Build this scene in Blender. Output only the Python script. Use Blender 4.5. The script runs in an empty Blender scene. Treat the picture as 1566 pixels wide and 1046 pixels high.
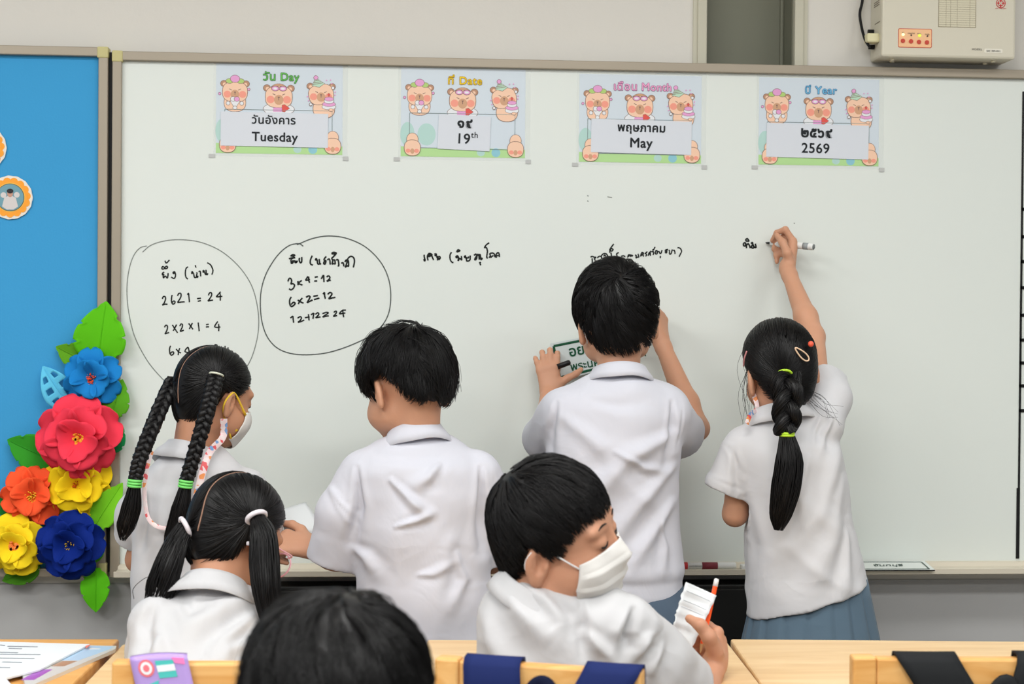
import bpy, bmesh, math, random
import numpy as np
from mathutils import Vector, Matrix
random.seed(7)
S = bpy.context.scene
COL = S.collection
IW, IH, FPX = 1566, 1046, 2430.0
# ------------------------------------------------------------------ camera
CYAW, CPITCH, CROLL = 0.0772, 0.01103, 0.00803
CAM = np.array([0.0, -3.8, 1.28])
_f = np.array([math.sin(CYAW) * math.cos(CPITCH), math.cos(CYAW) * math.cos(CPITCH), -math.sin(CPITCH)])
_r0 = np.array([math.cos(CYAW), -math.sin(CYAW), 0.0])
_u0 = np.cross(_r0, _f)
CR = math.cos(CROLL) * _r0 + math.sin(CROLL) * _u0
CU = math.cos(CROLL) * _u0 - math.sin(CROLL) * _r0
CF = _f
cam_data = bpy.data.cameras.new('camera')
cam = bpy.data.objects.new('camera', cam_data)
COL.objects.link(cam)
cam.matrix_world = Matrix(((CR[0], CU[0], -CF[0], CAM[0]), (CR[1], CU[1], -CF[1], CAM[1]), (CR[2], CU[2], -CF[2], CAM[2]), (0, 0, 0, 1)))
cam_data.sensor_fit = 'HORIZONTAL'
cam_data.sensor_width = 36.0
cam_data.lens = FPX * 36.0 / IW
cam_data.clip_start = 0.05
cam_data.dof.use_dof = True
cam_data.dof.focus_distance = 3.35
cam_data.dof.aperture_fstop = 5.6
S.camera = cam
# ------------------------------------------------------------------ world, lamps, exposure
world = bpy.data.worlds.new('world'); S.world = world
world.use_nodes = True
_bg = world.node_tree.nodes['Background']
_bg.inputs[0].default_value = (0.93, 0.97, 1.0, 1); _bg.inputs[1].default_value = 0.34
S.view_settings.view_transform = 'Standard'
S.view_settings.look = 'None'
S.view_settings.exposure = -0.10
S.view_settings.gamma = 1.0
S.view_settings.use_curve_mapping = False
S.cycles.use_denoising = True
S.cycles.max_bounces = 8
S.cycles.caustics_reflective = False
S.cycles.caustics_refractive = False
def ceiling_lamp(x, y, power, sx=1.3, sy=0.45, z=2.88):
    d = bpy.data.lights.new('fluorescent_lamp', 'AREA'); d.shape = 'RECTANGLE'; d.size = sx; d.size_y = sy
    d.energy = power; d.color = (1.0, 0.995, 0.975)
    o = bpy.data.objects.new('fluorescent_lamp', d); COL.objects.link(o); o.location = (x, y, z)
    return o
for _x, _y, _p in ((-2.0, -1.7, 30), (0.2, -1.7, 26), (2.3, -1.7, 20), (-2.0, -3.5, 66), (0.2, -3.5, 50), (2.3, -3.5, 34), (-1.4, -5.4, 62), (1.0, -5.4, 50)):
    ceiling_lamp(_x, _y, _p)

def at(px, py, Y):
    """world point on the vertical plane y = Y seen at photo pixel (px, py)"""
    d = CF + CR * ((px - IW / 2) / FPX) + CU * ((IH / 2 - py) / FPX)
    t = (Y - CAM[1]) / d[1]
    return CAM + d * t
def atz(px, py, Z):
    d = CF + CR * ((px - IW / 2) / FPX) + CU * ((IH / 2 - py) / FPX)
    t = (Z - CAM[2]) / d[2]
    return CAM + d * t
def atp(px, py, p0, n):
    """point on the plane through p0 with normal n"""
    d = CF + CR * ((px - IW / 2) / FPX) + CU * ((IH / 2 - py) / FPX)
    n = np.asarray(n, float); t = ((np.asarray(p0) - CAM) @ n) / (d @ n)
    return CAM + d * t
def pix(p):
    v = np.asarray(p, float) - CAM; d = v @ CF
    return np.stack([IW / 2 + FPX * (v @ CR) / d, IH / 2 - FPX * (v @ CU) / d], -1)

# ------------------------------------------------------------------ materials
def lin(c):
    out = []
    for v in c[:3]:
        v = v / 255.0
        out.append(v / 12.92 if v <= 0.04045 else ((v + 0.055) / 1.055) ** 2.4)
    return (out[0], out[1], out[2], 1.0)
MATS = {}
def mat(name, col, rough=0.6, spec=0.3, metal=0.0, bump=None, var=None, emit=0.0, sheen=0.0, sss=0.0, alpha=1.0, trans=0.0):
    """bump=(scale, distance, stretch)  var=(scale, amount)"""
    if name in MATS: return MATS[name]
    m = bpy.data.materials.new(name); m.use_nodes = True
    nt = m.node_tree; b = nt.nodes['Principled BSDF']
    b.inputs['Base Color'].default_value = lin(col)
    b.inputs['Roughness'].default_value = rough
    b.inputs['Specular IOR Level'].default_value = spec
    b.inputs['Metallic'].default_value = metal
    b.inputs['Alpha'].default_value = alpha
    if trans: b.inputs['Transmission Weight'].default_value = trans
    if sheen: b.inputs['Sheen Weight'].default_value = sheen
    if sss:
        b.inputs['Subsurface Weight'].default_value = sss
        b.inputs['Subsurface Radius'].default_value = (0.012, 0.005, 0.003)
        b.inputs['Subsurface Scale'].default_value = 0.6
    if emit:
        b.inputs['Emission Color'].default_value = lin(col); b.inputs['Emission Strength'].default_value = emit
    tc = nt.nodes.new('ShaderNodeTexCoord')
    if bump:
        mp = nt.nodes.new('ShaderNodeMapping'); nt.links.new(tc.outputs['Object'], mp.inputs[0])
        st = bump[2] if len(bump) > 2 else (1, 1, 1)
        mp.inputs['Scale'].default_value = st
        n = nt.nodes.new('ShaderNodeTexNoise'); n.inputs['Scale'].default_value = bump[0]; n.inputs['Detail'].default_value = 3
        nt.links.new(mp.outputs[0], n.inputs['Vector'])
        bp = nt.nodes.new('ShaderNodeBump'); bp.inputs['Distance'].default_value = bump[1]; bp.inputs['Strength'].default_value = 1.0
        nt.links.new(n.outputs[0], bp.inputs['Height']); nt.links.new(bp.outputs[0], b.inputs['Normal'])
    if var:
        n = nt.nodes.new('ShaderNodeTexNoise'); n.inputs['Scale'].default_value = var[0]; n.inputs['Detail'].default_value = 4
        mp = nt.nodes.new('ShaderNodeMapping'); nt.links.new(tc.outputs['Object'], mp.inputs[0])
        if len(var) > 2: mp.inputs['Scale'].default_value = var[2]
        nt.links.new(mp.outputs[0], n.inputs['Vector'])
        mx = nt.nodes.new('ShaderNodeMix'); mx.data_type = 'RGBA'
        c = np.array(lin(col)[:3]); a = var[1]
        mx.inputs['A'].default_value = tuple(np.clip(c * (1 - a), 0, 1)) + (1,)
        mx.inputs['B'].default_value = tuple(np.clip(c * (1 + a), 0, 1)) + (1,)
        nt.links.new(n.outputs[0], mx.inputs['Factor']); nt.links.new(mx.outputs['Result'], b.inputs['Base Color'])
    MATS[name] = m
    return m
def wood_mat(name, c1, c2, axis_scale=(1.2, 14, 14), rough=0.42):
    if name in MATS: return MATS[name]
    m = bpy.data.materials.new(name); m.use_nodes = True
    nt = m.node_tree; b = nt.nodes['Principled BSDF']; b.inputs['Roughness'].default_value = rough
    b.inputs['Specular IOR Level'].default_value = 0.35
    tc = nt.nodes.new('ShaderNodeTexCoord'); mp = nt.nodes.new('ShaderNodeMapping')
    mp.inputs['Scale'].default_value = axis_scale
    n = nt.nodes.new('ShaderNodeTexNoise'); n.inputs['Scale'].default_value = 4.0; n.inputs['Detail'].default_value = 6; n.inputs['Distortion'].default_value = 0.6
    r = nt.nodes.new('ShaderNodeValToRGB')
    r.color_ramp.elements[0].position = 0.35; r.color_ramp.elements[0].color = lin(c1)
    r.color_ramp.elements[1].position = 0.68; r.color_ramp.elements[1].color = lin(c2)
    nt.links.new(tc.outputs['Object'], mp.inputs[0]); nt.links.new(mp.outputs[0], n.inputs['Vector'])
    nt.links.new(n.outputs[0], r.inputs[0]); nt.links.new(r.outputs[0], b.inputs['Base Color'])
    MATS[name] = m
    return m

# ------------------------------------------------------------------ mesh helpers
def tag(o, label=None, cat=None, group=None, kind=None):
    if label: o['label'] = label
    if cat: o['category'] = cat
    if group: o['group'] = group
    if kind: o['kind'] = kind
    return o
def empty(name, loc=(0, 0, 0), label=None, cat=None, group=None):
    o = bpy.data.objects.new(name, None); COL.objects.link(o); o.location = tuple(float(v) for v in loc)
    o.empty_display_size = 0.05
    return tag(o, label, cat, group)
def link_mesh(name, me, mats=None, parent=None, smooth=True):
    o = bpy.data.objects.new(name, me); COL.objects.link(o)
    for m in (mats if isinstance(mats, (list, tuple)) else [mats]):
        if m: me.materials.append(m)
    if smooth:
        me.polygons.foreach_set('use_smooth', np.ones(len(me.polygons), bool))
    if parent:
        o.parent = parent
        bpy.context.view_layer.update() if False else None
        o.matrix_parent_inverse = Matrix.Translation(-parent.location) if parent.type == 'EMPTY' and parent.parent is None else Matrix()
    return o
def mesh_np(name, V, F, mats=None, parent=None, smooth=True, mi=None):
    """V (n,3), F list/array of faces (world coordinates)"""
    me = bpy.data.meshes.new(name)
    V = np.asarray(V, float)
    if isinstance(F, np.ndarray):
        k = F.shape[1]
        me.vertices.add(len(V)); me.vertices.foreach_set('co', V.astype(np.float32).ravel())
        me.loops.add(F.size); me.loops.foreach_set('vertex_index', F.astype(np.int32).ravel())
        me.polygons.add(len(F)); me.polygons.foreach_set('loop_start', np.arange(0, F.size, k, dtype=np.int32))
        me.update(calc_edges=True); me.validate()
    else:
        me.from_pydata([tuple(v) for v in V], [], [tuple(int(i) for i in f) for f in F]); me.update()
    o = link_mesh(name, me, mats, parent, smooth)
    if mi is not None: me.polygons.foreach_set('material_index', np.asarray(mi, np.int32))
    return o

class MB:
    """collects shapes into one mesh; each shape has a material slot"""
    def __init__(s): s.V = []; s.F = []; s.M = []; s.n = 0
    def add(s, V, F, m=0):
        V = np.asarray(V, float).reshape(-1, 3)
        s.V.append(V)
        for f in F: s.F.append(tuple(int(i) + s.n for i in f)); s.M.append(m)
        s.n += len(V); return s
    def box(s, lo, hi, m=0, bevel=0.0):
        lo = np.minimum(lo, hi) if False else np.asarray(lo, float); hi = np.asarray(hi, float)
        if bevel > 0:
            bm = bmesh.new(); bmesh.ops.create_cube(bm, size=1.0)
            for v in bm.verts: v.co = Vector([(lo[i] + hi[i]) / 2 + v.co[i] * (hi[i] - lo[i]) for i in range(3)])
            bmesh.ops.bevel(bm, geom=bm.edges[:], offset=bevel, segments=2, profile=0.5, affect='EDGES')
            bm.verts.index_update()
            V = [v.co[:] for v in bm.verts]; F = [[v.index for v in f.verts] for f in bm.faces]; bm.free()
            return s.add(V, F, m)
        V = [(x, y, z) for x in (lo[0], hi[0]) for y in (lo[1], hi[1]) for z in (lo[2], hi[2])]
        F = [(0, 1, 3, 2), (4, 6, 7, 5), (0, 4, 5, 1), (2, 3, 7, 6), (0, 2, 6, 4), (1, 5, 7, 3)]
        return s.add(V, F, m)
    def tube(s, P, r, n=8, m=0, caps=True, flat=None):
        V, F = tube_vf(P, r, n, caps, flat); return s.add(V, F, m)
    def prism(s, P, off, m=0, side=None):
        """polygon P (k,3) extruded by vector off"""
        P = np.asarray(P, float); k = len(P); off = np.asarray(off, float)
        V = np.concatenate([P, P + off])
        F = [tuple(range(k)), tuple(range(2 * k - 1, k - 1, -1))] + [(i, i + k, (i + 1) % k + k, (i + 1) % k) for i in range(k)]
        s.add(V, F[:2], m)
        s.n -= len(V); s.V.pop(); s.V.append(V)
        for f in F[2:]: s.F.append(tuple(i + s.n for i in f)); s.M.append(m if side is None else side)
        s.n += len(V); return s
    def xf(s, M):
        M = np.array(M)
        s.V = [v @ M[:3, :3].T + M[:3, 3] for v in s.V]; return s
    def build(s, name, mats, parent=None, smooth=False):
        o = mesh_np(name, np.concatenate(s.V), s.F, mats, parent, smooth, s.M)
        return o
def frames(P):
    P = np.asarray(P, float); n = len(P)
    T = np.gradient(P, axis=0); T /= np.linalg.norm(T, axis=1)[:, None] + 1e-12
    a = np.array([0, 0, 1.0]) if abs(T[0][2]) < 0.9 else np.array([1.0, 0, 0])
    N = np.zeros_like(P); N[0] = np.cross(T[0], a); N[0] /= np.linalg.norm(N[0])
    for i in range(1, n):
        v = N[i - 1] - T[i] * (N[i - 1] @ T[i]); N[i] = v / (np.linalg.norm(v) + 1e-12)
    return T, N, np.cross(T, N)
def tube_vf(P, r, n=8, caps=True, flat=None):
    P = np.asarray(P, float); k = len(P); r = np.broadcast_to(np.asarray(r, float), (k,))
    T, N, B = frames(P)
    if flat is not None:  # flat=(normal vector, ratio): width across, thickness along normal
        nv = np.asarray(flat[0], float)
        for i in range(k):
            b = nv - T[i] * (nv @ T[i]); b /= np.linalg.norm(b) + 1e-12
            B[i] = b * flat[1]; N[i] = np.cross(b, T[i])
    a = np.linspace(0, 2 * np.pi, n, endpoint=False)
    V = (P[:, None, :] + r[:, None, None] * (np.cos(a)[None, :, None] * N[:, None, :] + np.sin(a)[None, :, None] * B[:, None, :])).reshape(-1, 3)
    F = [(i * n + j, i * n + (j + 1) % n, (i + 1) * n + (j + 1) % n, (i + 1) * n + j) for i in range(k - 1) for j in range(n)]
    if caps: F += [tuple(range(n - 1, -1, -1)), tuple(range((k - 1) * n, k * n))]
    return V, F
def spline(P, n=40):
    """Catmull-Rom through points"""
    P = np.asarray(P, float); k = len(P)
    if k < 3: return np.array([P[0] + (P[-1] - P[0]) * t for t in np.linspace(0, 1, n)])
    Q = np.concatenate([[2 * P[0] - P[1]], P, [2 * P[-1] - P[-2]]])
    out = []
    for t in np.linspace(0, k - 1 - 1e-9, n):
        i = int(t); u = t - i; a, b, c, d = Q[i], Q[i + 1], Q[i + 2], Q[i + 3]
        out.append(0.5 * ((2 * b) + (-a + c) * u + (2 * a - 5 * b + 4 * c - d) * u * u + (-a + 3 * b - 3 * c + d) * u ** 3))
    return np.array(out)
def text_part(name, body, m, parent, loc, size, rot=None, align='CENTER', extrude=0.0003, offset=0.0, spacing=1.0):
    """raised lettering facing -Y at loc (baseline); converted to mesh; offset thickens the strokes"""
    c = bpy.data.curves.new(name, 'FONT'); c.body = body; c.size = size; c.extrude = extrude
    c.align_x = align; c.space_character = spacing
    c.resolution_u = 4
    t = bpy.data.objects.new(name + '_t', c); COL.objects.link(t)
    bpy.context.view_layer.update()
    me = bpy.data.meshes.new_from_object(t.evaluated_get(bpy.context.evaluated_depsgraph_get()))
    bpy.data.objects.remove(t); bpy.data.curves.remove(c)
    if offset > 0:
        bm = bmesh.new(); n = 8
        for k in range(n):
            m2 = me.copy(); a = 2 * math.pi * k / n
            m2.transform(Matrix.Translation((offset * math.cos(a), offset * math.sin(a), 0.000004 * k))); bm.from_mesh(m2); bpy.data.meshes.remove(m2)
        bm.to_mesh(me); bm.free()
    X = Matrix.Translation(Vector([float(v) for v in loc])) @ (rot if rot is not None else Matrix.Identity(4)) @ Matrix.Rotation(math.radians(90), 4, 'X')
    me.transform(X)
    me.name = name
    return link_mesh(name, me, m, parent, smooth=False)
# ================================================================== THE ROOM
BX0, BX1, BZ0, BZ1 = -0.629, 2.75, 0.708, 1.547     # writing surface: left, right, (bottom), ... top set below
BZ0, BZ1 = 0.708, 1.8914
M_WALL = mat('painted_plaster', (216, 213, 206), 0.75, 0.2, bump=(60, 0.0006), var=(1.5, 0.03))
M_WALLDK = mat('lower_wall_paint', (176, 176, 176), 0.7, 0.2, var=(2.0, 0.04))
M_JAMB = mat('jamb_paint', (196, 193, 176), 0.6, 0.2)
M_NICHE = mat('grey_green_panel', (122, 123, 108), 0.55, 0.25, var=(5, 0.06))
M_ALU = mat('champagne_aluminium', (160, 150, 134), 0.42, 0.4, metal=0.25, bump=(300, 0.00008, (1, 1, 0.1)))
M_ALULT = mat('cream_aluminium', (214, 206, 188), 0.4, 0.4, metal=0.1)
M_CORNER = mat('yellowed_plastic', (196, 188, 134), 0.5, 0.3)
M_BOARD = mat('whiteboard_enamel', (222, 228, 223), 0.38, 0.35, var=(2.2, 0.012))
M_BLUE = mat('blue_felt_paper', (66, 156, 210), 0.85, 0.1, bump=(180, 0.0003), var=(2, 0.05))
M_BLACK = mat('black_tape', (14, 14, 15), 0.5, 0.3)
M_FLOOR = mat('terrazzo_floor', (150, 146, 138), 0.4, 0.3, var=(40, 0.12))
M_CEIL = mat('white_ceiling_board', (225, 225, 222), 0.8, 0.1)

# front wall with the recess above the board
nx0, nx1 = at(1083, 60, 0.0)[0], at(1219, 60, 0.0)[0]
nz0 = 1.80
w = MB()
WY = 0.03
w.box((-3.2, WY, 0.0), (nx0, WY + 0.2, 2.9)).box((nx1, WY, 0.0), (3.6, WY + 0.2, 2.9)).box((nx0, WY, 0.0), (nx1, WY + 0.2, nz0))
w.box((nx0, WY, 2.7), (nx1, WY + 0.2, 2.9))
tag(w.build('wall_front', M_WALL), kind='structure')
t = MB()
t.box((nx0 - 0.022, WY - 0.012, nz0), (nx0 + 0.001, WY + 0.01, 2.7), bevel=0.003).box((nx0 - 0.032, WY - 0.006, nz0), (nx0 - 0.022, WY + 0.002, 2.7))
t.box((nx1 - 0.001, WY - 0.012, nz0), (nx1 + 0.022, WY + 0.01, 2.7), bevel=0.003).box((nx1 + 0.022, WY - 0.006, nz0), (nx1 + 0.032, WY + 0.002, 2.7))
tag(t.build('trim_1', M_JAMB), kind='structure')
t = MB(); t.box((nx0, WY + 0.10, nz0), (nx1, WY + 0.13, 2.7))
t.box((nx1 - 0.003, WY + 0.01, nz0), (nx1 + 0.003, WY + 0.10, 2.7)).box((nx0 - 0.003, WY + 0.01, nz0), (nx0 + 0.003, WY + 0.10, 2.7))
t.box((nx1 - 0.012, WY + 0.088, nz0), (nx1 - 0.003, WY + 0.10, 2.7), bevel=0.003)
tag(t.build('window_1', M_NICHE), kind='structure')
# painted dado of the wall under the board
t = MB(); t.box((-3.2, WY - 0.004, 0.08), (3.6, WY, BZ0 - 0.05))
tag(t.build('trim_2', M_WALLDK), kind='structure')
t = MB(); t.box((-3.2, WY - 0.016, 0.0), (3.6, WY - 0.004, 0.08), bevel=0.003)
tag(t.build('baseboard_front', M_JAMB), kind='structure')
t = MB(); t.box((-3.2, -7.0, -0.05), (3.6, WY + 0.2, 0.0))
tag(t.build('floor', M_FLOOR), kind='structure')
t = MB(); t.box((-3.2, -7.0, 2.9), (3.6, WY + 0.2, 2.95))
tag(t.build('ceiling', M_CEIL), kind='structure')

# ---------------------------------------------------------------- whiteboard
fr = 0.0215
wb = empty('whiteboard', ((BX0 + BX1) / 2, 0, BZ0), 'large white marker board with calendar posters and handwriting along the wall', 'whiteboard')
MB().box((BX0 - 0.005, -0.002, BZ0 - 0.01), (BX1 + .005, 0.02, BZ1 + 0.005)).build('writing_surface', M_BOARD, wb)
f = MB()
f.box((BX0 - fr, -0.014, BZ1), (BX1 + fr, 0.022, BZ1 + fr), bevel=0.002)
f.box((BX0 - fr, -0.014, BZ0 - 0.03), (BX0, 0.022, BZ1), bevel=0.002)
f.box((BX1, -0.014, BZ0 - 0.03), (BX1 + fr, 0.022, BZ1), bevel=0.002)
f.build('frame', M_ALU, wb)
MB().box((BX0 - fr - 0.001, -0.016, BZ1 - 0.004), (BX0 + 0.003, 0.02, BZ1 + fr + 0.001), bevel=0.003).build('corner_cap', M_CORNER, wb)
# tray: sloping back strip, shelf, front lip
ty = -0.075
tr = MB()
sec = [(0.0, BZ0 + 0.001), (-0.012, BZ0 - 0.001), (-0.02, BZ0 - 0.010), (ty + 0.008, BZ0 - 0.013), (ty + 0.003, BZ0 - 0.007), (ty, BZ0 - 0.008), (ty, BZ0 - 0.020), (-0.05, BZ0 - 0.026), (0.0, BZ0 - 0.03)]
x0, x1 = BX0 - 0.002, BX1 + 0.01
tr.prism([(x0, y, z) for y, z in sec], (x1 - x0, 0, 0))
tr.build('marker_tray', M_ALULT, wb)
# black tape grid at the right end of the board
tp = MB()
def bstroke(mb, P, w_, y=-0.0028, m=0):
    mb.tube(P, w_ / 2, 6, m, True, ((0, -1, 0), 0.25))
gx0 = at(1560, 500, 0)[0]
tp.box((gx0 - 0.002, -0.004, BZ0 + 0.006), (gx0 + 0.003, -0.002, BZ1 - 0.03))
tp.box((gx0 - 0.005, -0.0045, BZ0 + 0.006), (gx0 + 0.003, -0.002, BZ0 + 0.18))
for py in (320, 362, 400, 440, 482, 520, 555, 590, 628):
    z = at(1560, py, 0)[2]
    tp.box((gx0 - 0.002, -0.004, z - 0.004), (gx0 + 0.62, -0.002, z + 0.004))
tp.build('tape_grid', M_BLACK, wb)

# ---------------------------------------------------------------- blue notice board on the left
nb_r = -0.6605
nb = empty('notice_board', (-1.3, 0, 0.7), 'bright blue covered notice board in a beige metal frame', 'notice board')
nbz1 = 1.8995; nbz0 = 0.70; nbx0 = -1.95
MB().box((nbx0, 0.0, nbz0), (nb_r - 0.022, 0.02, nbz1)).build('felt_panel', M_BLUE, nb)
f = MB()
f.box((nbx0 - .02, -0.014, nbz1), (nb_r, 0.022, nbz1 + fr), bevel=0.002)
f.box((nb_r - 0.022, -0.014, nbz0 - 0.02), (nb_r, 0.022, nbz1), bevel=0.002)
f.box((nbx0 - .02, -0.014, nbz0 - 0.02), (nbx0, 0.022, nbz1), bevel=0.002)
f.box((nbx0, -0.014, nbz0 - 0.02), (nb_r - 0.022, 0.022, nbz0), bevel=0.002)
f.build('frame', M_ALU, nb)
cc = MB(); cc.box((nb_r - 0.025, -0.0165, nbz1 - 0.004), (nb_r + 0.001, 0.02, nbz1 + fr + 0.001), bevel=0.003)
cc.build('corner_cap', M_CORNER, nb)
cc = MB(); cc.box((nb_r - 0.016, -0.0165, nbz0 - 0.026), (nb_r + 0.003, 0.02, nbz0 + 0.012), bevel=0.003)
cc.build('corner_cap', M_CORNER, nb)
# shade in the gap between the two boards, put in as a black strip
MB().box((nb_r + 0.0005, 0.0, nbz0 - 0.01), (BX0 - fr - 0.0005, 0.028, nbz1 + 0.012)).build('gap_shade_strip', M_BLACK, nb)

# dark low cabinet standing under the board
cab = empty('low_cabinet', (0.4, -0.1, 0.0), 'black low cabinet standing under the board behind the pupils', 'cabinet')
M_CAB = mat('black_laminate', (26, 26, 25), 0.5, 0.3, var=(8, 0.15))
cx0, cx1 = at(425, 920, -0.03)[0], at(1200, 920, -0.03)[0]
MB().box((cx0, -0.06, 0.06), (cx1, 0.02, BZ0 - 0.045), bevel=0.004).build('body', M_CAB, cab)
MB().box((cx0 + 0.02, -0.05, 0.0), (cx1 - 0.02, 0.018, 0.06)).build('plinth', M_CAB, cab)
dw = (cx1 - cx0) / 3
for i in range(3):
    d = MB().box((cx0 + i * dw + 0.004, -0.07, 0.08), (cx0 + (i + 1) * dw - 0.004, -0.06, BZ0 - 0.055), bevel=0.002).build('door', M_CAB, cab)
    MB().box((cx0 + (i + 1) * dw - 0.05, -0.08, 0.45), (cx0 + (i + 1) * dw - 0.04, -0.07, 0.57), bevel=0.002).build('handle', mat('dark_grey_metal', (60, 60, 60), 0.4, 0.4), d)
# ================================================================== WRITING ON THE BOARD
M_INK = mat('black_marker_ink', (28, 32, 30), 0.6, 0.2)
M_INKGREY = mat('worn_marker_ink', (132, 138, 134), 0.6, 0.2)
def writing(name, strokes, x0, y0, sc, width=0.0042, m=None, seg=5):
    mb = MB()
    for st in strokes:
        P = [at(x0 + X / sc, y0 + Y / sc, -0.0026) for X, Y in st]
        n = max(4, (len(P) - 1) * seg)
        mb.tube(spline(P, n) if len(P) > 2 else np.array(P), width * 0.38, 6, 0, True, ((0, -1, 0), 0.2))
    return mb.build(name, m or M_INK, wb)
A = [  # left column, first two lines
 [(232,195),(255,232),(305,182)], [(180,318),(195,288),(222,300),(238,322),(262,318),(275,298),(258,282),(236,300),(215,325),(190,328),(180,318)],
 [(222,378),(196,392),(192,420),(215,412),(204,440),(210,470),(238,440),(272,472),(284,392)],
 [(368,372),(384,388),(370,402),(362,384),(388,372),(402,420),(392,466),(370,478),(332,456)],
 [(602,292),(570,320),(558,390),(568,455),(598,490)],
 [(655,380),(672,372),(676,392),(660,400),(668,378),(690,400),(705,462),(735,458),(760,440),(752,462),(735,446),(745,400),(738,380)],
 [(718,266),(728,305)], [(770,372),(790,362),(800,380),(804,446)],
 [(835,360),(855,352),(858,372),(842,376),(850,356),(868,385),(882,415),(905,412),(918,402),(908,418),(895,400),(888,340)],
 [(908,226),(960,260),(992,318),(1000,365),(982,418)],
 [(192,806),(205,770),(235,770),(242,810),(220,870),(194,904),(232,890),(274,892)],
 [(346,742),(338,800),(338,850),(356,888),(384,880),(394,850),(372,840),(340,868)],
 [(434,758),(452,720),(486,720),(488,770),(456,830),(438,862),(490,856),(548,852)],
 [(592,740),(610,716),(618,790),(624,860)], [(744,802),(808,794)], [(756,844),(806,832)],
 [(928,750),(944,712),(974,708),(980,745),(950,800),(922,838),(960,830),(1002,824)],
 [(1124,690),(1080,740),(1056,770),(1105,770),(1150,764)], [(1116,718),(1118,780),(1118,834)]]
B = [[(226,320),(240,290),(268,292),(272,340),(250,395),(236,422),(268,412),(300,402)], [(352,280),(390,340),(434,406)], [(418,275),(390,330),(364,375)],
 [(470,300),(488,266),(512,275),(505,325),(478,380),(505,376),(534,364)], [(610,256),(645,300),(680,352)], [(672,250),(645,300),(622,346)],
 [(764,242),(772,310),(780,380)], [(890,276),(932,270)], [(888,314),(938,310)], [(1078,226),(1045,270),(1028,310),(1070,320),(1120,314)], [(1090,262),(1094,320),(1092,380)],
 [(322,614),(306,670),(312,735),(334,764),(368,746),(370,715),(340,716),(316,742)], [(410,664),(450,710),(490,730)], [(470,652),(452,700),(444,764)],
 [(606,632),(570,665),(554,705),(590,720),(634,712)], [(606,640),(618,700),(630,765)], [(848,660),(886,652)], [(838,706),(905,702)],
 [(1014,650),(1030,602),(1064,604),(1068,650),(1048,700),(1040,740)], [(1194,615),(1190,660),(1166,710),(1210,720),(1250,715)], [(1242,640),(1238,690),(1232,752)]]
C = [[(252,228),(290,204),(322,212),(300,226),(262,222)], [(228,270),(262,258),(330,250),(275,264),(262,300),(270,350)], [(300,290),(282,320),(276,345),(320,300),(330,330),(350,325),(362,300),(345,325),(332,300)],
 [(385,270),(400,262),(392,285),(408,330),(432,318),(434,240)], [(602,218),(572,290),(574,350),(612,372)],
 [(650,270),(670,268),(664,290),(652,280),(678,285),(690,350),(718,350),(735,350),(720,335),(712,270)],
 [(826,232),(800,262),(790,290),(820,300),(808,350),(786,348),(790,320),(818,310)], [(842,290),(868,270),(884,300),(888,362)],
 [(908,186),(945,165),(988,180),(950,192),(910,188)], [(984,190),(935,240),(915,262),(930,300),(920,350),(950,345),(968,350),(960,290),(930,285)],
 [(980,290),(1010,282),(1022,320),(1025,382),(1010,375)], [(1066,345),(1090,330),(1102,355),(1106,392)],
 [(1122,320),(1142,290),(1160,300),(1150,350),(1132,402),(1160,380),(1182,385),(1178,300),(1150,295)], [(1150,300),(1190,245),(1230,230),(1268,260),(1276,320),(1258,408)],
 [(212,632),(232,585),(258,585),(272,625),(262,670),(292,668),(318,690),(302,735),(262,766),(230,746)], [(372,625),(376,690)], [(434,614),(384,660),(446,690)],
 [(535,548),(498,612),(565,598)], [(545,552),(545,610),(560,655)], [(640,562),(692,556)], [(632,624),(682,622)], [(745,590),(782,532),(786,590),(790,640)],
 [(830,560),(862,542),(884,570),(862,605),(836,626),(868,618),(898,610)],
 [(266,878),(240,930),(244,1000),(268,1032),(306,1014),(328,980),(300,965),(262,1000)], [(368,928),(420,960),(462,980)], [(444,896),(405,940),(378,992)],
 [(502,884),(545,862),(566,880),(545,925),(522,968),(560,950),(606,926)], [(618,868),(694,856)], [(628,922),(716,896)], [(772,836),(796,810),(800,860),(812,908)],
 [(846,838),(885,808),(918,830),(890,875),(866,908),(915,896),(972,886)]]
D = [[(252,590),(290,560),(296,610),(304,664)], [(366,590),(410,566),(428,590),(405,630),(376,656),(420,645),(474,620)], [(482,584),(560,570)], [(540,526),(550,626)],
 [(580,538),(624,512),(618,560),(612,602)], [(650,530),(690,504),(706,530),(682,560),(658,584),(695,578),(732,570)], [(764,518),(826,498),(858,506),(820,535),(768,572),(820,560),(866,552)],
 [(944,500),(976,478),(990,495),(965,535),(940,562),(970,555),(1000,550)], [(1140,464),(1084,466),(1036,520),(1086,515),(1132,508)], [(1090,470),(1094,520),(1104,576)]]
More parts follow.
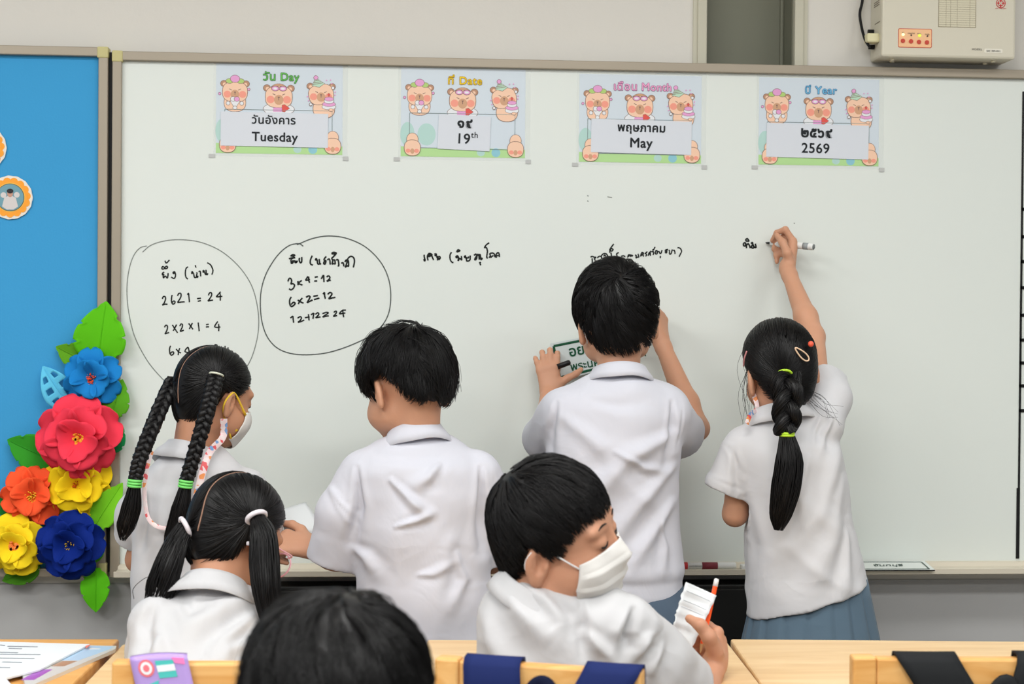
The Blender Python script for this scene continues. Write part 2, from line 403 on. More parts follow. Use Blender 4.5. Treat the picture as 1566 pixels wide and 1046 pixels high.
E_ = [[(90,412),(92,450),(106,500),(96,512),(88,490),(112,488)], [(152,505),(142,440),(165,395),(200,398),(215,420),(165,445),(170,415),(205,420),(225,460),(242,498)],
 [(252,405),(280,398),(285,420),(262,425),(300,440),(304,505)], [(285,460),(330,440),(348,460),(330,490),(310,470),(345,475)],
 [(528,372),(504,420),(508,490),(532,530),(560,540)], [(610,372),(630,335),(662,348),(640,362),(612,370)],
 [(590,450),(620,430),(632,445),(608,462),(600,445),(640,450),(634,510),(660,470),(690,498),(685,432)],
 [(730,450),(748,430),(752,455),(735,455),(748,440),(768,490),(772,515),(820,500),(828,425)], [(760,460),(795,465),(800,440)],
 [(888,425),(915,402),(930,430),(905,470),(900,495),(925,485),(935,440),(948,405),(965,430),(972,492)], [(960,420),(985,410),(992,450),(1000,492),(1018,475),(1005,465)],
 [(970,548),(990,535),(985,556),(996,582)], [(1132,222),(1085,255),(1056,298),(1085,300),(1102,350),(1096,410),(1092,458),(1110,468)],
 [(1128,462),(1150,430),(1140,400),(1175,385),(1210,400),(1226,455)], [(1152,462),(1175,440),(1200,425)], [(1244,462),(1242,410),(1268,380),(1288,395),(1296,450)], [(1255,430),(1280,425)]]
F_ = [[(32,452),(62,440),(90,452),(118,455),(95,480),(112,510)], [(58,470),(60,520),(58,545)], [(140,465),(170,440),(200,440),(212,470)], [(205,430),(235,400),(275,395),(300,420),(318,460)], [(240,440),(262,420),(275,440)],
 [(404,240),(360,300),(340,340),(372,355),(392,330),(365,315),(345,345),(340,385)], [(360,380),(368,440)], [(482,378),(450,400),(460,440)], [(520,440),(560,430),(590,450)], [(620,455),(665,420),(705,428),(660,440)]]
G = [[(5,500),(20,465),(70,470),(120,490),(70,492)], [(172,472),(205,480),(200,540),(230,520),(265,515),(245,440)], [(308,505),(318,450),(345,405),(380,430),(345,460),(330,490)], [(360,420),(378,510)],
 [(410,440),(465,390),(435,430),(450,470),(425,502)], [(488,490),(505,430),(530,400),(540,440),(515,460)], [(540,400),(560,370),(530,420),(548,488)], [(570,400),(610,380),(620,430),(605,470)], [(585,345),(620,340),(655,275)],
 [(660,380),(690,360),(715,390),(700,440),(665,440),(660,400),(690,395)], [(730,380),(755,390),(770,430),(800,420),(822,350)], [(770,495),(784,510),(776,545)],
 [(965,335),(910,345),(900,380),(935,360),(930,415),(900,410),(915,385)], [(980,350),(1000,370),(1000,440),(1035,440),(1068,335)], [(1080,360),(1115,355),(1128,400),(1130,445)], [(1190,292),(1250,305),(1290,370),(1270,430),(1228,512)]]
H_ = [[(420,585),(445,535),(475,520),(505,550),(525,600),(450,598),(425,590)], [(430,720),(420,665),(385,655),(355,690),(360,740),(400,755),(430,715),(445,720),(452,825)], [(450,740),(490,690),(520,700),(555,760),(572,825)],
 [(600,680),(625,645),(650,660),(625,685),(650,690),(680,750),(690,800),(655,825),(615,800),(620,750),(665,745),(700,790),(755,800),(735,680)]]
writing('handwriting', A[:10], 230, 380, 10.457); writing('handwriting', A[10:], 230, 380, 10.457)
writing('handwriting', B[:11], 230, 470, 10.457); writing('handwriting', B[11:16], 230, 470, 10.457); writing('handwriting', B[16:], 230, 470, 10.457)
writing('handwriting', C[:14], 420, 370, 10.457, 0.005); writing('handwriting', C[14:23], 420, 370, 10.457, 0.005); writing('handwriting', C[23:], 420, 370, 10.457, 0.005)
writing('handwriting', D, 420, 430, 10.457, 0.0045)
writing('handwriting', E_, 640, 350, 10.457, 0.0048)
writing('handwriting', F_ , 900, 350, 10.457, 0.0045)
writing('handwriting', G, 960, 360, 15.66, 0.0042)
writing('handwriting', H_, 1120, 340, 20.914, 0.0052)
c1 = [(158,128),(120,140),(85,185),(60,265),(50,370),(60,490),(92,620),(150,735),(210,815),(290,890),(400,930),(520,920),(640,860),(715,765),(755,650),(768,540),(755,430),(722,330),(655,235),(560,155),(450,108),(340,94),(250,102),(180,125),(135,162)]
writing('handwriting', [c1], 180, 340, 3.559, 0.003, M_INKGREY, 6)
c2 = [(1010,130),(985,116),(930,128),(870,180),(815,265),(785,350),(776,440),(785,540),(815,625),(870,685),(950,715),(1050,720),(1160,705),(1290,660),(1400,600),(1465,520),(1486,420),(1475,310),(1430,215),(1350,135),(1250,88),(1150,74),(1060,88),(975,122)]
writing('handwriting', [c2], 180, 340, 3.559, 0.0036, mat('dark_marker_ring', (88, 94, 91), 0.6, 0.2), 6)
for (x, y, l) in ((898, 299, 2), (898, 307, 2), (929, 301, 7), (1214, 341, 1.5)):
    p = at(x, y, -0.0024); q = at(x + l, y + 1, -0.0024); MB().tube(np.array([p, q]), 0.0012, 6, 0, True, ((0, -1, 0), 0.2)).build('ink_speck', M_INKGREY, wb)

# ================================================================== CALENDAR POSTERS
PM = [mat('poster_paper', (206, 217, 226), 0.35, 0.4), mat('grass_print', (178, 218, 150), 0.4, 0.3), mat('mint_print', (178, 212, 205), 0.4, 0.3),
      mat('outline_print', (128, 100, 92), 0.5, 0.2), mat('peach_print', (242, 202, 174), 0.4, 0.3), mat('cheek_print', (240, 156, 136), 0.4, 0.3),
      mat('muzzle_print', (206, 160, 126), 0.4, 0.3), mat('pink_print', (226, 160, 208), 0.4, 0.3), mat('leaf_print', (176, 206, 120), 0.4, 0.3),
      mat('white_print', (228, 230, 234), 0.4, 0.3), mat('red_print', (222, 84, 76), 0.4, 0.3), mat('hat_print', (184, 218, 194), 0.4, 0.3),
      mat('bluegreen_print', (140, 196, 210), 0.4, 0.3), mat('earbrown_print', (184, 140, 112), 0.4, 0.3)]
PAPER, GRASS, MINT, LINE, SKINP, CHEEK, MUZ, PINK, LEAFP, WHITEP, REDP, HAT, BLUEG, EARB = range(14)
def poly_ell(cx, cy, rx, ry, n=28, p=2.0, rot=0.0):
    a = np.linspace(0, 2 * np.pi, n, endpoint=False); c, s_ = np.cos(a), np.sin(a)
    x = np.sign(c) * np.abs(c) ** (2 / p) * rx; y = np.sign(s_) * np.abs(s_) ** (2 / p) * ry
    return [(cx + X * math.cos(rot) - Y * math.sin(rot), cy + X * math.sin(rot) + Y * math.cos(rot)) for X, Y in zip(x, y)]
class Flat:
    """flat printed shapes in a poster's own frame: crop units to metres, y towards the room"""
    def __init__(s, W=1235.0, ox=85, oy=62, wm=0.297): s.k = wm / W; s.cx = ox + W / 2; s.cy = oy + 878 / 2; s.mb = MB(); s.lay = 0
    def P(s, pts, h): return [((x - s.cx) * s.k, -h, -(y - s.cy) * s.k) for x, y in pts]
    def poly(s, pts, m, out=0):
        if out:
            c = np.mean(pts, axis=0); q = np.array(pts) - c; l = np.linalg.norm(q, axis=1)[:, None]
            s.poly(list(c + q * (l + out) / l), LINE)
        s.lay += 1
        s.mb.prism(s.P(pts, 0.0006 + s.lay * 0.000012), (0, 0.0001, 0), m)
    def ell(s, cx, cy, rx, ry, m, out=0, p=2.0, rot=0.0): s.poly(poly_ell(cx, cy, rx, ry, 26, p, rot), m, out)
def bear(F, cx, cy, s=1.0, rot=0.0, body=True, by=112, bdx=0):
    if body: F.ell(cx + bdx, cy + by * s, 104 * s, 88 * s, SKINP, 5, 2.4)
    for d in (-1, 1):
        F.ell(cx + d * 108 * s, cy - 72 * s, 30 * s, 28 * s, EARB, 5); F.ell(cx + d * 102 * s, cy - 66 * s, 17 * s, 16 * s, SKINP)
    F.ell(cx, cy + 8 * s, 120 * s, 96 * s, SKINP, 5, 2.7, rot)
    for d in (-1, 1):
        F.ell(cx + d * 74 * s, cy + 32 * s, 36 * s, 34 * s, CHEEK)
        F.poly([(cx + d * 30 * s, cy - 12 * s), (cx + d * 56 * s, cy - 24 * s), (cx + d * 56 * s, cy - 18 * s), (cx + d * 30 * s, cy - 5 * s)], LINE)
    F.ell(cx, cy + 34 * s, 42 * s, 46 * s, MUZ)
    F.poly([(cx - 12 * s, cy + 6 * s), (cx + 12 * s, cy + 6 * s), (cx + 3 * s, cy + 20 * s), (cx + 3 * s, cy + 38 * s), (cx - 3 * s, cy + 38 * s), (cx - 3 * s, cy + 20 * s)], LINE)
def poster_art(root):
    F = Flat()
    F.poly([(85, 840), (300, 858), (700, 846), (1320, 856), (1320, 940), (85, 940)], GRASS)
    F.ell(150, 720, 70, 120, MINT); F.ell(340, 720, 90, 110, MINT); F.ell(1030, 890, 44, 44, BLUEG); F.ell(880, 892, 40, 36, MINT)
    # left: flower on the head, ice cream in the paws
    bear(F, 268, 330)
    F.ell(215, 232, 34, 22, LEAFP, 4); F.ell(322, 232, 34, 22, LEAFP, 4); F.ell(268, 210, 44, 34, PINK, 4)
    for dx in (-66, 66): F.ell(268 + dx, 450, 17, 17, WHITEP, 4)
    F.poly([(222, 425), (316, 425), (282, 480), (256, 480)], WHITEP, 5); F.ell(250, 408, 24, 22, WHITEP, 4); F.ell(286, 408, 24, 22, PINK, 4); F.ell(268, 494, 18, 16, WHITEP, 4)
    F.ell(120, 358, 11, 11, PINK, 4); F.ell(402, 312, 11, 11, PINK, 4)
    # middle: goggles, swim ring
    F.ell(695, 500, 150, 60, WHITEP, 5); F.ell(695, 330, 92, 78, MUZ, 4)
    bear(F, 695, 372, 1.08, 0.0, False)
    F.ell(660, 298, 34, 21, PINK, 6); F.ell(735, 298, 34, 21, PINK, 6); F.ell(660, 298, 20, 11, WHITEP); F.ell(735, 298, 20, 11, WHITEP)
    F.poly([(640, 486), (730, 486), (730, 525), (640, 525)], PINK); F.poly([(728, 462), (752, 455), (800, 490), (752, 525), (728, 520)], REDP, 4)
    # right: party hat and cake
    bear(F, 1108, 340, 1.0, -0.2, True, 150, 28)
    F.poly([(1020, 262), (1056, 190), (1140, 240), (1090, 276)], HAT, 5)
    for q in (0.35, 0.6, 0.82): F.poly([(1056 - 36 * q, 190 + 72 * q), (1056 + 84 * q, 190 + 50 * q), (1056 + 84 * q, 195 + 50 * q), (1056 - 36 * q, 196 + 72 * q)], LINE)
    F.ell(1056, 184, 19, 19, PINK, 4)
    F.ell(1186, 470, 66, 26, WHITEP, 4); F.ell(1186, 442, 62, 22, PINK, 4); F.ell(1186, 412, 46, 24, WHITEP, 4); F.ell(1186, 392, 42, 18, PINK, 4); F.ell(1184, 350, 9, 14, REDP, 3)
    F.ell(1206, 500, 20, 13, SKINP, 4)
    for x, y in ((1160, 208), (1200, 205), (1212, 240), (1246, 322), (1244, 352), (975, 372), (986, 412)): F.ell(x, y, 7, 7, PINK)
    F.ell(1225, 282, 13, 13, WHITEP, 5); F.ell(1008, 448, 12, 12, WHITEP, 5)
    # small pairs in the lower corners
    for cx in (200, 1225):
        F.ell(cx, 770, 55, 60, SKINP, 4); F.ell(cx, 855, 78, 76, SKINP, 5, 2.4)
        for d in (-1, 1): F.ell(cx + d * 42, 885, 24, 20, CHEEK)
        F.ell(cx, 888, 20, 26, MUZ)
    o = F.mb.build('picture_print', PM, root)
    return o
M_LAM = mat('clear_laminate', (236, 240, 240), 0.15, 0.5, alpha=0.22)
M_CARD = mat('white_card', (214, 219, 227), 0.5, 0.3)
M_TXT = mat('black_print', (32, 36, 40), 0.5, 0.2)
poster_specs = [
  ((427.5, 167.2), 'วัน Day', (108, 186, 92), (54, 120, 50), 'วันอังคาร\nTuesday', (655, 703, 1048, 335, 0.006), 'day', 'laminated cartoon poster headed Day at the left end of the board', 'white card reading Tuesday tucked in the Day poster', (655, 655)),
  ((708.5, 172.8), 'ที่ Date', (240, 206, 40), (170, 130, 20), None, (713, 697, 520, 345, 0.035), 'date', 'laminated cartoon poster headed Date, second from the left', 'small white card reading 19th tucked in the Date poster', None),
  ((979.5, 181.8), 'เดือน Month', (240, 168, 206), (160, 96, 140), 'พฤษภาคม\nMay', (712, 682, 1015, 335, 0.012), 'month', 'laminated cartoon poster headed Month, above the tallest boy', 'white card reading May tucked in the Month poster', None),
  ((1252.5, 186.5), 'ปี Year', (120, 190, 226), (50, 110, 160), '๒๕๖๙\n2569', (688, 697, 1050, 342, 0.012), 'year', 'laminated cartoon poster headed Year at the right, above the writing girl', 'white card reading 2569 tucked in the Year poster', None)]
art0 = None
for k, ((px, py), title, tc_, tedge, words, (ccx, ccy, cw, ch, crot), nm, lab, clab, _x) in enumerate(poster_specs):
    c = at(px, py, -0.002)
    root = empty('calendar_poster', c, lab, 'poster', 'calendar posters')
    if k == 0: art_src = MB()
    sh = MB().box((-0.1485, -0.00045, -0.1055), (0.1485, 0.0, 0.1055)).build('paper_sheet', PM[0], root)
    sh.location = c
    if art0 is None:
        art0 = poster_art(root); art0.location = c; art0.matrix_parent_inverse = Matrix.Translation(-Vector(c))
    else:
        a2 = art0.copy(); COL.objects.link(a2); a2.parent = root; a2.matrix_parent_inverse = Matrix.Translation(-Vector(c)); a2.location = c
    kk = 0.297 / 1235.0
    lm = MB().box((-0.1545, -0.0003, -0.1125), (0.1605, 0.0003, 0.1105)).build('laminate_film', M_LAM, root); lm.location = c
    # clear pocket outline
    pk = MB()
    for (a, b) in (((-0.128, 0.0), (0.124, 0.0)), ((-0.128, -0.082), (0.124, -0.084)), ((-0.128, 0.0), (-0.128, -0.082)), ((0.124, 0.0), (0.124, -0.084))):
        pk.tube(np.array([(a[0], -0.0014, a[1] - 0.002), (b[0], -0.0014, b[1] - 0.002)]), 0.0006, 4)
    pko = pk.build('pocket_edge', mat('pocket_plastic', (150, 165, 165), 0.3, 0.4), root); pko.location = c
    # tape stubs
    for lo_, hi_ in (((0.150, -0.0016, -0.119), (0.163, -0.0006, -0.109)), ((-0.165, -0.0016, -0.117), (-0.15, -0.0006, -0.108))):
        tb = MB().box(lo_, hi_).build('tape_corner', mat('grey_tape', (188, 190, 188), 0.4, 0.3), root); tb.location = c
    # title: dark outline lettering behind, bright lettering in front
    tl = (c[0] + (703 - 702.5) * kk + (0.003 if k != 2 else 0.004), c[1] - 0.0017, c[2] - (218 - 501) * kk)
    tsz = 0.0262
    text_part('title_outline', title, mat('title_edge_' + nm, tedge, 0.5, 0.2), root, tl, tsz, offset=0.0011, extrude=0.0001, spacing=1.08)
    text_part('title', title, mat('title_fill_' + nm, tc_, 0.5, 0.2), root, (tl[0], tl[1] - 0.0003, tl[2]), tsz, offset=0.0, extrude=0.0001, spacing=1.08)
    # word card in the pocket
    cc = np.array([c[0] + (ccx - 702.5) * kk, c[1] - 0.0022, c[2] - (ccy - 501) * kk])
    cr = empty('word_card', cc, clab, 'card', 'word cards in the posters')
    R_ = Matrix.Rotation(crot, 4, 'Y')
    q = MB().box((-cw * kk / 2, -0.0008, -ch * kk / 2), (cw * kk / 2, 0.0004, ch * kk / 2), bevel=0.0003).xf(Matrix.Translation(Vector(cc)) @ R_).build('card', M_CARD, cr)
    def T(body, dx, dz, size, off=0.0004, al='CENTER'):
        p = Vector(cc) + (R_ @ Vector((dx, -0.0012, dz)))
        text_part('lettering', body, M_TXT, cr, p, size, rot=R_, extrude=0.0002, offset=off, align=al, spacing=1.06)
    if k == 0: T('วันอังคาร', -0.002, 0.0135, 0.0262, 0.0006); T('Tuesday', 0.001, -0.0275, 0.0305, 0.0007)
    if k == 1: T('๑๙', 0.0, 0.012, 0.033, 0.0013); T('19', -0.002, -0.026, 0.034, 0.0006); T('th', 0.0165, -0.011, 0.020, 0.0002, 'LEFT')
    if k == 2: T('พฤษภาคม', 0.0, 0.0125, 0.0270, 0.0009); T('May', -0.001, -0.0255, 0.0325, 0.0008)
    if k == 3: T('๒๕๖๙', -0.004, 0.0095, 0.034, 0.0013); T('2569', -0.005, -0.0285, 0.0335, 0.0006)

# ================================================================== EMERGENCY-LIGHT BOX
def ray(px, py): return CF + CR * ((px - IW / 2) / FPX) + CU * ((IH / 2 - py) / FPX)
p_w = at(1330.2, 93.5, WY)
d_ = ray(1348.5, 86.4); t_ = (p_w[0] - CAM[0]) / d_[0]; yf = float((CAM + d_ * t_)[1]); yf = min(-0.06, max(-0.2, yf))
bz = at(1348.5, 86.4, yf)[2]; bx0 = at(1348.5, 86.4, yf)[0]; bx1 = at(1553, 98.6, yf)[0]
M_BOX = mat('cream_powder_coat', (213, 208, 190), 0.45, 0.35, bump=(400, 0.0001))
ub = empty('power_supply_box', ((bx0 + bx1) / 2, WY, bz), 'cream metal battery box with indicator panel mounted above the board', 'electrical box')
MB().box((bx0, yf, bz), (bx1, WY, bz + 0.34), bevel=0.006).build('housing', M_BOX, ub)
for fx, fy in ((0.1, 0.25), (0.13, 0.6), (0.86, 0.25), (0.84, 0.65)):
    cx_, cy_ = bx0 + fx * (bx1 - bx0), yf + fy * (WY - yf)
    MB().tube(np.array([(cx_, cy_, bz + 0.001), (cx_, cy_, bz - 0.004)]), 0.005, 12).build('rubber_foot', mat('white_screw', (225, 220, 200), 0.5, 0.3), ub)
def onbox(X, Y, lift=0.0): 
    p = at(1280 + X / 5.476, Y / 5.476, yf); return np.array([p[0], yf - lift, p[2]])
def rrect(cx, cz, w_, h_, r, n=5):
    out = []
    for qx, qz, a0 in ((1, 1, 0), (-1, 1, 90), (-1, -1, 180), (1, -1, 270)):
        for i in range(n + 1):
            a = math.radians(a0 + 90 * i / n); out.append((cx + qx * (w_ / 2 - r) + r * math.cos(a), cz + qz * (h_ / 2 - r) + r * math.sin(a)))
    return out
c = onbox(653, 320); pw, ph = 290 / 5.476 / 640, 160 / 5.476 / 640
pn = MB()
pn.prism([(x, yf - 0.0006, z) for x, z in rrect(c[0], c[2], pw, ph, 0.004)], (0, 0.0006, 0), 0)
pn.prism([(x, yf - 0.0009, z) for x, z in rrect(c[0], c[2], pw - 0.003, ph - 0.003, 0.003)], (0, 0.0006, 0), 1)
pnl = pn.build('indicator_panel', [mat('red_panel_edge', (196, 74, 54), 0.5, 0.3), mat('peach_panel', (246, 196, 150), 0.5, 0.3)], ub)
bt = MB()
for X, Y in ((550, 343), (618, 347), (684, 352), (751, 356)):
    p = onbox(X, Y); bt.tube(np.array([p + [0, -0.0005, 0], p + [0, -0.003, 0]]), 0.0052, 16)
bt.build('button', mat('red_button', (198, 62, 42), 0.4, 0.4), ub)
for X, Y, cn, cl, em in ((552, 290, 'lit_amber', (255, 236, 170), 1.2), (620, 295, 'unlit_led', (60, 40, 30), 0), (690, 299, 'lit_green', (190, 230, 60), 1.0), (756, 303, 'unlit_led', (60, 40, 30), 0)):
    p = onbox(X, Y); MB().tube(np.array([p + [0, -0.0005, 0], p + [0, -0.0025, 0]]), 0.0034 if em else 0.002, 12).build('indicator_lamp', mat(cn, cl, 0.3, 0.4, emit=em), ub)
for X, Y, tx in ((553, 272, 'AC'), (621, 278, 'CHARGE'), (688, 281, 'FULL'), (755, 287, 'OVER')):
    p = onbox(X, Y); text_part('panel_lettering', tx, M_TXT, ub, (p[0], yf - 0.0012, p[2] - 0.002), 0.0044, extrude=0.0001)
# data table label
lb = MB(); TW = 300 / 5.476 / 640
tc0 = onbox(1005, 110)
q0, q1 = onbox(850, 225), onbox(1160, 225)
lb.box((q0[0], yf - 0.0006, q0[2]), (q1[0], yf, q0[2] + 0.085), 0)
M_LBL = mat('cream_label', (214, 208, 184), 0.5, 0.3); M_LBLINE = mat('label_ruling', (150, 140, 116), 0.5, 0.2)
def hl(x0_, x1_, z, w_=0.0007): lb.box((x0_, yf - 0.0009, z - w_ / 2), (x1_, yf - 0.0004, z + w_ / 2), 1)
def vl(x, z0_, z1_, w_=0.0007): lb.box((x - w_ / 2, yf - 0.0009, z0_), (x + w_ / 2, yf - 0.0004, z1_), 1)
for i in range(14): hl(q0[0], q1[0], q0[2] + i * 0.0053 + 0.0005, 0.0012 if i in (0, 13) else 0.0005)
wq = q1[0] - q0[0]
for fx in (0, 0.2, 0.32, 0.5, 0.84, 1.0): vl(q0[0] + fx * wq, q0[2], q0[2] + 0.0695, 0.0012 if fx in (0, 1.0) else 0.0005)
for i, fx in enumerate((0.08, 0.24, 0.4, 0.66, 0.9)):
    lb.box((q0[0] + fx * wq - 0.006 * (1 + (i % 2)), yf - 0.001, q0[2] + 0.0715), (q0[0] + fx * wq + 0.006, yf - 0.0004, q0[2] + 0.0735), 2)
lb.build('data_label', [M_LBL, M_LBLINE, M_TXT], ub)
# round red certification mark
M_RED = mat('red_stamp', (200, 44, 48), 0.5, 0.3)
mk = MB(); p = onbox(1371, 27); R0 = 42 / 5.476 / 640
def ring(mb, c, r, w_, n=28, y=0.0008):
    a = np.linspace(0, 2 * np.pi, n + 1); mb.tube(np.array([(c[0] + r * math.cos(t), yf - y, c[2] + r * math.sin(t)) for t in a]), w_ / 2, 6, 0, False, ((0, -1, 0), 0.3))
ring(mk, p, R0 * 0.92, 0.0018); ring(mk, p, R0 * 0.55, 0.0016)
for a in (0, 90, 180, 270):
    ca, sa = math.cos(math.radians(a)), math.sin(math.radians(a))
    mk.prism([(p[0] + R0 * (u * ca - v * sa), yf - 0.0008, p[2] + R0 * (u * sa + v * ca)) for u, v in ((0.12, 0), (0.5, -0.2), (0.86, 0), (0.5, 0.2))], (0, 0.0004, 0))
mk.build('certification_mark', M_RED, ub)
p = onbox(1371, 76); text_part('mark_lettering', 'มอก. 1955-2551', M_RED, ub, (p[0], yf - 0.0006, p[2]), 0.0042, extrude=0.0001)
p = onbox(1172, 422); text_part('model_lettering', 'MODEL', M_TXT, ub, (p[0], yf - 0.0006, p[2]), 0.0068, extrude=0.0001, spacing=1.2)
p = onbox(1310, 428)
MB().prism([(x, yf - 0.0005, z) for x, z in rrect(p[0], p[2] + 0.0005, 0.045, 0.010, 0.003)], (0, 0.0004, 0)).build('model_plate', mat('pale_label', (232, 228, 214), 0.5, 0.3), ub)
text_part('model_lettering', 'SAC 20M 4W1', M_TXT, ub, (p[0], yf - 0.0012, p[2] - 0.0018), 0.0056, extrude=0.0001)
# left flank: cable entries and cable
sx = bx0
def onside(px, py):
    d = ray(px, py); t = (sx - CAM[0]) / d[0]; return CAM + d * t
gl = MB()
for px, py in ((1336, 49), (1337, 72)):
    q = onside(px, py); gl.tube(np.array([q, q + [-0.014, 0, 0]]), 0.006, 12)
gl.build('cable_gland', M_BLACK, ub)
q = onside(1337, 72); q2 = onside(1336, 49)
cb = spline([q + [-0.01, 0, 0], at(1328, 69, -0.03), at(1322, 58, -0.02), at(1317, 38, 0.0), at(1315, 20, 0.01), at(1319, 0, 0.012), at(1322, -40, 0.015), at(1322, -120, 0.02)], 50)
MB().tube(cb, 0.0035, 8).build('cable', M_BLACK, ub)
q = at(1331, 59, -0.03)
MB().box((q[0] - 0.012, -0.045, q[2] - 0.011), (sx + 0.001, -0.015, q[2] + 0.011), bevel=0.004).build('cable_clip', mat('ivory_plastic', (222, 216, 176), 0.5, 0.3), ub)
sp = MB()
for i, (px, py) in enumerate(((1341, 3), (1341, 6), (1341, 9), (1342, 35))):
    q = onside(px, py); sp.box((sx - 0.0006, q[1] - 0.02, q[2] - 0.001), (sx, q[1] + 0.02, q[2] + 0.001))
sp.build('side_print', mat('faded_print', (120, 110, 96), 0.5, 0.2), ub)

# ================================================================== PAPER FLOWERS, LEAVES, BADGES
def sheet_obj(name, G, m, parent, th=0.0009):
    """G: (a,b,3) grid to a thin curved paper sheet"""
    a, b, _ = G.shape; V = G.reshape(-1, 3)
    F = [(i * b + j, i * b + j + 1, (i + 1) * b + j + 1, (i + 1) * b + j) for i in range(a - 1) for j in range(b - 1)]
    o = mesh_np(name, V, F, m, parent, True)
    sd = o.modifiers.new('thickness', 'SOLIDIFY'); sd.thickness = th; sd.offset = 0
    return o
rs = np.random.RandomState(3)
def petal_grid(c, ang, L, W, z0, lift, curl, cup, wav, notch=0.08, nu=13, nv=13):
    u = np.linspace(-1, 1, nu)[None, :]; v = np.linspace(0, 1, nv)[:, None]
    w_ = W * (0.22 + 0.78 * np.sin(np.pi / 2 * np.minimum(1, v / 0.62))) * np.sqrt(np.clip(1 - (np.clip(v - 0.62, 0, 1) / 0.40) ** 2.4, 0.02, 1))
    ln = L * v * (1 - notch * np.exp(-(u / 0.35) ** 2) * v ** 3)
    x = u * w_; ph = rs.uniform(0, 6.28)
    h = z0 + L * (lift * v - curl * v ** 2.6) + cup * W * u ** 2 * np.sin(np.pi * v) + wav * L * np.sin(2.6 * u + ph) * v ** 2
    ca, sa = math.cos(ang), math.sin(ang)
    X = c[0] + ca * ln - sa * x; Z = c[2] + sa * ln + ca * x; Y = c[1] - h
    X, Y, Z = np.broadcast_arrays(X, Y, Z)
    return np.stack([X, Y, Z], -1)
def flower(px, py, rpx, col, ccol, depth, label, layers, pollen=True, rot=0.3):
    c = at(px, py, -depth); R_ = rpx / 640.0
    root = empty('paper_flower', c, label, 'paper flower', 'paper flowers on the notice board')
    m = mat('paper_' + '_'.join(str(v) for v in col), col, 0.75, 0.12, bump=(200, 0.0002), var=(30, 0.04))
    for (n, lf, wf, z0, lift, curl, cup, wav, off) in layers:
        for i in range(n):
            a = rot + off + 2 * np.pi * i / n + rs.uniform(-0.1, 0.1)
            sheet_obj('petal', petal_grid(c, a, R_ * lf * rs.uniform(.95, 1.06), R_ * wf * rs.uniform(.94, 1.06), z0, lift, curl, cup, wav), m, root)
    ce = MB()
    if pollen:
        for i in range(60):
            a = rs.uniform(0, 6.28); r = R_ * 0.24 * math.sqrt(rs.uniform(0, 1)); tip = R_ * 0.3 * rs.uniform(.7, 1.1)
            p0 = np.array([c[0] + 0.3 * r * math.cos(a), c[1] - 0.008, c[2] + 0.3 * r * math.sin(a)])
            p1 = np.array([c[0] + r * math.cos(a), c[1] - 0.012 - tip * (1.2 - r / (R_ * .24) * .5), c[2] + r * math.sin(a)])
            ce.tube(np.array([p0, p1]), 0.0013, 5)
    else:
        for i in range(14):
            a = rs.uniform(0, 6.28); r = R_ * 0.16 * math.sqrt(rs.uniform(0, 1))
            q = np.array([c[0] + r * math.cos(a), c[1] - 0.03, c[2] + r * math.sin(a)]); ce.tube(np.array([q + [0, 0.02, 0], q, q + [0, -0.006, 0]]), [0.004, 0.006, 0.003], 8)
    ce.build('flower_centre', mat('pollen_' + '_'.join(str(v) for v in ccol), ccol, 0.8, 0.1), root)
LAY3 = [(5, 1.0, 0.56, 0.010, 0.40, 0.42, 0.40, 0.07, 0.0), (4, 0.74, 0.50, 0.018, 0.80, 0.50, 0.55, 0.07, 0.6), (3, 0.46, 0.42, 0.022, 1.15, 0.34, 0.75, 0.05, 0.9)]
LAY2 = [(6, 1.0, 0.46, 0.008, 0.40, 0.36, 0.45, 0.06, 0.0), (4, 0.60, 0.44, 0.016, 0.95, 0.42, 0.65, 0.05, 0.5)]
flower(143, 579, 45, (28, 128, 200), (244, 96, 60), 0.02, 'light blue paper flower with an orange centre, topmost of the cluster', LAY2, True, 0.5)
flower(121, 740, 52, (250, 214, 30), (214, 96, 30), 0.01, 'yellow paper flower half hidden under the big red one', LAY3, True, -0.6)
flower(52, 757, 46, (252, 92, 50), (240, 196, 60), 0.02, 'orange paper flower with a spiky yellow centre', LAY2, True, 0.2)
flower(123, 669, 63, (240, 62, 84), (236, 176, 60), 0.045, 'large coral red paper rose in the middle of the cluster', LAY3, False, 0.35)
flower(110, 832, 50, (10, 40, 128), (226, 186, 40), 0.04, 'navy blue paper flower with a golden centre, lowest of the cluster', LAY3, True, 0.1)
flower(26, 832, 46, (252, 218, 36), (250, 150, 80), 0.03, 'yellow paper flower with an orange centre beside the navy one', LAY3, False, 0.4)
